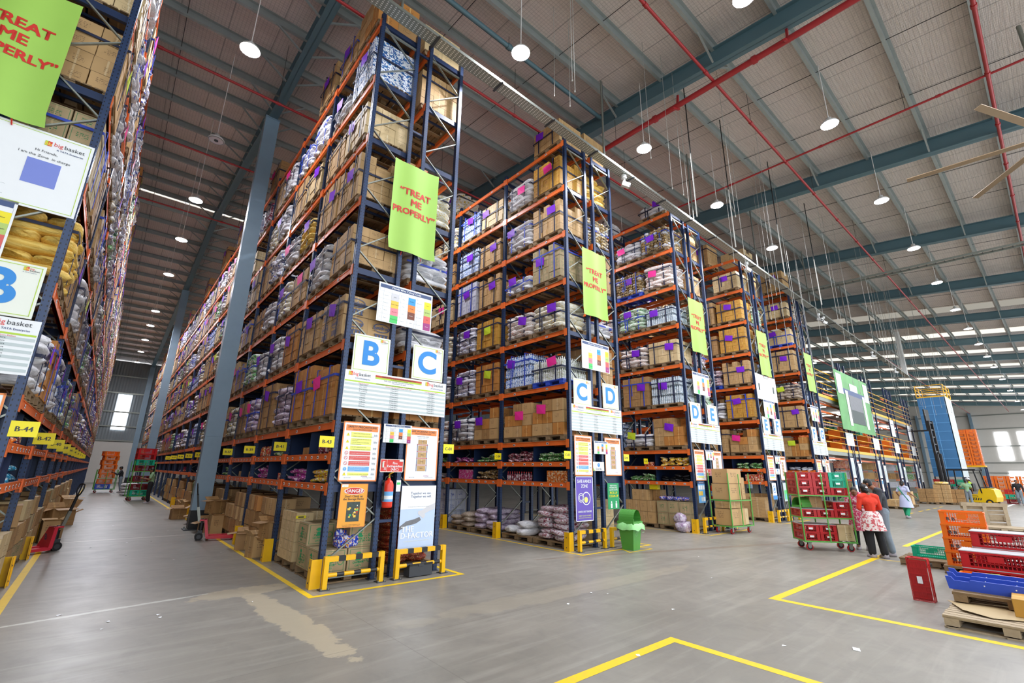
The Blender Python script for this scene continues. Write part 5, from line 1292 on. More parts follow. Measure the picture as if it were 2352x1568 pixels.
# ================================================================== GOODS ON THE HAND-PICK SHELVES
def small_mesh(kind, mat):
    mb = MB()
    if kind == 'packet': mb.pillow((0, 0, .0), (.2, .27, .075), mat, Rz(.0), 3, 10, 6, .1)
    elif kind == 'upright': mb.pillow((0, 0, .13), (.26, .17, .08), mat, Ry(PI/2), 5, 10, 6, .08)
    elif kind == 'bottle': mb.lathe([(0, 0), (.036, 0), (.038, .02), (.038, .13), (.03, .17), (.014, .2), (.014, .23), (0, .23)], mat, 10); mb.lathe([(.0, .245), (.017, .245), (.017, .215)], 'red_sign', 8)
    elif kind == 'box': mb.box((0, 0, .07), (.11, .1, .14), mat)
    return mb.mesh({'packet': 'snack_packet', 'upright': 'snack_pouch', 'bottle': 'sauce_bottle', 'box': 'small_carton'}[kind])
_PM = {}; PK_N = {}
SHELF = {  # (k, side, bay, level, half): (kind, material, count)
 (0, 'L', 0, 0, 0): ('packet', 'pack_yellow', 12), (0, 'L', 0, 0, 1): ('packet', 'pack_magenta', 12), (0, 'L', 0, 1, 0): ('upright', 'pack_maroon', 7), (0, 'L', 0, 1, 1): ('box', 'carton_brown', 3),
 (0, 'L', 1, 0, 0): ('box', 'pack_red', 4), (0, 'L', 1, 0, 1): ('packet', 'pack_magenta', 14), (0, 'L', 1, 1, 0): ('packet', 'pack_green', 4), (0, 'L', 1, 1, 1): ('upright', 'pack_red', 9),
 (0, 'L', 2, 0, 0): ('box', 'carton_light', 4), (0, 'L', 2, 0, 1): ('box', 'carton_tan', 3), (0, 'L', 3, 0, 0): ('packet', 'pack_green', 12), (0, 'L', 4, 1, 0): ('upright', 'pack_orange', 6), (0, 'L', 5, 0, 0): ('packet', 'pack_white', 9),
 (0, 'L', 6, 0, 1): ('packet', 'pack_red', 9), (0, 'L', 7, 0, 0): ('packet', 'pack_pink', 9), (0, 'L', 5, 1, 1): ('box', 'pack_yellow', 5),
 (1, 'L', 0, 0, 0): ('box', 'pack_orange', 12), (1, 'L', 0, 0, 1): ('bottle', 'pack_maroon', 11), (1, 'L', 0, 1, 0): ('packet', 'pack_green', 13), (1, 'L', 0, 1, 1): ('packet', 'pack_maroon', 14),
 (1, 'L', 1, 0, 0): ('packet', 'snack_brown', 14), (1, 'L', 1, 0, 1): ('box', 'pack_pink', 12), (1, 'L', 1, 1, 0): ('packet', 'pack_green', 10), (1, 'L', 1, 1, 1): ('packet', 'pack_magenta', 8), (1, 'L', 2, 0, 0): ('packet', 'pack_white', 8), (1, 'L', 2, 1, 0): ('packet', 'pack_green', 8),
 (2, 'L', 0, 0, 0): ('packet', 'black', 10), (2, 'L', 0, 0, 1): ('packet', 'pack_green', 10), (2, 'L', 0, 1, 0): ('packet', 'pack_yellow', 16), (2, 'L', 0, 1, 1): ('box', 'pack_red', 3),
 (3, 'L', 0, 0, 0): ('box', 'pack_red', 14), (3, 'L', 0, 1, 0): ('packet', 'pack_green', 12), (4, 'L', 0, 0, 0): ('box', 'pack_orange', 8), (4, 'L', 0, 1, 0): ('packet', 'pack_white', 8),
 (-1, 'R', 0, 0, 0): ('packet', 'pack_pink', 9), (-1, 'R', 0, 0, 1): ('packet', 'pack_teal', 12), (-1, 'R', 0, 1, 0): ('packet', 'pack_orange', 5), (-1, 'R', 0, 1, 1): ('upright', 'pack_maroon', 7), (-1, 'R', 1, 0, 0): ('box', 'carton_tan', 3),
 (-1, 'R', 1, 1, 0): ('packet', 'snack_brown', 8), (-1, 'R', 2, 0, 0): ('packet', 'pack_blue', 9), (-1, 'R', 2, 0, 1): ('box', 'carton_green', 4), (-1, 'R', 3, 0, 0): ('packet', 'pack_maroon', 9), (-1, 'R', 2, 1, 0): ('packet', 'pack_green', 6), (-1, 'R', 4, 0, 0): ('packet', 'pack_white', 9),
 (-1, 'R', 5, 0, 0): ('packet', 'pack_red', 8), (-1, 'R', 6, 0, 0): ('packet', 'pack_white', 8), (0, 'R', 0, 0, 0): ('packet', 'pack_magenta', 8), (0, 'R', 0, 1, 0): ('upright', 'pack_magenta', 6)}
NOUN = {'packet': 'packet', 'upright': 'standing pouch', 'bottle': 'sauce bottle', 'box': 'box'}
for (k, side, j, lv, half), (kind, mat, n) in SHELF.items():
    if (kind, mat) not in _PM: _PM[(kind, mat)] = small_mesh(kind, mat)
    me = _PM[(kind, mat)]; rg = random.Random(k*31+j*7+lv*3+half+n+100); xf, s = x_front(k, side)
    y0 = j*BAYW+(.12 if half == 0 else BAYW/2+.08); z0 = LV[lv]+.062
    cl = {'carton_tan': 'tan', 'carton_brown': 'brown', 'carton_light': 'pale', 'carton_green': 'green-printed'}.get(mat, mat.replace('pack_', '').replace('snack_', ''))
    lab = '%s %s, %s, %s bay, %s shelf %s half' % (cl, NOUN[kind], ROWNAME[k] if (k, side) != (0, 'R') else 'nearest rack C half', ORD[j], 'lower' if lv == 0 else 'upper', 'near' if half == 0 else 'far')
    for i in range(n):
        if kind == 'packet':
            c, r = i % 4, i//4; loc = (xf+s*(.14+.1*(r % 2)+rg.uniform(-.02, .04)), y0+.15+c*.27+rg.uniform(-.04, .04)+(.05 if r % 2 else 0), z0+.045+.07*r+rg.uniform(0, .012)); rot = (rg.uniform(-.3, .3), rg.uniform(-.3, .3), rg.uniform(-.7, .7))
        elif kind == 'upright': loc = (xf+s*(.12+.09*(i % 2)), y0+.12+i*.125, z0); rot = (rg.uniform(-.12, .12), rg.uniform(-.1, .1), rg.uniform(-.4, .4))
        elif kind == 'bottle': loc = (xf+s*.1, y0+.08+i*.098, z0); rot = (0, 0, rg.uniform(0, 6))
        else:
            c, r = i % 6, i//6; loc = (xf+s*(.12), y0+.1+c*.125, z0+r*.142); rot = (0, 0, rg.uniform(-.05, .05))
        tag(link(me.name.split('.')[0], me, None, loc, rot), lab+(', %s row, %s along' % (ORD[i//4], ORD[i % 4]) if kind == 'packet' else ', row %s, %s along' % (['one', 'two', 'three'][i//6], ORD[i % 6]) if kind == 'box' else ', %s along' % ORD[i]), {'packet': 'packet', 'upright': 'pouch', 'bottle': 'bottle', 'box': 'small box'}[kind], 'products: '+lab)

# ================================================================== GOODS ON THE FLOOR
def open_carton(mat, w, d, h, flap=.5, seed=0):
    rg = random.Random(seed); mb = MB(); t = .006
    mb.b2(-w/2, w/2, -d/2, d/2, 0, t, mat)
    for s in (-1, 1): mb.b2(s*w/2-t, s*w/2, -d/2, d/2, 0, h, mat); mb.b2(-w/2, w/2, s*d/2-t, s*d/2, 0, h, mat)
    for s in (-1, 1):
        a = rg.uniform(.5, 1.9)
        mb.box((s*(w/2+math.sin(a)*w*.22), 0, h+math.cos(a)*w*.22), (t, d*.96, w*.45), mat, Ry(s*a))
        a = rg.uniform(.5, 1.9)
        mb.box((0, s*(d/2+math.sin(a)*d*.2), h+math.cos(a)*d*.2), (w*.96, t, d*.4), mat, Rx(-s*a))
    return mb.mesh('carton')
def ctn(x, y, z, d, mat, label, rz=0., group=None, cat='carton'):
    o = link('carton', ucube(mat), None, (x, y, z+d[2]/2), (0, 0, rz), d); return tag(o, label, cat, group)
def pallet(x, y, label, rz=0., me=None, z=0.): return tag(link('wooden_pallet', me or PAL[0], None, (x, y, z), (0, 0, rz)), label, 'pallet')
def grid(x, y, z, nx, ny, nz, d, mat, where, s=1, drop=0, mats=None, seed=1):
    """loose cartons; x is the aisle face"""
    rg = random.Random(seed)
    for c in range(nz):
        for a in range(nx):
            for b_ in range(ny):
                if c == nz-1 and rg.random() < drop: continue
                if c < nz-1 and a > 0 and 0 < b_: continue
                if nx > 2 and c == nz-1 and a > 1: continue
                ctn(x+s*(a+.5)*d[0], y+(b_+.5)*d[1], z+c*d[2], (d[0]*.98, d[1]*.97, d[2]*.985), mats[rg.randrange(len(mats))] if mats else mat,
                    '%s %s, %s layer, %s along%s' % ({'carton_tan': 'tan carton', 'carton_brown': 'brown carton', 'carton_green': 'green-printed carton', 'carton_light': 'pale carton', 'carton_amber': 'amber carton', 'carton_bluewhite': 'white and blue carton'}[mat], where, ORD[c], ORD[b_], ', %s' % ['front', 'second', 'rear'][a] if a else ''), rg.uniform(-.02, .02), 'loose cartons '+where)
# nearest bay, B side: printed oats cartons on the near pallet
pallet(.5, .66, 'wooden pallet under the green-printed cartons in the nearest bay'); pallet(.5, 1.98, 'wooden pallet under the small yellow-taped cartons, nearest rack')
def oats(x, y, z, d, label, rz=0.):
    t = thing('carton', label, 'carton', (x, y, z), rz); mb = MB(); mb.box((0, 0, d[2]/2), d, 'carton_green'); part(mb, 'box', t)
    for (face, M, w) in (('x', Matrix.Translation((-d[0]/2-.002, 0, 0))@Matrix.Rotation(-PI/2, 4, 'Z'), d[1]), ('y', Matrix.Translation((0, -d[1]/2-.002, 0)), d[0])):
        p_ = MB(); h = d[2]
        p_.add([(a, 0, b_) for a, b_ in [(-.05-w*.1, h*.42), (.05-w*.1, h*.42), (.02-w*.1, h*.62), (-.02-w*.1, h*.62)]], [(0, 1, 2, 3)], 'green_sign', M=np.array(M))
        p_.add([(.045*math.cos(q*PI/6)-w*.1, -.001, h*.72+.028*math.sin(q*PI/6)) for q in range(12)], [tuple(range(12))], 'green_sign', M=np.array(M))
        p_.text('QUAKER', -w*.1, h*.34, .05, 'green_sign', -.001, 'CENTER', .02, M=np.array(M)); p_.text('OATS', -w*.1, h*.2, .045, 'green_sign', -.001, 'CENTER', .02, M=np.array(M))
        ringv = MB(); ringv.ring(0, 0, .05, .01, 'green_sign'); p_.add([(v[0]+w*.3, -.001, v[2]+h*.45) for v in ringv.v], ringv.f, 'green_sign', M=np.array(M))
        part(p_, 'print', t)
for i, (x, y, z, L_) in enumerate([(.22, .36, .15, 'aisle side, bottom layer, at the rack end'), (.72, .36, .15, 'inner side, bottom layer, at the rack end'), (.22, .9, .15, 'aisle side, bottom layer, second back'), (.72, .9, .15, 'inner side, bottom layer, second back'), (.22, .98, .51, 'aisle side, top layer, with raised flap'), (.74, .42, .51, 'inner side, top layer, behind the orange poster')]):
    oats(x, y, z, (.48, .5, .36), 'green-printed oats carton, %s' % L_)
grid(-.02, 1.45, .15, 3, 3, 5, (.32, .3, .17), 'carton_light', 'small-carton pallet, nearest rack', 1, .2, seed=5)
for i, (x, y) in enumerate(((.15, 1.62), (.45, 1.75), (.3, 2.1))):
    mb = MB(); mb.b2(-.09, .09, -.006, 0, 0, .05, 'safety_yellow'); mb.b2(-.05, .05, -.009, -.006, .012, .035, 'text_dark'); solo(mb, 'stock_label', 'yellow stock label on the small cartons, %s one' % ORD[i], 'label', (x-.1, 1.42+i*.001, [.9, .74, .62][i]))
for i, (x, y, rz) in enumerate([(.35, .36, .3), (.46, .3, .9), (.55, .38, .1), (.42, .42, 1.6), (.62, .3, 2.)]):
    mb = MB(); mb.pillow((0, 0, .1), (.2, .24, .1), 'pack_blue', Ry(PI/2)@Rz(.2), i, 12, 7, .12); solo(mb, 'detergent_packet', 'bright blue detergent packet on the oats cartons, %s from the left' % ORD[i], 'packet', (x, y-.1, .51+(.08 if i == 3 else 0)), rz, 'blue packets on the oats cartons')
# C half, nearest bay: red and gold sacks, stool, black box
pallet(1.68, .75, 'wooden pallet under the red and gold sacks', 0, PAL[1])
rg = random.Random(8)
for c in range(8):
    for a in range(2):
        o = link('product_sack', usack('sack_cocoa', rg.randrange(3)), None, (1.47+a*.43, .5+rg.uniform(-.02, .02), .22+c*.118), (0, 0, rg.uniform(-.08, .08)), (.46, .62, .16))
        tag(o, 'red and gold sack between the nearest rack posts, %s layer up, %s stack' % (ORD[c], ['left', 'right'][a]), 'sack', 'red and gold sacks')
for i, (x, y) in enumerate(((1.52, .08), (1.75, .06))): tag(link('product_sack', usack('sack_cocoa', i), None, (x, y+.05, .34), (0, 0, .2), (.3, .2, .14)), 'red sack resting behind the right barrier, %s one' % ORD[i], 'sack')
t = thing('plastic_stool', 'red plastic stool standing on the red sacks behind the extinguisher', 'stool', (1.47, .5, 1.18))
mb = MB(); mb.b2(-.15, .15, -.15, .15, .34, .37, 'stool_red'); part(mb, 'seat', t)
for sx in (-1, 1):
    for sy in (-1, 1): mb = MB(); mb.bar((sx*.17, sy*.17, 0), (sx*.13, sy*.13, .35), .05, .04, 'stool_red'); part(mb, 'leg', t)
mb = MB(); mb.box((0, 0, .1), (.46, .2, .17), 'dark_grey'); mb.box((0, 0, .2), (.47, .21, .03), 'black'); mb.box((0, -.1, .19), (.1, .02, .04), 'dark_grey'); solo(mb, 'tool_box', 'dark grey plastic box on the floor behind the right barrier', 'box', (1.66, -.22, 0.0))
# open cartons along the B side, second bay onwards
rg = random.Random(21)
OC = [open_carton(m_, w, d, h, seed=i) for i, (m_, w, d, h) in enumerate([('carton_brown', .42, .34, .36), ('carton_tan', .36, .3, .42), ('carton_brown', .5, .38, .3), ('carton_tan', .3, .3, .5)])]
n = 0
for j in range(1, 9):
    for slot in (0, 1):
        yb = (j+(.27 if slot == 0 else .73))*BAYW
        pallet(.5, yb, 'wooden pallet on the floor, B side rack, %s bay, %s place' % (ORD[j], ['near', 'far'][slot]), 0, PAL[(j+slot) % 3])
        for c in range(3):
            for b_ in range(2):
                for a in range(2 if c == 2 else 1):
                    if c == 2 and rg.random() < .4: continue
                    mt = rg.choice(['carton_brown', 'carton_tan', 'carton_amber', 'carton_brown'])
                    ctn(.18+a*.48, yb-.28+b_*.56, .15+c*.34, (.44, .5, .33), mt, '%s, B rack floor, %s bay, %s pallet, layer %s, %s %s' % ({'carton_brown': 'brown carton', 'carton_tan': 'tan carton', 'carton_amber': 'amber carton'}[mt], ORD[j], ['near', 'far'][slot], ['one', 'two', 'three'][c], ['left', 'right'][b_], ['front', 'rear'][a]), rg.uniform(-.12, .12), 'floor cartons along the B side')
for i, (x, y, z, m_, rz) in enumerate([(-.12, 3.4, .0, 1, .2), (-.1, 4.6, .0, 0, -.2), (.05, 3.1, .36, 0, .3), (-.2, 7.9, .0, 3, .1), (-.22, 8.5, .0, 2, .2), (-.15, 10.9, 0, 2, -.1), (-.55, 12.9, 0, 0, .1), (-.2, 14., 0, 3, .3), (-.15, 15.6, 0, 1, .2), (-.2, 8.2, .52, 0, .5)]):
    tag(link('open_carton', OC[m_], None, (x, y, z), (0, 0, rz)), 'open carton with raised flaps beside the B side rack, %s from the camera' % ORD[i], 'carton', 'open cartons along the B side')
# left rack floor goods
for j in range(0, 8):
    for slot in (0, 1):
        yb = (j+(.27 if slot == 0 else .73))*BAYW
        pallet(xl-.42, yb, 'wooden pallet on the floor, leftmost rack, %s bay, %s place' % (ORD[j], ['near', 'far'][slot]), 0, PAL[(j+slot) % 3])
        for c in range(3 if j > 0 else 2):
            for b_ in range(2):
                if c == 2 and rg.random() < .4: continue
                mt = rg.choice(['carton_green', 'carton_tan', 'carton_light', 'carton_brown'])
                ctn(xl-.15, yb-.28+b_*.56, .15+c*.34, (.46, .52, .33), mt, '%s, leftmost rack floor, %s bay, %s pallet, layer %s, %s' % ({'carton_brown': 'brown carton', 'carton_tan': 'tan carton', 'carton_green': 'green-printed carton', 'carton_light': 'pale carton'}[mt], ORD[j], ['near', 'far'][slot], ['one', 'two', 'three'][c], ['left', 'right'][b_]), rg.uniform(-.1, .1), 'floor cartons along the leftmost rack')
for i, (x, y, z, m_, rz) in enumerate([(-3.62, 8.2, 0, 3, .2), (-3.6, 8.9, 0, 1, -.3), (-3.66, 9.6, 0, 0, .1), (-3.55, 9.0, .43, 2, .6), (-3.5, 12.6, 0, 0, .1), (-3.5, 12.6, .37, 1, .2), (-3.6, 15.3, 0, 2, 0)]):
    tag(link('open_carton', OC[m_], None, (x, y, z), (0, 0, rz)), 'open carton with raised flaps beside the leftmost rack, %s from the camera' % ORD[i], 'carton', 'open cartons along the leftmost rack')
# C and D rack floor
def pile(x, y, mat, n, where, seed, s=(.62, .42, .17), cols=2, rows=2):
    rg = random.Random(seed)
    for i in range(n):
        per = cols*rows; c, q = divmod(i, per)
        o = link('product_sack', usack(mat, rg.randrange(3)), None, (x+(q % cols)*s[0]*.88+rg.uniform(-.04, .04), y+(q//cols)*s[1]*1.15+rg.uniform(-.04, .04), .15+s[2]*.5+c*s[2]*.82), (rg.uniform(-.1, .1), rg.uniform(-.1, .1), rg.uniform(-.3, .3)), s)
        tag(o, '%s %s, %s layer, %s' % ({'sack_maroon': 'maroon and white sack', 'sack_white': 'white sack', 'sack_brownish': 'brown plastic sack', 'sack_lilac': 'lilac plastic sack'}[mat], where, ORD[c], ['near front', 'near rear', 'far front', 'far rear', 'last front', 'last rear'][q]), 'sack', 'sacks '+where)
for j, sl in ((0, 0), (0, 1), (1, 0), (1, 1)): pallet(PITCH+.48, (j+(.27 if sl == 0 else .73))*BAYW, 'wooden pallet on the floor, C and D rack, %s bay, %s place' % (ORD[j], ['near', 'far'][sl]), 0, PAL[(j+sl) % 3])
pile(PITCH+.22, .42, 'sack_maroon', 24, 'on the nearest C and D floor pallet', 3, (.55, .45, .16))
pile(PITCH+.22, 1.75, 'sack_white', 6, 'on the second C and D floor pallet', 4, (.6, .45, .2)); pile(PITCH+.22, 3.1, 'sack_lilac', 16, 'in the second C and D bay', 5, (.55, .5, .17)); pile(PITCH+.22, 4.4, 'sack_brownish', 10, 'far in the second C and D bay', 6, (.6, .5, .16))
grid(PITCH+1.27, .3, .0, 2, 2, 5, (.4, .4, .22), 'carton_light', 'behind the green bin', 1, 0, seed=8)
grid(PITCH+.1, 5.7, .15, 2, 3, 3, (.4, .4, .35), 'carton_bluewhite', 'third bay, C and D rack', 1, .1, seed=9)
# D/E, E/F, F/G floors
for k in (2, 3, 4):
    for sl in (0, 1): pallet(PITCH*k+.48, (.27 if sl == 0 else .73)*BAYW, 'wooden pallet on the floor, %s, %s place' % (ROWNAME[k], ['near', 'far'][sl]), 0, PAL[sl])
grid(2*PITCH-.02, .15, .15, 2, 3, 2, (.45, .42, .38), 'carton_green', 'on the near D and E floor pallet', 1, .3, seed=10); grid(2*PITCH-.02, 1.5, .15, 2, 4, 3, (.4, .3, .37), 'carton_tan', 'on the far D and E floor pallet', 1, .2, seed=11)
for i in range(4): mb = MB(); mb.pillow((0, 0, .07), (.2, .28, .14), 'pack_blue', None, i, 12, 7, .1); solo(mb, 'detergent_packet', 'blue packet on the D and E floor cartons, %s from the left' % ORD[3-i], 'packet', (2*PITCH+.2, .45+i*.27, .93), .2*i, 'blue packets on the D and E cartons')
for i in range(5): ctn(2*PITCH+.15, 1.55+.0*i, 1.27+.05*i, (.18, .32, .045), 'safety_yellow', 'thin yellow box in the stack on D and E cartons, %s up' % ORD[i], .1*(i % 2), 'thin yellow boxes')
mb = MB(); mb.pillow((0, 0, .16), (.5, .42, .32), 'sack_lilac', None, 3, 12, 8, .15); mb.pillow((0, .1, .42), (.3, .36, .3), 'sack_lilac', None, 5, 12, 8, .15); solo(mb, 'plastic_bag', 'lilac plastic bag leaning on the D and E floor cartons', 'bag', (2*PITCH-.2, .35, .0))
grid(3*PITCH-.02, .2, .15, 2, 2, 7, (.5, .6, .13), 'carton_tan', 'flat bundled stack, E and F rack', 1, .1, seed=12); grid(3*PITCH-.02, 1.5, .15, 2, 2, 3, (.45, .5, .33), 'carton_brown', 'far floor pallet, E and F rack', 1, .1, seed=13)
grid(4*PITCH-.02, .2, .15, 2, 3, 3, (.45, .4, .33), 'carton_tan', 'floor pallet, F and G rack', 1, .2, seed=14)

# ================================================================== VEHICLES, CRATES, BINS
def pallet_jack(x, y, rz, lab, mark):
    """forks point along local +x, handle at the back"""
    t = thing('pallet_jack', lab, 'pallet jack', (x, y, 0), rz)
    for s in (-1, 1):
        mb = MB(); mb.add([(0, s*.19-.08, .05), (1.0, s*.19-.08, .03), (1.12, s*.19-.04, .02), (1.12, s*.19+.04, .02), (1.0, s*.19+.08, .03), (0, s*.19+.08, .05)]+[(0, s*.19-.08, .11), (1.0, s*.19-.08, .085), (1.12, s*.19-.04, .06), (1.12, s*.19+.04, .06), (1.0, s*.19+.08, .085), (0, s*.19+.08, .11)],
               [(5, 4, 3, 2, 1, 0), (6, 7, 8, 9, 10, 11)]+[(i, (i+1) % 6, 6+(i+1) % 6, 6+i) for i in range(6)], 'jack_red'); part(mb, 'fork', t)
        mb = MB(); mb.cyl((.92, s*.19-.05, .035), (.92, s*.19+.05, .035), .035, 'tyre_black', 12); part(mb, 'roller', t)
    mb = MB(); mb.add([(-.02, -.27, .08), (.05, -.27, .08), (.05, .27, .08), (-.02, .27, .08), (-.1, -.13, .5), (-.04, -.13, .5), (-.04, .13, .5), (-.1, .13, .5)], [(0, 1, 5, 4), (1, 2, 6, 5), (2, 3, 7, 6), (3, 0, 4, 7), (4, 5, 6, 7)], 'jack_red'); mb.b2(-.2, -.03, -.11, .11, .47, .5, 'jack_red'); part(mb, 'body', t)
    mb = MB(); mb.add([(.02, -.1, .18), (.02, .1, .18), (-.035, .07, .44), (-.035, -.07, .44)], [(0, 1, 2, 3)], 'safety_yellow' if mark == 'C' else 'jack_red')
    M = Matrix.Translation((.03, 0, .3))@Matrix.Rotation(PI/2, 4, 'Z')@Matrix.Rotation(.12, 4, 'X'); mb.text(mark, 0, 0, .17, 'sign_navy', 0, 'CENTER', .03, M=np.array(M)); part(mb, 'marking', t)
    mb = MB(); mb.cyl((-.14, 0, .18), (-.14, 0, .42), .055, 'black', 12); mb.cyl((-.14, 0, .3), (-.14, 0, .52), .03, 'dark_grey', 10); mb.box((-.15, 0, .2), (.1, .2, .08), 'dark_grey'); part(mb, 'hydraulic_pump', t)
    for s in (-1, 1): mb = MB(); mb.cyl((-.16, s*.05, .09), (-.16, s*.11, .09), .09, 'tyre_black', 18); mb.cyl((-.16, s*.045, .09), (-.16, s*.115, .09), .05, 'dark_grey', 12); part(mb, 'wheel', t)
    mb = MB(); mb.bar((-.2, 0, .45), (-.28, 0, .8), .05, .06, 'galvanised'); mb.bar((-.28, 0, .8), (-.34, 0, 1.12), .04, .045, 'black'); part(mb, 'handle_shaft', t)
    mb = MB(); a = [(-.34, 0, 1.1), (-.355, -.09, 1.18), (-.37, -.13, 1.28), (-.385, -.1, 1.37), (-.39, 0, 1.39), (-.385, .1, 1.37), (-.37, .13, 1.28), (-.355, .09, 1.18), (-.34, 0, 1.1)]; mb.tube(a, .016, 'black'); mb.bar((-.34, 0, 1.12), (-.385, 0, 1.38), .02, .02, 'black'); part(mb, 'handle_loop', t)
    return t
pallet_jack(-3.55, 6.55, PI+.42, 'red pallet jack with black loop handle beside the leftmost rack', 'B')
pallet_jack(-.58, 6.66, -.12, 'red pallet jack with yellow C marking pushed under the B side rack', 'C')

def crate_mesh(mat, w=.6, d=.4, h=.3, detail=1, lid=None, solid=False):
    """ribbed stacking crate, w along x, d along y, open top"""
    mb = MB(); t = .008
    mb.b2(-w/2+.02, w/2-.02, -d/2+.02, d/2-.02, 0, .012, mat)
    for (ax, L_, o) in (('x', w, d/2), ('y', d, w/2)):
        for s in (-1, 1):
            def B(a0, a1, z0, z1, th=t, off=0.):
                if ax == 'x': mb.b2(a0, a1, s*(o-off)-th/2, s*(o-off)+th/2, z0, z1, mat)
                else: mb.b2(s*(o-off)-th/2, s*(o-off)+th/2, a0, a1, z0, z1, mat)
            B(-L_/2, L_/2, h-.035, h, .022); B(-L_/2, L_/2, 0, .04, .014); B(-L_/2, -L_/2+.07, .04, h-.035); B(L_/2-.07, L_/2, .04, h-.035)
            if solid or not detail: B(-L_/2+.07, L_/2-.07, .04, h-.035, t)
            else:
                for z in (.1, .17, .24): B(-L_/2+.07, L_/2-.07, h*z/.3-.005, h*z/.3+.006, .007)
                n = int((L_-.14)/.035)
                for i in range(n+1): a = -L_/2+.07+i*(L_-.14)/n; B(a-.004, a+.004, .04, h-.035, .007)
                B(-.07, .07, h*.45, h*.8, .012)
    for i in range(7): a = -w/2+.05+i*(w-.1)/6; mb.b2(a-.006, a+.006, -d/2+.02, d/2-.02, -.012, 0, mat)
    for i in range(5): a = -d/2+.04+i*(d-.08)/4; mb.b2(-w/2+.02, w/2-.02, a-.006, a+.006, -.012, 0, mat)
    if lid: mb.b2(-w/2-.01, w/2+.01, -d/2-.01, d/2+.01, h, h+.015, lid)
    return mb.mesh('plastic_crate')
CR = {m_: crate_mesh(m_) for m_ in ('crate_red', 'crate_teal', 'crate_orange', 'crate_maroon')}
CRL = {'crate_red': crate_mesh('crate_red', lid='lid_grey'), 'crate_maroon': crate_mesh('crate_maroon', lid='lid_grey')}
CRO = crate_mesh('crate_orange', .62, .42, .3)
def crate(x, y, z, rz, mat, lab, group=None, lid=False, stick=True, scale=None):
    o = tag(link('plastic_crate', (CRL if lid else CR)[mat], None, (x, y, z), (0, 0, rz), scale), lab, 'crate', group)
    if stick:
        mb = MB(); mb.b2(-.306-.004, -.306, -.05, .05, .12, .19, 'paper_white'); mb.b2(-.1, .02, -.212, -.208, .15, .18, 'paper_white'); part(mb, 'paper_label', o)
    return o
def trolley(x, y, rz, L_, W_, H, shelves, lab, col='trolley_green'):
    """roll trolley: local x along length, centred; open tube frame on four castors"""
    t = thing('roll_trolley', lab, 'trolley', (x, y, 0), rz)
    for sx in (-1, 1):
        for sy in (-1, 1):
            mb = MB(); mb.cyl((sx*L_/2, sy*W_/2, .2), (sx*L_/2, sy*W_/2, H), .019, col, 8); part(mb, 'upright_tube', t)
            mb = MB(); cx, cy = sx*(L_/2-.12), sy*(W_/2-.1)
            mb.b2(cx-.04, cx+.04, cy-.035, cy-.03, .07, .19, 'galvanised'); mb.b2(cx-.04, cx+.04, cy+.03, cy+.035, .07, .19, 'galvanised'); mb.b2(cx-.05, cx+.05, cy-.05, cy+.05, .18, .195, 'galvanised')
            c = part(mb, 'castor', t)
            mb = MB(); mb.cyl((cx, cy-.024, .078), (cx, cy+.024, .078), .078, 'stool_red', 20); mb.cyl((cx, cy-.027, .078), (cx, cy+.027, .078), .06, 'tyre_black', 18); mb.cyl((cx, cy-.03, .078), (cx, cy+.03, .078), .03, 'galvanised', 12); part(mb, 'wheel', c)
    mb = MB(); mb.cyl((0, -W_/2, .2), (0, -W_/2, H-.02), .017, col, 8); mb.cyl((0, W_/2, .2), (0, W_/2, H-.02), .017, col, 8); part(mb, 'middle_tube', t)
    for z in shelves:
        mb = MB()
        for s in (-1, 1): mb.bar((-L_/2, s*W_/2, z), (L_/2, s*W_/2, z), .03, .03, col); mb.bar((s*L_/2, -W_/2, z), (s*L_/2, W_/2, z), .03, .03, col)
        for q in np.linspace(-L_/2+.1, L_/2-.1, 7): mb.bar((q, -W_/2, z-.01), (q, W_/2, z-.01), .02, .015, 'dark_grey')
        part(mb, 'shelf_frame', t)
    return t
TX, TY, TR, TL, TW = 11.52, -3.68, -.885, 1.18, .72
t = trolley(TX, TY, TR, TL, TW, 1.9, (.22, .78, 1.32), 'green roll trolley loaded with red and teal crates')
def tl(a, b_): return (TX+a*math.cos(TR)-b_*math.sin(TR), TY+a*math.sin(TR)+b_*math.cos(TR))
for (z0, rows) in ((.235, [['crate_red']*2]*2), (.795, [['crate_red', 'crate_red'], [None, 'crate_red']]), (1.335, [['crate_red', 'crate_red'], ['crate_red', 'crate_red'], ['crate_red', 'crate_red']])):
    pass
def tcrate(a, b_, z, mat, lab, lid=False):
    x, y = tl(a, b_); return crate(x, y, z, TR+PI/2, mat, lab, 'crates on the green trolley', lid)
SHN = {.235: 'bottom shelf', .795: 'middle shelf', 1.335: 'top shelf'}
for z0, cols in ((.235, ['rr', 'rr', '']), (.795, ['r', 'r', 'rr']), (1.335, ['rrr', 'rrr', 'rtt'])):
    for ci, s_ in enumerate(cols):
        for q, ch in enumerate(s_):
            mat = {'r': 'crate_red', 't': 'crate_teal'}[ch]
            lid = (z0 < 1.3 and q == len(s_)-1)
            tcrate((ci-1)*.4, .0, z0+q*.19, mat, '%s crate on the %s of the green trolley, %s column, %s up' % ({'r': 'red', 't': 'teal'}[ch], SHN[z0], ['left', 'middle', 'right'][ci], ORD[q]), lid).scale = (1, .95, .62)
x, y = tl(.42, -.1); ctn(x, y, .24, (.36, .3, .38), 'carton_light', 'pale flat carton standing on the bottom shelf of the red crate trolley', TR)
x, y = tl(-.42, 0); mb = MB()
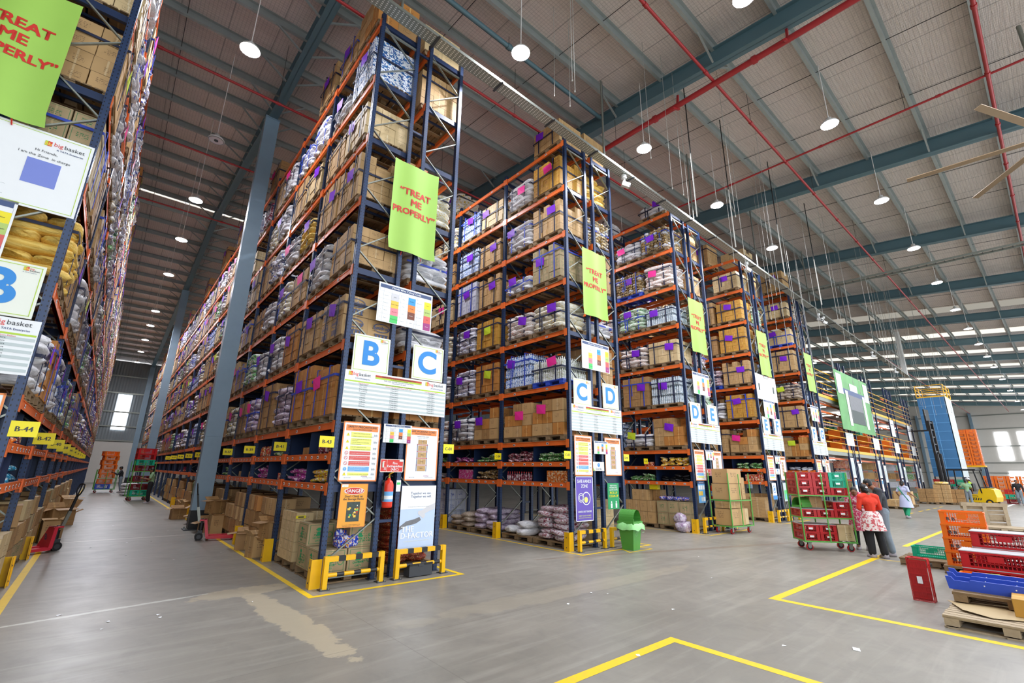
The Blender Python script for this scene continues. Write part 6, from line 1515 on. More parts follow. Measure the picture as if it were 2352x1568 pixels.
for i in range(9):
    a0, a1 = PI*i/9, PI*(i+1)/9; mb.add([(-.16, .15*math.cos(a0), .05+.2*math.sin(a0)), (.16, .15*math.cos(a0), .05+.2*math.sin(a0)), (.16, .15*math.cos(a1), .05+.2*math.sin(a1)), (-.16, .15*math.cos(a1), .05+.2*math.sin(a1))], [(0, 1, 2, 3)], 'bin_green', smooth=True)
mb.b2(-.17, .17, -.16, .16, 0.0, .05, 'bin_green'); solo(mb, 'bin_lid', 'green domed bin lid lying on the middle shelf of the crate trolley', 'lid', (x, y, .795+.22), TR+.5)
x, y = tl(0, .05); ctn(x, y+.1, .98+.03, (.3, .3, .27), 'carton_tan', 'tan carton behind the bin lid on the crate trolley', TR)
# cardboard trolley
CX, CY, CRZ = 13.1, -.62, -.12
trolley(CX, CY, CRZ, 1.2, .7, 1.85, (.22, 1.0), 'green roll trolley stacked with large tan cartons')
def cl(a, b_): return (CX+a*math.cos(CRZ)-b_*math.sin(CRZ), CY+a*math.sin(CRZ)+b_*math.cos(CRZ))
for i, (a, b_, z, d, lab) in enumerate([(-.12, 0, .24, (.8, .56, .5), 'large tan carton at the bottom left of the carton trolley'), (.42, 0, .24, (.2, .5, .5), 'narrow pale carton standing at the bottom right of the carton trolley'), (-.2, 0, .76, (.62, .5, .21), 'half-height open carton under the upper shelf of the carton trolley'),
                                        (-.05, 0, 1.02, (.9, .6, .5), 'large tan carton on the upper shelf of the carton trolley'), (-.1, 0, 1.53, (.78, .56, .46), 'large tan carton topmost on the carton trolley'), (.42, .02, 1.02, (.2, .5, .7), 'tall narrow carton on the right of the carton trolley')]):
    if i == 3: d = (.7, .6, .5); a = -.18
    x, y = cl(a, b_); ctn(x, y, z, d, 'carton_light' if i == 1 else 'carton_tan', lab, CRZ)
# aisle trolleys
trolley(-1.15, 25.1, .15, .95, .75, 2.05, (.22, .95, 1.5), 'green roll trolley with teal and maroon crates in the left aisle')
for i, (z, m_, lab) in enumerate([(.24, 'crate_teal', 'teal crate on the bottom shelf of the left aisle trolley'), (.54, 'crate_maroon', 'maroon crate above the teal one on the left aisle trolley'), (.97, 'crate_maroon', 'maroon crate on the middle shelf of the left aisle trolley'), (1.52, 'crate_maroon', 'maroon crate on the upper shelf of the left aisle trolley'), (1.82, 'crate_teal', 'teal crate high on the left aisle trolley'), (2.12, 'crate_red', 'red crate next to topmost on the left aisle trolley'), (2.42, 'crate_red', 'topmost red crate on the left aisle trolley')]):
    crate(-1.15, 25.1, z, .15, m_, lab, 'crates on the left aisle trolley', stick=False, scale=(1.35, 1.5, 1))
trolley(-2.5, 35.2, .05, 1.1, .75, 1.5, (.22, .95), 'roll trolley with orange and blue crates at the end of the left aisle')
CRB = crate_mesh('blue_plastic')
tag(link('plastic_crate', CRB, None, (-2.6, 35.2, .24), (0, 0, .05), (1.3, 1.5, 1.1)), 'blue crate on the bottom of the orange crate trolley', 'crate')
for i in range(7): crate(-2.55+.06*(i % 2), 35.2, .58+.3*i+(.05 if i else 0), .05+.04*i, 'crate_orange', 'orange crate on the far aisle trolley, %s up' % ORD[i], 'orange crates on the far trolley', stick=False, scale=(1.35, 1.4, 1))
for i in range(4):
    mb = MB(); mb.pillow((0, 0, .1), (.9, .7, .2), 'sack_white', None, i, 12, 7, .1); solo(mb, 'product_sack', 'white sack piled on the floor behind the left aisle trolleys, %s layer' % ORD[i], 'sack', (-1.3, 30.5, .18*i), .1*i)
# green bin
t = thing('waste_bin', 'green waste bin with domed lid and pale green liner at the C and D rack', 'bin', (7.32, -.72, 0), .12)
mb = MB(); vs = []; w0, w1, h = .16, .215, .58
for z, w in ((0, w0), (h, w1), (h, w1-.012), (.02, w0-.012)): vs += [(-w, -w*.95, z), (w, -w*.95, z), (w, w*.95, z), (-w, w*.95, z)]
mb.add(vs, [(0, 1, 5, 4), (1, 2, 6, 5), (2, 3, 7, 6), (3, 0, 4, 7), (3, 2, 1, 0), (8, 9, 13, 12), (9, 10, 14, 13), (10, 11, 15, 14), (11, 8, 12, 15), (4, 5, 9, 8), (5, 6, 10, 9), (6, 7, 11, 10), (7, 4, 8, 11), (12, 13, 14, 15)], 'bin_green')
part(mb, 'body', t)
mb = MB(); n = 28; vs = []
rg = random.Random(6)
for q, (z, r) in enumerate(((.62, .235), (.56, .29), (.47, .3+.0))):
    for i in range(n):
        a = 2*PI*i/n; k_ = max(abs(math.cos(a)), abs(math.sin(a)))**-.75; vs.append((r*k_*math.cos(a)*(1+.05*math.sin(7*a+q)), r*k_*.97*math.sin(a)*(1+.05*math.sin(7*a+q)), z+.015*math.sin(5*a+q)+(rg.uniform(-.02, .02) if q == 2 else 0)))
mb.add(vs, [(q*n+i, q*n+(i+1) % n, (q+1)*n+(i+1) % n, (q+1)*n+i) for q in range(2) for i in range(n)], 'bag_green', smooth=True); part(mb, 'liner', t)
mb = MB(); mb.b2(-.235, .235, -.225, .225, .6, .66, 'bin_green'); lid = part(mb, 'lid', t)
mb = MB(); N = 12; R0, R1 = .2, .188
for i in range(N):
    a0, a1 = PI*i/N, PI*(i+1)/N
    def P_(a, r, y): return (r*math.cos(a), y, .66+.05+1.1*r*math.sin(a))
    for r in (R0, R1): mb.add([P_(a0, r, -.2), P_(a0, r, .2), P_(a1, r, .2), P_(a1, r, -.2)], [(0, 1, 2, 3)], 'bin_green', smooth=True)
    mb.add([P_(a0, R0, -.2), P_(a1, R0, -.2), P_(a1, R1, -.2), P_(a0, R1, -.2)], [(0, 1, 2, 3)], 'bin_green')
    for yy in (-.12, -.04, .04, .12): mb.add([P_(a0, R0+.006, yy-.012), P_(a0, R0+.006, yy+.012), P_(a1, R0+.006, yy+.012), P_(a1, R0+.006, yy-.012)], [(0, 1, 2, 3)], 'bin_green', smooth=True)
for s in (-1, 1): mb.b2(s*.19-.006, s*.19+.01*s, -.2, .2, .66, .72, 'bin_green')
link('dome', mb.mesh('dome'), lid, (0, 0, 0), (0, 0, PI+.04))
mb = MB(); mb.ring(-.07, .36, .035, .006, 'tee_green', -.003, 16, .05); mb.b2(-.12, -.02, -.19, -.18, .43, .44, 'tee_green'); mb.text('CLEAN', .0, .42, .05, 'tee_green', -.005); mb.v = [(a, -.2-.012*0+b_-.0, c) for a, b_, c in mb.v]; part(mb, 'printed_mark', t)

# right foreground: crates, blue dividers, pallets
pallet(5.93, -7.33, 'pale wooden pallet in the right foreground with loose cardboard sheet', 0, PALE)
mb = MB(); mb.add([(-.35, -.3, 0), (.4, -.35, .01), (.42, .32, .0), (-.2, .28, .015), (-.42, .05, .0)], [(0, 1, 2, 3, 4)], 'carton_light'); mb.add([(-.35, -.3, -.005), (.4, -.35, .005), (.42, .32, -.005), (-.2, .28, .01), (-.42, .05, -.005)], [(4, 3, 2, 1, 0)], 'carton_light')
solo(mb, 'cardboard_sheet', 'torn cardboard sheet lying on the pale foreground pallet', 'cardboard', (6.05, -7.1, .165), .3)
ctn(6.2, -7.55, .17, (.5, .42, .2), 'carton_orange', 'orange tan carton on the foreground pallet at the right edge', .05)
pallet(6.75, -7.35, 'dark wooden pallet under the blue plastic dividers, upper one', 0, PAL[0], z=.152); pallet(6.75, -7.35, 'dark wooden pallet under the blue plastic dividers, lower one', 0, PAL[1])
for i in range(3):
    mb = MB(); h = .14; mb.v = []; pr = [(-.62, 0), (.62, 0), (.62, h), (-.36, h), (-.36, h+.0), (-.385, h+.0), (-.4, h-.025), (-.55, h-.025), (-.58, h+.02), (-.64, h+.02)]
    n = len(pr); vs = [(.0, y, z) for y, z in pr]+[(.03, y, z) for y, z in pr]
    mb.add([(a, -y, z) for a, y, z in vs], [tuple(range(n)), tuple(range(n, 2*n))[::-1]]+[(k_, (k_+1) % n, n+(k_+1) % n, n+k_) for k_ in range(n)], 'blue_plastic')
    for yy in (-.3, -.05, .25): mb.cyl((-.002, yy, .09), (.0, yy, .09), .008, 'paper_white', 8)
    solo(mb, 'plastic_divider', 'long blue plastic divider board with stepped top, %s from the camera' % ORD[i], 'divider', (6.42+.19*i, -7.33+.0*i, .31+.03*i))
def lidc(x, y, z, mat, lab, rz=0., sc=(1.35, 1.15, .82)): return crate(x, y, z, rz+PI/2, mat, lab, 'crates in the right foreground', mat == 'crate_red', True, sc)
pallet(7.85, -7.2, 'wooden pallet under the orange and maroon crates at right', 0, PAL[2])
o = tag(link('plastic_crate', CRO, None, (7.55, -7.05, .15), (0, 0, PI/2), (1.1, .95, .8)), 'open orange crate of papers in the right foreground', 'crate')
mb = MB(); mb.add([(-.25, -.12, .25), (.2, -.15, .23), (.25, .1, .22), (-.2, .14, .25)], [(0, 1, 2, 3)], 'paper_white'); mb.add([(-.1, -.1, .262), (.2, -.05, .25), (.15, .12, .25), (-.1, .1, .262)], [(0, 1, 2, 3)], 'lime'); solo(mb, 'paper_sheets', 'white and lime paper sheets in the open orange crate', 'paper', (7.55, -7.05, .15), PI/2)
lidc(7.6, -7.85, .15, 'crate_maroon', 'maroon crate of pink goods at the right edge'); lidc(8.3, -7.1, .15, 'crate_red', 'red lidded crate behind the orange paper crate, lower one'); lidc(8.3, -7.1, .41, 'crate_red', 'red lidded crate behind the orange paper crate, middle one')
lidc(9.0, -7.2, .15, 'crate_red', 'red lidded crate further back at right, lower one'); lidc(9.0, -7.2, .41, 'crate_red', 'red lidded crate further back at right, middle one'); lidc(9.0, -7.2, .67, 'crate_red', 'red lidded crate further back at right, upper one'); lidc(8.6, -8.1, .15, 'crate_red', 'red lidded crate touching the right edge, lower one'); lidc(8.6, -8.1, .41, 'crate_red', 'red lidded crate touching the right edge, upper one')
pallet(8.75, -7.3, 'wooden pallet below the tallest red crates at right', 0, PAL[0])
pallet(10.95, -5.98, 'small dark pallet under the teal crate', 0, PAL[1])
crate(11.05, -5.85, .152, PI/2, 'crate_teal', 'low teal crate on the small dark pallet', None, False, True, (1.0, .8, .7))
pallet(10.5, -6.75, 'wooden pallet under the tall orange crate stack', 0, PAL[2])
for i in range(4):
    o = tag(link('plastic_crate', CRO, None, (10.3+.03*i, -6.55, .152+i*.25), (0, 0, PI/2+.03*(i-1)), (1.05, 1., .88)), 'orange crate in the stack behind the red crates, %s up' % ORD[i], 'crate', 'orange crate stack at right')
    mb = MB(); M = Matrix.Translation((.1, -.215, .13)); M2 = Matrix.Translation((-.32, -.1+.0, .13))@Matrix.Rotation(-PI/2, 4, 'Z')
    mb = MB(); M2 = Matrix.Translation((.16, .222, .13))@Matrix.Rotation(PI, 4, 'Z'); mb.text('B B', .0, 0, .09, 'text_dark', 0, 'CENTER', .03, M=np.array(M2)); part(mb, 'painted_letters', o)
# red crate standing on its end
o = tag(link('plastic_crate', CR['crate_red'], None, (6.93, -6.32, .32), (0, -PI/2, 0), (1., .62, .55)), 'red crate standing on its end on the open floor', 'crate')
o.location = (6.86, -6.32, .3); o.rotation_euler = (0, PI/2, 0); o.scale = (1.0, .62, .5)
mb = MB(); mb.b2(-.05, .05, -.05, .05, -.018, -.014, 'paper_white'); part(mb, 'paper_label', o)
# pallets further right
for i, (x, y) in enumerate([(19.6, -6.4), (19.6, -6.4), (21.2, -6.9)]):
    z = .16*i if i < 2 else 0
    pallet(x, y, 'grey worn pallet in the small stack beyond the orange crates, %s one' % ORD[i], .1, PALE, z=z)
o = pallet(20.3, -6.2, 'worn pallet standing on edge beyond the orange crates', 0, PALE, z=.6); o.rotation_euler = (0, PI/2, .4); o.location = (20.4, -6.0, .5)

# ---------------------------------------------------------------- mezzanine racks beyond the F and G rack
def mezz(x0, lab, i):
    t = thing('mezzanine_rack', lab, 'mezzanine rack', (x0, 0, 0))
    for xx in (0, DEP, DEP+GAP, 2*DEP+GAP):
        for yy in (0, 2.7): mb = MB(); mb.b2(xx-.045, xx+.045, yy-.045, yy+.045, 0, 8.6-.1*i, 'navy_steel'); part(mb, 'post', t)
    xs0 = -(PITCH-2*DEP-GAP)+.12
    for z, nm in ((3.15, 'lower_floor'), (6.05, 'upper_floor')):
        mb = MB(); mb.b2(xs0, 2*DEP+GAP, 0, 2.7, z-.22, z-.02, 'galvanised'); mb.b2(xs0, 2*DEP+GAP, -.02, .02, z-.02, z+.14, 'yellow_paint'); part(mb, nm, t)
    for z0 in (3.15, 6.05):
        for h in (.45, .8, 1.15, 1.5):
            mb = MB(); mb.cyl((xs0, -.02, z0+h), (2*DEP+GAP, -.02, z0+h), .025, 'yellow_paint', 8); part(mb, 'hand_rail', t)
    for z in (1.0, 1.6, 2.2, 2.75, 3.9, 4.6, 5.3, 5.75, 6.8, 7.6):
        for yy in (.25, 2.4): mb = MB(); mb.b2(xs0+.1 if z in (2.75, 5.3, 5.75) else 0, 2*DEP+GAP, yy-.03, yy+.03, z-.05, z+.05, 'orange_steel'); part(mb, 'beam', t)
    return t
for i in range(4):
    x0 = 5*PITCH+i*PITCH; pos = ['first', 'second', 'third', 'fourth'][i]+' mezzanine bay past F and G'
    mezz(x0, 'two-storey mezzanine rack with yellow rails, %s' % pos, i)
    sign('mz1', 'white_notice', 'wide white notice, %s' % pos, 'notice board', x0-.05, 3.55, 1.5, .75, lambda w, h: [('lettering', (lambda m_: ([m_.b2(.03, w-.03, -.001, 0, h*q/8, h*q/8+.03, 'row_grey') for q in range(1, 8)], m_)[1])(MB()))], y=-.052)
    sign('mz2', 'white_notice', 'left narrow white panel, %s' % pos, 'notice board', x0+.02, 1.75, .6, 1.1, lambda w, h: [('panels', (lambda m_: (m_.b2(.06, w-.06, -.001, 0, h*.1, h*.8, 'row_grey'), m_)[-1])(MB()))])
    sign('mz2', 'white_notice', 'right narrow white panel, %s' % pos, 'notice board', x0+1.4, 1.45, .6, 1.1, None, y=-.052)
    sign('mz3', 'white_notice', 'small white sheet, %s' % pos, 'notice board', x0+.1, .9, .4, .75, lambda w, h: [('panels', (lambda m_: (m_.b2(.04, w-.04, -.001, 0, h*.6, h*.9, 'sky_blue'), m_)[-1])(MB()))])
    if i > 0: sign('mz4', 'white_notice', 'tall upper white notice, %s' % pos, 'notice board', x0-.1, 4.75, 1.15, 1.25, lambda w, h: [('panels', (lambda m_: (m_.b2(.1, w-.1, -.001, 0, h*.7, h*.75, 'text_grey'), m_)[-1])(MB()))])
    rg = random.Random(30+i)
    for lvl, z in enumerate((.16, 1.06, 1.66, 2.26, 3.28, 3.96)):
        for q in range(3):
            mt = rg.choice(['carton_brown', 'carton_tan', 'pack_white', 'pack_red', 'pack_green']) if lvl < 4 else 'crate_orange'
            ctn(x0-.0+.3+q*.62, .55, z, (.5, .6, .42 if lvl < 4 else .5), mt, 'goods, %s, %s shelf, %s' % (pos, ORD[lvl], ORD[q]), 0, 'goods in the mezzanine bays', 'goods').name = 'goods_stack'
    for q in range(3):
        mb = MB(); mb.cyl((0, 0, 0), (0, 1.1, 0), .03, 'tube_light', 6); solo(mb, 'tube_lamp', 'lit tube lamp, %s, %s one' % (pos, ORD[q]), 'lamp', (x0-1.2-1.1*q, .4+q*.5, 5.72 if q < 2 else 2.82))
    for q in range(5):
        for r in range(5 if q % 2 else 4): crate(x0-3.2+q*.66, 1.5, 3.2+.36*r, 0, 'crate_orange' if (q*3+r) % 7 else 'crate_teal', 'crate, %s, %s column, %s up' % (pos, ORD[q], ORD[r]), 'crates on the mezzanine', stick=False)
# big printed banner on the first mezzanine bay
t = thing('picture_banner', 'large green picture banner hanging in front of the first mezzanine bay', 'banner', (28.5, -.3, 4.4))
mb = MB(); mb.b2(0, 7.0, 0, .02, 0, 3.5, 'banner_green'); part(mb, 'sheet', t)
mb = MB(); mb.b2(2.2, 5.0, -.01, 0, .5, 2.2, 'photo_grey'); mb.b2(2.3, 4.9, -.012, -.01, .5, 1.3, 'photo_dark'); mb.b2(1.6, 2.1, -.01, 0, .3, 2.4, 'paper_white'); mb.b2(5.2, 5.7, -.01, 0, .3, 2.4, 'paper_white'); mb.b2(.2, 1.2, -.01, 0, 2.1, 3.3, 'paper_white'); mb.b2(5.8, 6.8, -.01, 0, 2.1, 3.3, 'paper_white'); mb.b2(2.7, 4.3, -.01, 0, 2.5, 2.95, 'paper_white'); mb.b2(.1, 6.9, -.005, 0, 2.2, 2.5, 'sign_navy')
for x_ in (.45, 6.05): logo(mb, x_, 2.5, .5)
mb.v = [(a, b_-.012, c) for a, b_, c in mb.v]; part(mb, 'printed_pictures', t)
mb = MB(); mb.cyl((0, 0, 3.5), (0, 0, 5.4), .04, 'galvanised', 8); mb.cyl((7, 0, 3.5), (7, 0, 4.6), .04, 'galvanised', 8); part(mb, 'hanging_post', t)
for x_ in (1.3, 2.55, 3.4):
    mb = MB(); mb.bar((x_, .02, 3.2), (x_, .26, 3.2), .04, .04, 'dark_grey'); part(mb, 'bracket', t)

# ---------------------------------------------------------------- blue tower, stacks and forklift far right
t = thing('lift_tower', 'tall blue clad lift tower with yellow railing at the top', 'tower', (48, -2.75, 0))
mb = MB(); mb.b2(0, .06, 0, 1.75, 1.9, 8.2, 'tower_blue'); 
for q in range(1, 9): mb.b2(-.01, 0, 0, 1.75, 1.9+q*.7, 1.92+q*.7, 'sky_blue')
mb.b2(-.008, 0, .86, .89, 1.9, 8.2, 'sky_blue'); part(mb, 'front_cladding', t)
mb = MB(); mb.b2(0, 3.2, 0, .05, 1.9, 8.2, 'row_grey')
for q in range(9): mb.b2(0, 3.2, -.01, 0, 1.9+q*.7, 1.95+q*.7, 'white_paint')
part(mb, 'side_cladding', t)
mb = MB(); mb.b2(0, 3.2, 0, 1.75, 8.2, 8.3, 'yellow_paint')
for (a, b_) in ((0, 0), (3.2, 0), (0, 1.75), (3.2, 1.75), (1.6, 0), (1.6, 1.75)): mb.cyl((a, b_, 8.3), (a, b_, 9.2), .03, 'yellow_paint', 6)
for z in (8.6, 8.9, 9.2):
    for (p, q) in (((0, 0), (3.2, 0)), ((0, 1.75), (3.2, 1.75)), ((0, 0), (0, 1.75)), ((3.2, 0), (3.2, 1.75))): mb.cyl((*p, z), (*q, z), .025, 'yellow_paint', 6)
part(mb, 'top_railing', t)
mb = MB()
for (a, b_) in ((.05, .05), (3.1, .05), (.05, 1.7), (3.1, 1.7)): mb.b2(a-.05, a+.05, b_-.05, b_+.05, 0, 1.9, 'dark_grey')
part(mb, 'leg', t)
for c in range(3):
    for q in range(5): crate(47.6, -2.55+c*.62, q*.34, 0, ['crate_maroon', 'crate_maroon', 'crate_maroon', 'crate_teal', 'crate_red'][q] if (q+c) % 4 else 'crate_teal', 'crate at the foot of the blue tower, %s column, %s up' % (ORD[c], ORD[q]), 'crates at the blue tower', stick=False, scale=(1, 1.5, 1.15))
for c in range(2):
    for q in range(9): crate(55, -2.55-c*.65, 2.9+.34*q, 0, 'crate_orange', 'orange crate in the high stack behind the blue tower, %s column, %s up' % (ORD[c], ORD[q]), 'orange crates behind the tower', stick=False, scale=(1.5, 1.5, 1.15))
mb = MB(); mb.b2(54.3, 55.7, -3.6, -2.1, 2.75, 2.88, 'yellow_paint'); 
for a in (54.35, 55.65):
    for b_ in (-3.55, -2.15): mb.b2(a-.05, a+.05, b_-.05, b_+.05, 0, 2.75, 'navy_steel')
solo(mb, 'crate_platform', 'raised platform carrying the high orange crate stack', 'platform')
for c in range(4):
    for q in range(6): crate(58, -3.3-c*.75, .34*q, 0, 'crate_orange', 'orange crate in the low wall behind the forklift, %s column, %s up' % (ORD[c], ORD[q]), 'orange crates behind the forklift', stick=False, scale=(1.5, 1.7, 1.15))
for q in range(3): crate(50, -5.0, .34*q, 0, ['crate_maroon', 'crate_teal', 'crate_red'][q], 'crate in the short stack right of the forklift, %s up' % ORD[q], 'short stack by the forklift', stick=False, scale=(1.5, 1.7, 1.15))
t = thing('forklift', 'yellow reach truck with tall black mast and overhead guard', 'forklift', (45.4, -2.65, 0), -.2)
mb = MB(); y_ = 'forklift_yellow'
pr = [(-1.95, .25), (-2.02, .55), (-1.95, 1.05), (-1.7, 1.15), (-1.2, 1.1), (-1.05, .72), (.15, .66), (.3, .95), (.62, .9), (.78, .5), (.78, .22), (.35, .18), (-1.5, .18)]; n = len(pr)
mb.add([(-.42, y, z) for y, z in pr]+[(.82, y, z) for y, z in pr], [tuple(range(n)), tuple(range(n, 2*n))[::-1]]+[(q, (q+1) % n, n+(q+1) % n, n+q) for q in range(n)], y_)
mb.box((.2, .35, 1.05), (.7, .12, .3), 'dark_grey'); mb.cyl((.2, .25, 1.1), (.2, .05, 1.25), .02, 'black', 6); mb.cyl((.2, .05, 1.25), (.2, .03, 1.27), .17, 'black', 16)
mb.box((.2, -1.5, 1.2), (.9, .5, .06), 'dark_grey'); part(mb, 'chassis', t)
mb = MB(); M = Matrix.Translation((-.425, -.75, .42))@Matrix.Scale(.8, 4)@Matrix.Rotation(-PI/2, 4, 'Z'); e_ = MB(); e_.ring(.1, .2, .09, .03, 'text_dark', -.003, 20, .28)
for q in range(7): e_.poly([(-.5+q*.16, -.12), (-.42+q*.16, -.12), (-.36+q*.16, .06), (-.44+q*.16, .06)], 'text_dark', -.003)
mb.add(e_.v, e_.f, 'text_dark', M=np.array(M)); part(mb, 'side_emblem', t)
mb = MB()
for s in (-.3, .3): mb.b2(.2+s-.06, .2+s+.06, .85, 1.0, .1, 6.1, 'black'); mb.b2(.2+s-.04, .2+s+.04, .75, .85, .1, 3.6, 'dark_grey')
for q in range(11): mb.b2(-.1, .5, .88, .95, .4+q*.55, .5+q*.55, 'dark_grey'); mb.b2(-.14, -.11, .86, .96, .42+q*.52, .62+q*.52, 'white_paint')
mast = part(mb, 'mast', t)
mb = MB(); mb.b2(-.15, .55, 1.0, 1.1, 5.4, 7.0, 'black'); part(mb, 'carriage', t)
for s in (-.1, .45): mb = MB(); mb.b2(s-.06, s+.06, 1.0, 2.3, 5.35, 5.41, 'black'); part(mb, 'fork', t)
mb = MB()
for (a, b_) in ((-.4, .4), (.8, .4), (-.4, -1.3), (.8, -1.3)): mb.bar((a, b_, .8), (a, b_*.85, 2.4), .07, .07, 'black')
for q in range(7): mb.b2(-.45, .85, -1.2+q*.25, -1.12+q*.25, 2.38, 2.43, 'black')
mb.b2(-.45, -.38, -1.25, .4, 2.35, 2.45, 'black'); mb.b2(.78, .85, -1.25, .4, 2.35, 2.45, 'black'); part(mb, 'overhead_guard', t)
for (a, b_) in ((-.35, .5), (.75, .5), (-.35, -1.6), (.75, -1.6)): mb = MB(); mb.cyl((a-.08, b_, .2), (a+.08, b_, .2), .2, 'tyre_black', 16); mb.cyl((a-.09, b_, .2), (a+.09, b_, .2), .1, 'yellow_paint', 12); part(mb, 'wheel', t)
mb = MB(); mb.box((.2, -.5, .95), (.5, .5, .12), 'black'); mb.box((.2, -.75, 1.2), (.5, .1, .5), 'black'); part(mb, 'seat', t)
for i, (x, y, n_, lab) in enumerate([(42.7, -1.15, 3, 'left'), (43.1, -2.0, 4, 'middle'), (43.5, -2.65, 3, 'right')]):
    pallet(x, y, 'pallet under the brown carton stacks before the forklift, %s one' % lab, 0, PAL[i % 3])
    for q in range(n_):
        for c in range(2): ctn(x-.2, y-.22+c*.44, .15+q*.3, (.6, .42, .29), 'carton_brown' if i != 1 else 'carton_tan', 'brown carton before the forklift, %s pallet, %s layer, %s side' % (lab, ORD[q], ['right', 'left'][c]), 0, 'carton stacks before the forklift')
mb = MB(); mb.pillow((0, 0, .0), (1., .8, .22), 'pack_yellow', None, 2, 12, 7, .1); solo(mb, 'yellow_sack', 'yellow bundle lying on the middle carton stack before the forklift', 'sack', (43., -2.0, 1.45))
pallet(45.2, -3.9, 'empty pallet on the floor in front of the forklift', 0, PAL[1], z=0.0)
for i, (x, y) in enumerate([(33.5, -1.1), (34.6, -1.0), (36.6, -.9)]):
    pallet(x, y, 'pallet at the foot of the mezzanine racks, %s one' % ORD[i], 0, PAL[i]); ctn(x, y, .152, (.7, .9, .35 if i < 2 else .8), 'carton_tan' if i != 1 else 'pack_yellow', 'goods on the mezzanine foot pallet, %s one' % ORD[i])

# ================================================================== PEOPLE
def blob(mb, caps, mat):
    for c in caps:
        if len(c) == 4:
            p, q, r1, r2 = c; p, q = Vector(p), Vector(q)
            mb.ball(p, (r1,)*3, mat, 10, 6); mb.ball(q, (r2,)*3, mat, 10, 6)
            if (q-p).length > 1e-4: mb.cyl(p, q, r1, mat, 10, r2)
        else: mb.ball(c[0], c[1], mat, 12, 8)
def skinned(name, caps, mat, parent, vox=.014, sm=4):
    mb = MB(); blob(mb, caps, mat); o = part(mb, name, parent)
    r = o.modifiers.new('Remesh', 'REMESH'); r.mode = 'VOXEL'; r.voxel_size = vox; r.use_smooth_shade = True
    if sm: s_ = o.modifiers.new('Smooth', 'SMOOTH'); s_.factor = .6; s_.iterations = sm
    return o
def lerp(a, b_, t): return tuple(a[i]+(b_[i]-a[i])*t for i in range(3))
def person(label, loc, rz, H=1.68, top='tee_green', legs='trouser_black', hair='short', pose=None, long_top=None, skin='skin', vox=.016, shoes='shoe_grey', tight=False, lean=0., female=False, extra=None, sleeves=.45):
    """stands facing local -Y; pose overrides joints (metres for a 1.68 m body)"""
    J = dict(head=(0, -.03, 1.585), neck=(0, 0, 1.45), chest=(0, 0, 1.26), waist=(0, 0, 1.06), hip=(0, 0, .93), sl=(.18, 0, 1.39), sr=(-.18, 0, 1.39), el=(.25, .03, 1.12), er=(-.25, .03, 1.12), hl=(.25, -.06, .88), hr=(-.25, -.06, .88),
             kl=(.1, -.02, .5), kr=(-.1, -.02, .5), al=(.11, .03, .09), ar=(-.11, .03, .09))
    J.update(pose or {}); k = H/1.68
    J = {a: (v[0]*k, v[1]*k-lean*v[2], v[2]*k) for a, v in J.items()}
    w = .9 if female else 1.
    t = thing('person', label, 'person', loc, rz)
    hl, hr, el, er = J['hl'], J['hr'], J['el'], J['er']
    caps = [(J['hip'], J['waist'], .115*w, .1*w), (J['waist'], J['chest'], .1*w, .12*w), ((-.06, J['chest'][1], J['chest'][2]), (.06, J['chest'][1], J['chest'][2]), .11*w, .11*w), (J['chest'], J['neck'], .11*w, .06), (J['neck'], J['head'], .052, .055),
            (J['sl'], J['neck'], .055, .05), (J['sr'], J['neck'], .055, .05), (J['sl'], el, .05*w, .04*w), (el, hl, .04*w, .027), (J['sr'], er, .05*w, .04*w), (er, hr, .04*w, .027)]
    for s, kn, an in ((1, 'kl', 'al'), (-1, 'kr', 'ar')):
        hp = (J['hip'][0]+s*.085, J['hip'][1], J['hip'][2]-.02)
        caps += [(hp, J[kn], .09*w, .058), (J[kn], J[an], .056, .038), (J[an], (J[an][0], J[an][1]-.13, J[an][2]-.045), .04, .032)]
    hd = J['head']; caps += [(hd, (.073, .09, .112)), ((hd[0], hd[1]-.02, hd[2]-.055), (.055, .065, .06)), ((hd[0], hd[1]-.09, hd[2]-.01), (.014, .02, .025)), ((hd[0]+.075, hd[1]+.01, hd[2]), (.012, .02, .03)), ((hd[0]-.075, hd[1]+.01, hd[2]), (.012, .02, .03))]
    for (e_, h_, s) in ((el, hl, 1), (er, hr, -1)):
        d = (Vector(h_)-Vector(e_)).normalized(); sd = Vector((-s*.2, -1, 0)).normalized(); sd = (sd-d*sd.dot(d)).normalized(); p0 = Vector(h_)
        caps.append((tuple(p0), tuple(p0+d*.07), .03, .03))
        for i, L_ in enumerate((.07, .08, .075, .06)):
            b_ = p0+d*.075+sd*(.028-.019*i); m_ = b_+d*L_*.5; nrm = d.cross(sd)*(-s); e2 = m_+d*L_*.4+nrm*.018
            caps += [(tuple(b_), tuple(m_), .0105, .0095), (tuple(m_), tuple(e2), .0095, .008)]
        th = p0+d*.025+sd*.03; caps += [(tuple(th), tuple(th+d*.035+sd*.02), .013, .011), (tuple(th+d*.035+sd*.02), tuple(th+d*.06+sd*.018), .011, .009)]
    skinned('body', caps, skin, t, vox*.75, 2)
    g_ = .018
    tc_ = [(lerp(J['hip'], J['waist'], .1), J['waist'], .135*w, .118*w), (J['waist'], J['chest'], .118*w, .14*w), ((-.07, J['chest'][1], J['chest'][2]+.02), (.07, J['chest'][1], J['chest'][2]+.02), .125*w, .125*w), (J['chest'], lerp(J['chest'], J['neck'], .75), .13*w, .075),
           (J['sl'], lerp(J['sl'], J['neck'], .6), .07, .065), (J['sr'], lerp(J['sr'], J['neck'], .6), .07, .065), (J['sl'], el if sleeves > .5 else lerp(J['sl'], el, .7), .068*w, .058*w), (J['sr'], er if sleeves > .5 else lerp(J['sr'], er, .7), .068*w, .058*w)]
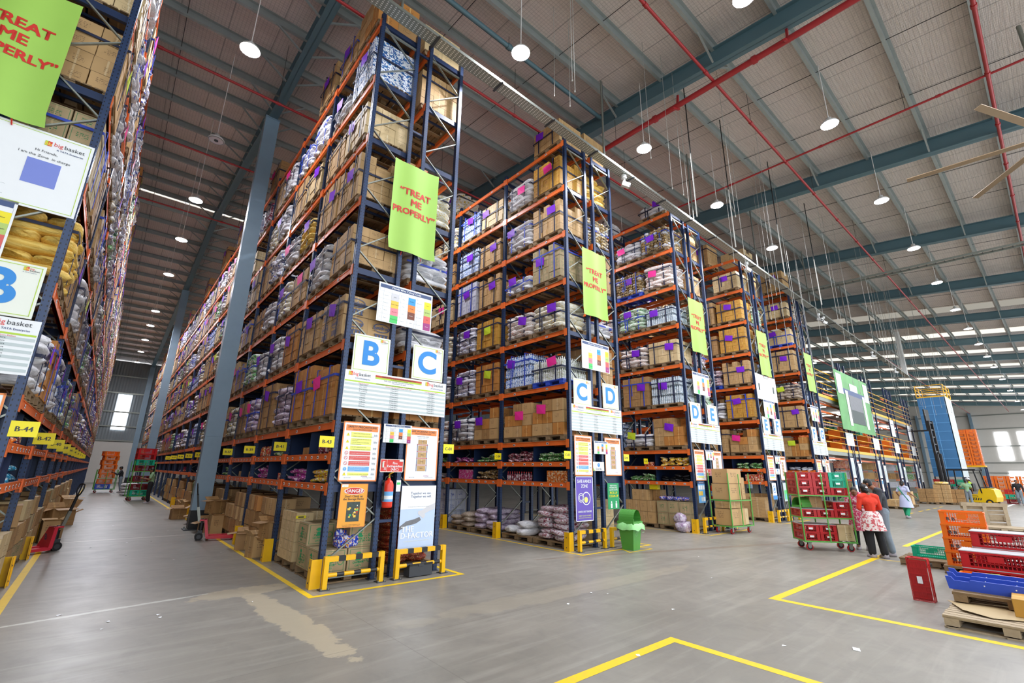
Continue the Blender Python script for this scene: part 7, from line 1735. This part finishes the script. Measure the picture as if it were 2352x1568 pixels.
    if sleeves > .5: tc_ += [(el, lerp(el, hl, .9), .056*w, .04), (er, lerp(er, hr, .9), .056*w, .04)]
    skinned('shirt', tc_, top, t, vox)
    if long_top:
        mb = MB(); n = 22; zs = [(J['waist'][2], .14), (J['hip'][2]+.02, .195), (J['hip'][2]-.14, .212), (J['hip'][2]-long_top[1], .215+.1*long_top[1])]
        vs = [((r*1.05+.008*math.sin(5*q))*math.cos(2*PI*q/n), J['hip'][1]+(r*.92+.01*math.sin(4*q+z*9))*math.sin(2*PI*q/n), z) for z, r in zs for q in range(n)]
        mb.add(vs, [(i*n+q, i*n+(q+1) % n, (i+1)*n+(q+1) % n, (i+1)*n+q) for i in range(3) for q in range(n)], long_top[0], smooth=True); part(mb, 'tunic_skirt', t)
    lg = [((-.06, J['hip'][1], J['hip'][2]), (.06, J['hip'][1], J['hip'][2]), .125*w, .125*w)]
    for s, kn, an in ((1, 'kl', 'al'), (-1, 'kr', 'ar')):
        hp = (J['hip'][0]+s*.085, J['hip'][1], J['hip'][2]-.03); f = 0 if tight else .03
        lg += [(hp, J[kn], .108*w, .07+f*.6), (J[kn], lerp(J[kn], J[an], .93), .068+f*.6, .05+f)]
    skinned('trousers', lg, legs, t, vox)
    for s, an in ((1, 'al'), (-1, 'ar')):
        mb = MB(); a = J[an]; z0 = a[2]-.09
        pr = [(-.045, .07), (.045, .07), (.055, -.05), (.05, -.15), (.02, -.2), (-.02, -.2), (-.05, -.15), (-.055, -.05)]; n = 8
        vs = [(a[0]+x*1.0, a[1]+y, z0) for x, y in pr]+[(a[0]+x*1.02, a[1]+y, z0+.035) for x, y in pr]+[(a[0]+x*.75, a[1]+y*.75+.0, z0+(.11 if y > -.1 else .065)) for x, y in pr]
        mb.add(vs, [(7, 6, 5, 4, 3, 2, 1, 0)]+[(r*n+i, r*n+(i+1) % n, (r+1)*n+(i+1) % n, (r+1)*n+i) for r in range(2) for i in range(n)]+[tuple(range(16, 24))], shoes, smooth=True); part(mb, 'shoe', t)
    hc = [((hd[0], hd[1]+.015, hd[2]+.03), (.083, .098, .098)), ((hd[0], hd[1]+.045, hd[2]-.01), (.078, .07, .085))]
    if hair == 'bun': hc += [((hd[0], hd[1]+.1, hd[2]-.03), (.05, .045, .05)), ((hd[0], hd[1]+.06, hd[2]-.07), (.05, .04, .06))]
    if hair == 'cap': hc += [((hd[0], hd[1]-.1, hd[2]+.045), (.07, .06, .012))]
    if hair == 'helmet':
        mb = MB(); mb.lathe([(.13, 0), (.135, .01), (.115, .03), (.11, .08), (.07, .13), (0, .145)], 'helmet_white', 16, M=Matrix.Translation((hd[0], hd[1], hd[2]+.02))); part(mb, 'helmet', t)
    mb = MB(); blob(mb, hc, 'hair_black')
    o = part(mb, 'hair', t); r = o.modifiers.new('Remesh', 'REMESH'); r.mode = 'VOXEL'; r.voxel_size = .012; r.use_smooth_shade = True
    for s in (-1, 1): mb = MB(); mb.ball((hd[0]+s*.03, hd[1]-.083, hd[2]+.005), (.013, .008, .008), 'eye_white', 8, 6); mb.ball((hd[0]+s*.03, hd[1]-.089, hd[2]+.005), (.006, .004, .006), 'black', 6, 5); part(mb, 'eye', t)
    mb = MB(); mb.ball((hd[0], hd[1]-.083, hd[2]-.06), (.022, .008, .006), 'brown_cell', 8, 5); part(mb, 'mouth', t)
    if extra: extra(t, J)
    return t
def clip_x(t, J):
    mb = MB(); hd = J['head']; mb.ball((hd[0], hd[1]+.13, hd[2]+.05), (.03, .012, .02), 'paper_white', 8, 6); part(mb, 'hair_clip', t)
# the pair and the third person by the trolley (they look towards the trolley, -x and slightly away)
person('woman in orange red sweater over floral tunic, black trousers, standing with her back turned', (11.14, -4.86, 0), 2.3, 1.62, 'sweater_red', 'trouser_black', 'bun', dict(head=(.02, -.08, 1.565), el=(.24, -.02, 1.13), er=(-.24, -.02, 1.13), hl=(.12, -.2, 1.08), hr=(-.12, -.2, 1.08), al=(.13, .02, .09), ar=(-.1, .1, .09), kl=(.11, 0, .5), kr=(-.1, .02, .5)), ('dress_floral', .3), vox=.012, female=True, extra=clip_x, sleeves=1)
person('man in charcoal jacket and faded grey jeans bending his head, beside the red sweater', (11.74, -4.98, 0), 3.35, 1.78, 'jacket_charcoal', 'jean_grey', 'short', dict(head=(-.03, -.21, 1.545), neck=(-.01, -.08, 1.43), chest=(0, -.02, 1.25), el=(.23, -.05, 1.12), er=(-.23, -.05, 1.12), hl=(.12, -.26, 1.1), hr=(-.12, -.26, 1.1)), vox=.012, sleeves=1)
person('person in pink patterned tunic and dark leggings behind the red sweater', (12.35, -4.3, 0), PI*1.5+.2, 1.6, 'dress_pink', 'trouser_black', 'short', dict(head=(0, -.1, 1.5), hl=(.14, -.22, 1.1), hr=(-.14, -.22, 1.1), el=(.24, -.03, 1.1), er=(-.24, -.03, 1.1)), ('dress_pink', .42), tight=True, female=True, sleeves=.4)
def sash(t, J):
    mb = MB(); pts = [(.13, .12, 1.36), (.04, .155, 1.22), (-.06, .165, 1.06), (-.16, .15, .9), (-.22, .12, .75)]
    vs = [p for q in pts for p in ((q[0]-.03, q[1], q[2]-.02), (q[0]+.05, q[1], q[2]+.03))]
    mb.add(vs, [(2*i, 2*i+1, 2*i+3, 2*i+2) for i in range(4)], 'scarf_green', smooth=True); mb.add([(.16, .08, 1.4), (.08, .1, 1.42), (.07, -.1, 1.36), (.16, -.1, 1.33)], [(0, 1, 2, 3)], 'scarf_green'); part(mb, 'sash', t)
person('woman in lavender tunic with green sash and trousers walking away down the cross aisle', (25.5, -2.95, 0), -PI*.5+PI-.35, 1.63, 'kurta_lavender', 'scarf_green', 'bun', dict(hl=(.28, -.12, .98), hr=(-.34, -.1, 1.02), el=(.28, .06, 1.14), er=(-.28, .06, 1.14), al=(.1, -.12, .09), ar=(-.1, .22, .14), kr=(-.1, .02, .5)), ('kurta_lavender', .42), female=True, extra=sash)
person('man in pale green T-shirt and grey trousers standing before the forklift', (43.4, -3.25, 0), PI*.5+.1, 1.7, 'tee_green', 'jean_grey', 'short', dict(hl=(.42, -.12, 1.1), el=(.33, 0, 1.2)), vox=.02)
person('forklift driver in lime safety vest and white helmet', (45.55, -3.2, .42), PI+.1, 1.6, 'hi_vis', 'trouser_black', 'helmet', dict(hip=(0, .1, .62), waist=(0, .08, .8), chest=(0, .05, 1.02), neck=(0, .02, 1.2), head=(0, -.02, 1.35), sl=(.18, .04, 1.14), sr=(-.18, .04, 1.14), el=(.24, -.05, .92), er=(-.24, -.05, .92), hl=(.14, -.3, .9), hr=(-.14, -.3, .9), kl=(.12, -.3, .55), kr=(-.12, -.3, .55), al=(.12, -.3, .12), ar=(-.12, -.3, .12)), vox=.02)
person('man in black shirt and blue grey jeans walking at the far right edge', (47.6, -5.5, 0), -PI*.5, 1.72, 'trouser_black', 'jean_grey', 'short', dict(al=(.1, -.15, .09), ar=(-.1, .22, .12)), vox=.02, sleeves=1)
person('man in pale green T-shirt and dark trousers picking in the left aisle', (-.85, 22.4, 0), PI*.5-.1+PI, 1.7, 'tee_green', 'trouser_black', 'cap', dict(head=(0, -.06, 1.57), hl=(.16, -.34, 1.18), hr=(-.16, -.32, 1.15), el=(.24, -.08, 1.12), er=(-.24, -.08, 1.12)))
person('worker in dark shirt and jeans pushing the orange crate trolley in the left aisle', (-1.6, 35.0, 0), -PI*.5, 1.72, 'jacket_charcoal', 'jean_grey', 'cap', dict(hl=(.16, -.4, 1.3), hr=(-.16, -.4, 1.25), el=(.22, -.18, 1.15), er=(-.22, -.18, 1.15), ar=(-.1, .2, .1)), lean=.12, vox=.02, sleeves=1)
person('person in camouflage shirt half hidden behind the grey blue column', (-.42, 10.75, 0), PI*.5, 1.66, 'camo_green', 'trouser_black', 'short', dict(hl=(.14, -.42, 1.38), hr=(-.14, -.36, 1.3), el=(.22, -.2, 1.2), er=(-.22, -.2, 1.2)), sleeves=1)
# small litter on the floor
rg = random.Random(44)
for i in range(26):
    x, y = (rg.uniform(-3.2, -.6), rg.uniform(-1, 14)) if i < 18 else (rg.uniform(1, 9), rg.uniform(-6, -1.5))
    mb = MB(); s = rg.uniform(.012, .035); mb.add([(-s, -s*.6, .002), (s, -s*.5, .006), (s*.8, s*.6, .003), (-s*.7, s*.5, .008)], [(0, 1, 2, 3)], 'paper_white')
    solo(mb, 'paper_scrap', 'tiny white paper scrap on the concrete floor of the %s' % ('left aisle' if i < 18 else 'cross aisle'), 'litter', (x, y, 0), rg.uniform(0, 6), 'paper scraps on the %s floor' % ('left aisle' if i < 18 else 'cross aisle'))
mb = MB(); mb.add([(-.05, -.03, .002), (.05, -.035, .004), (.045, .03, .01), (-.045, .035, .004)], [(0, 1, 2, 3)], 'paper_white'); solo(mb, 'paper_scrap', 'larger folded white paper scrap on the floor at bottom right', 'litter', (3.61, -6.25, 0), .4)
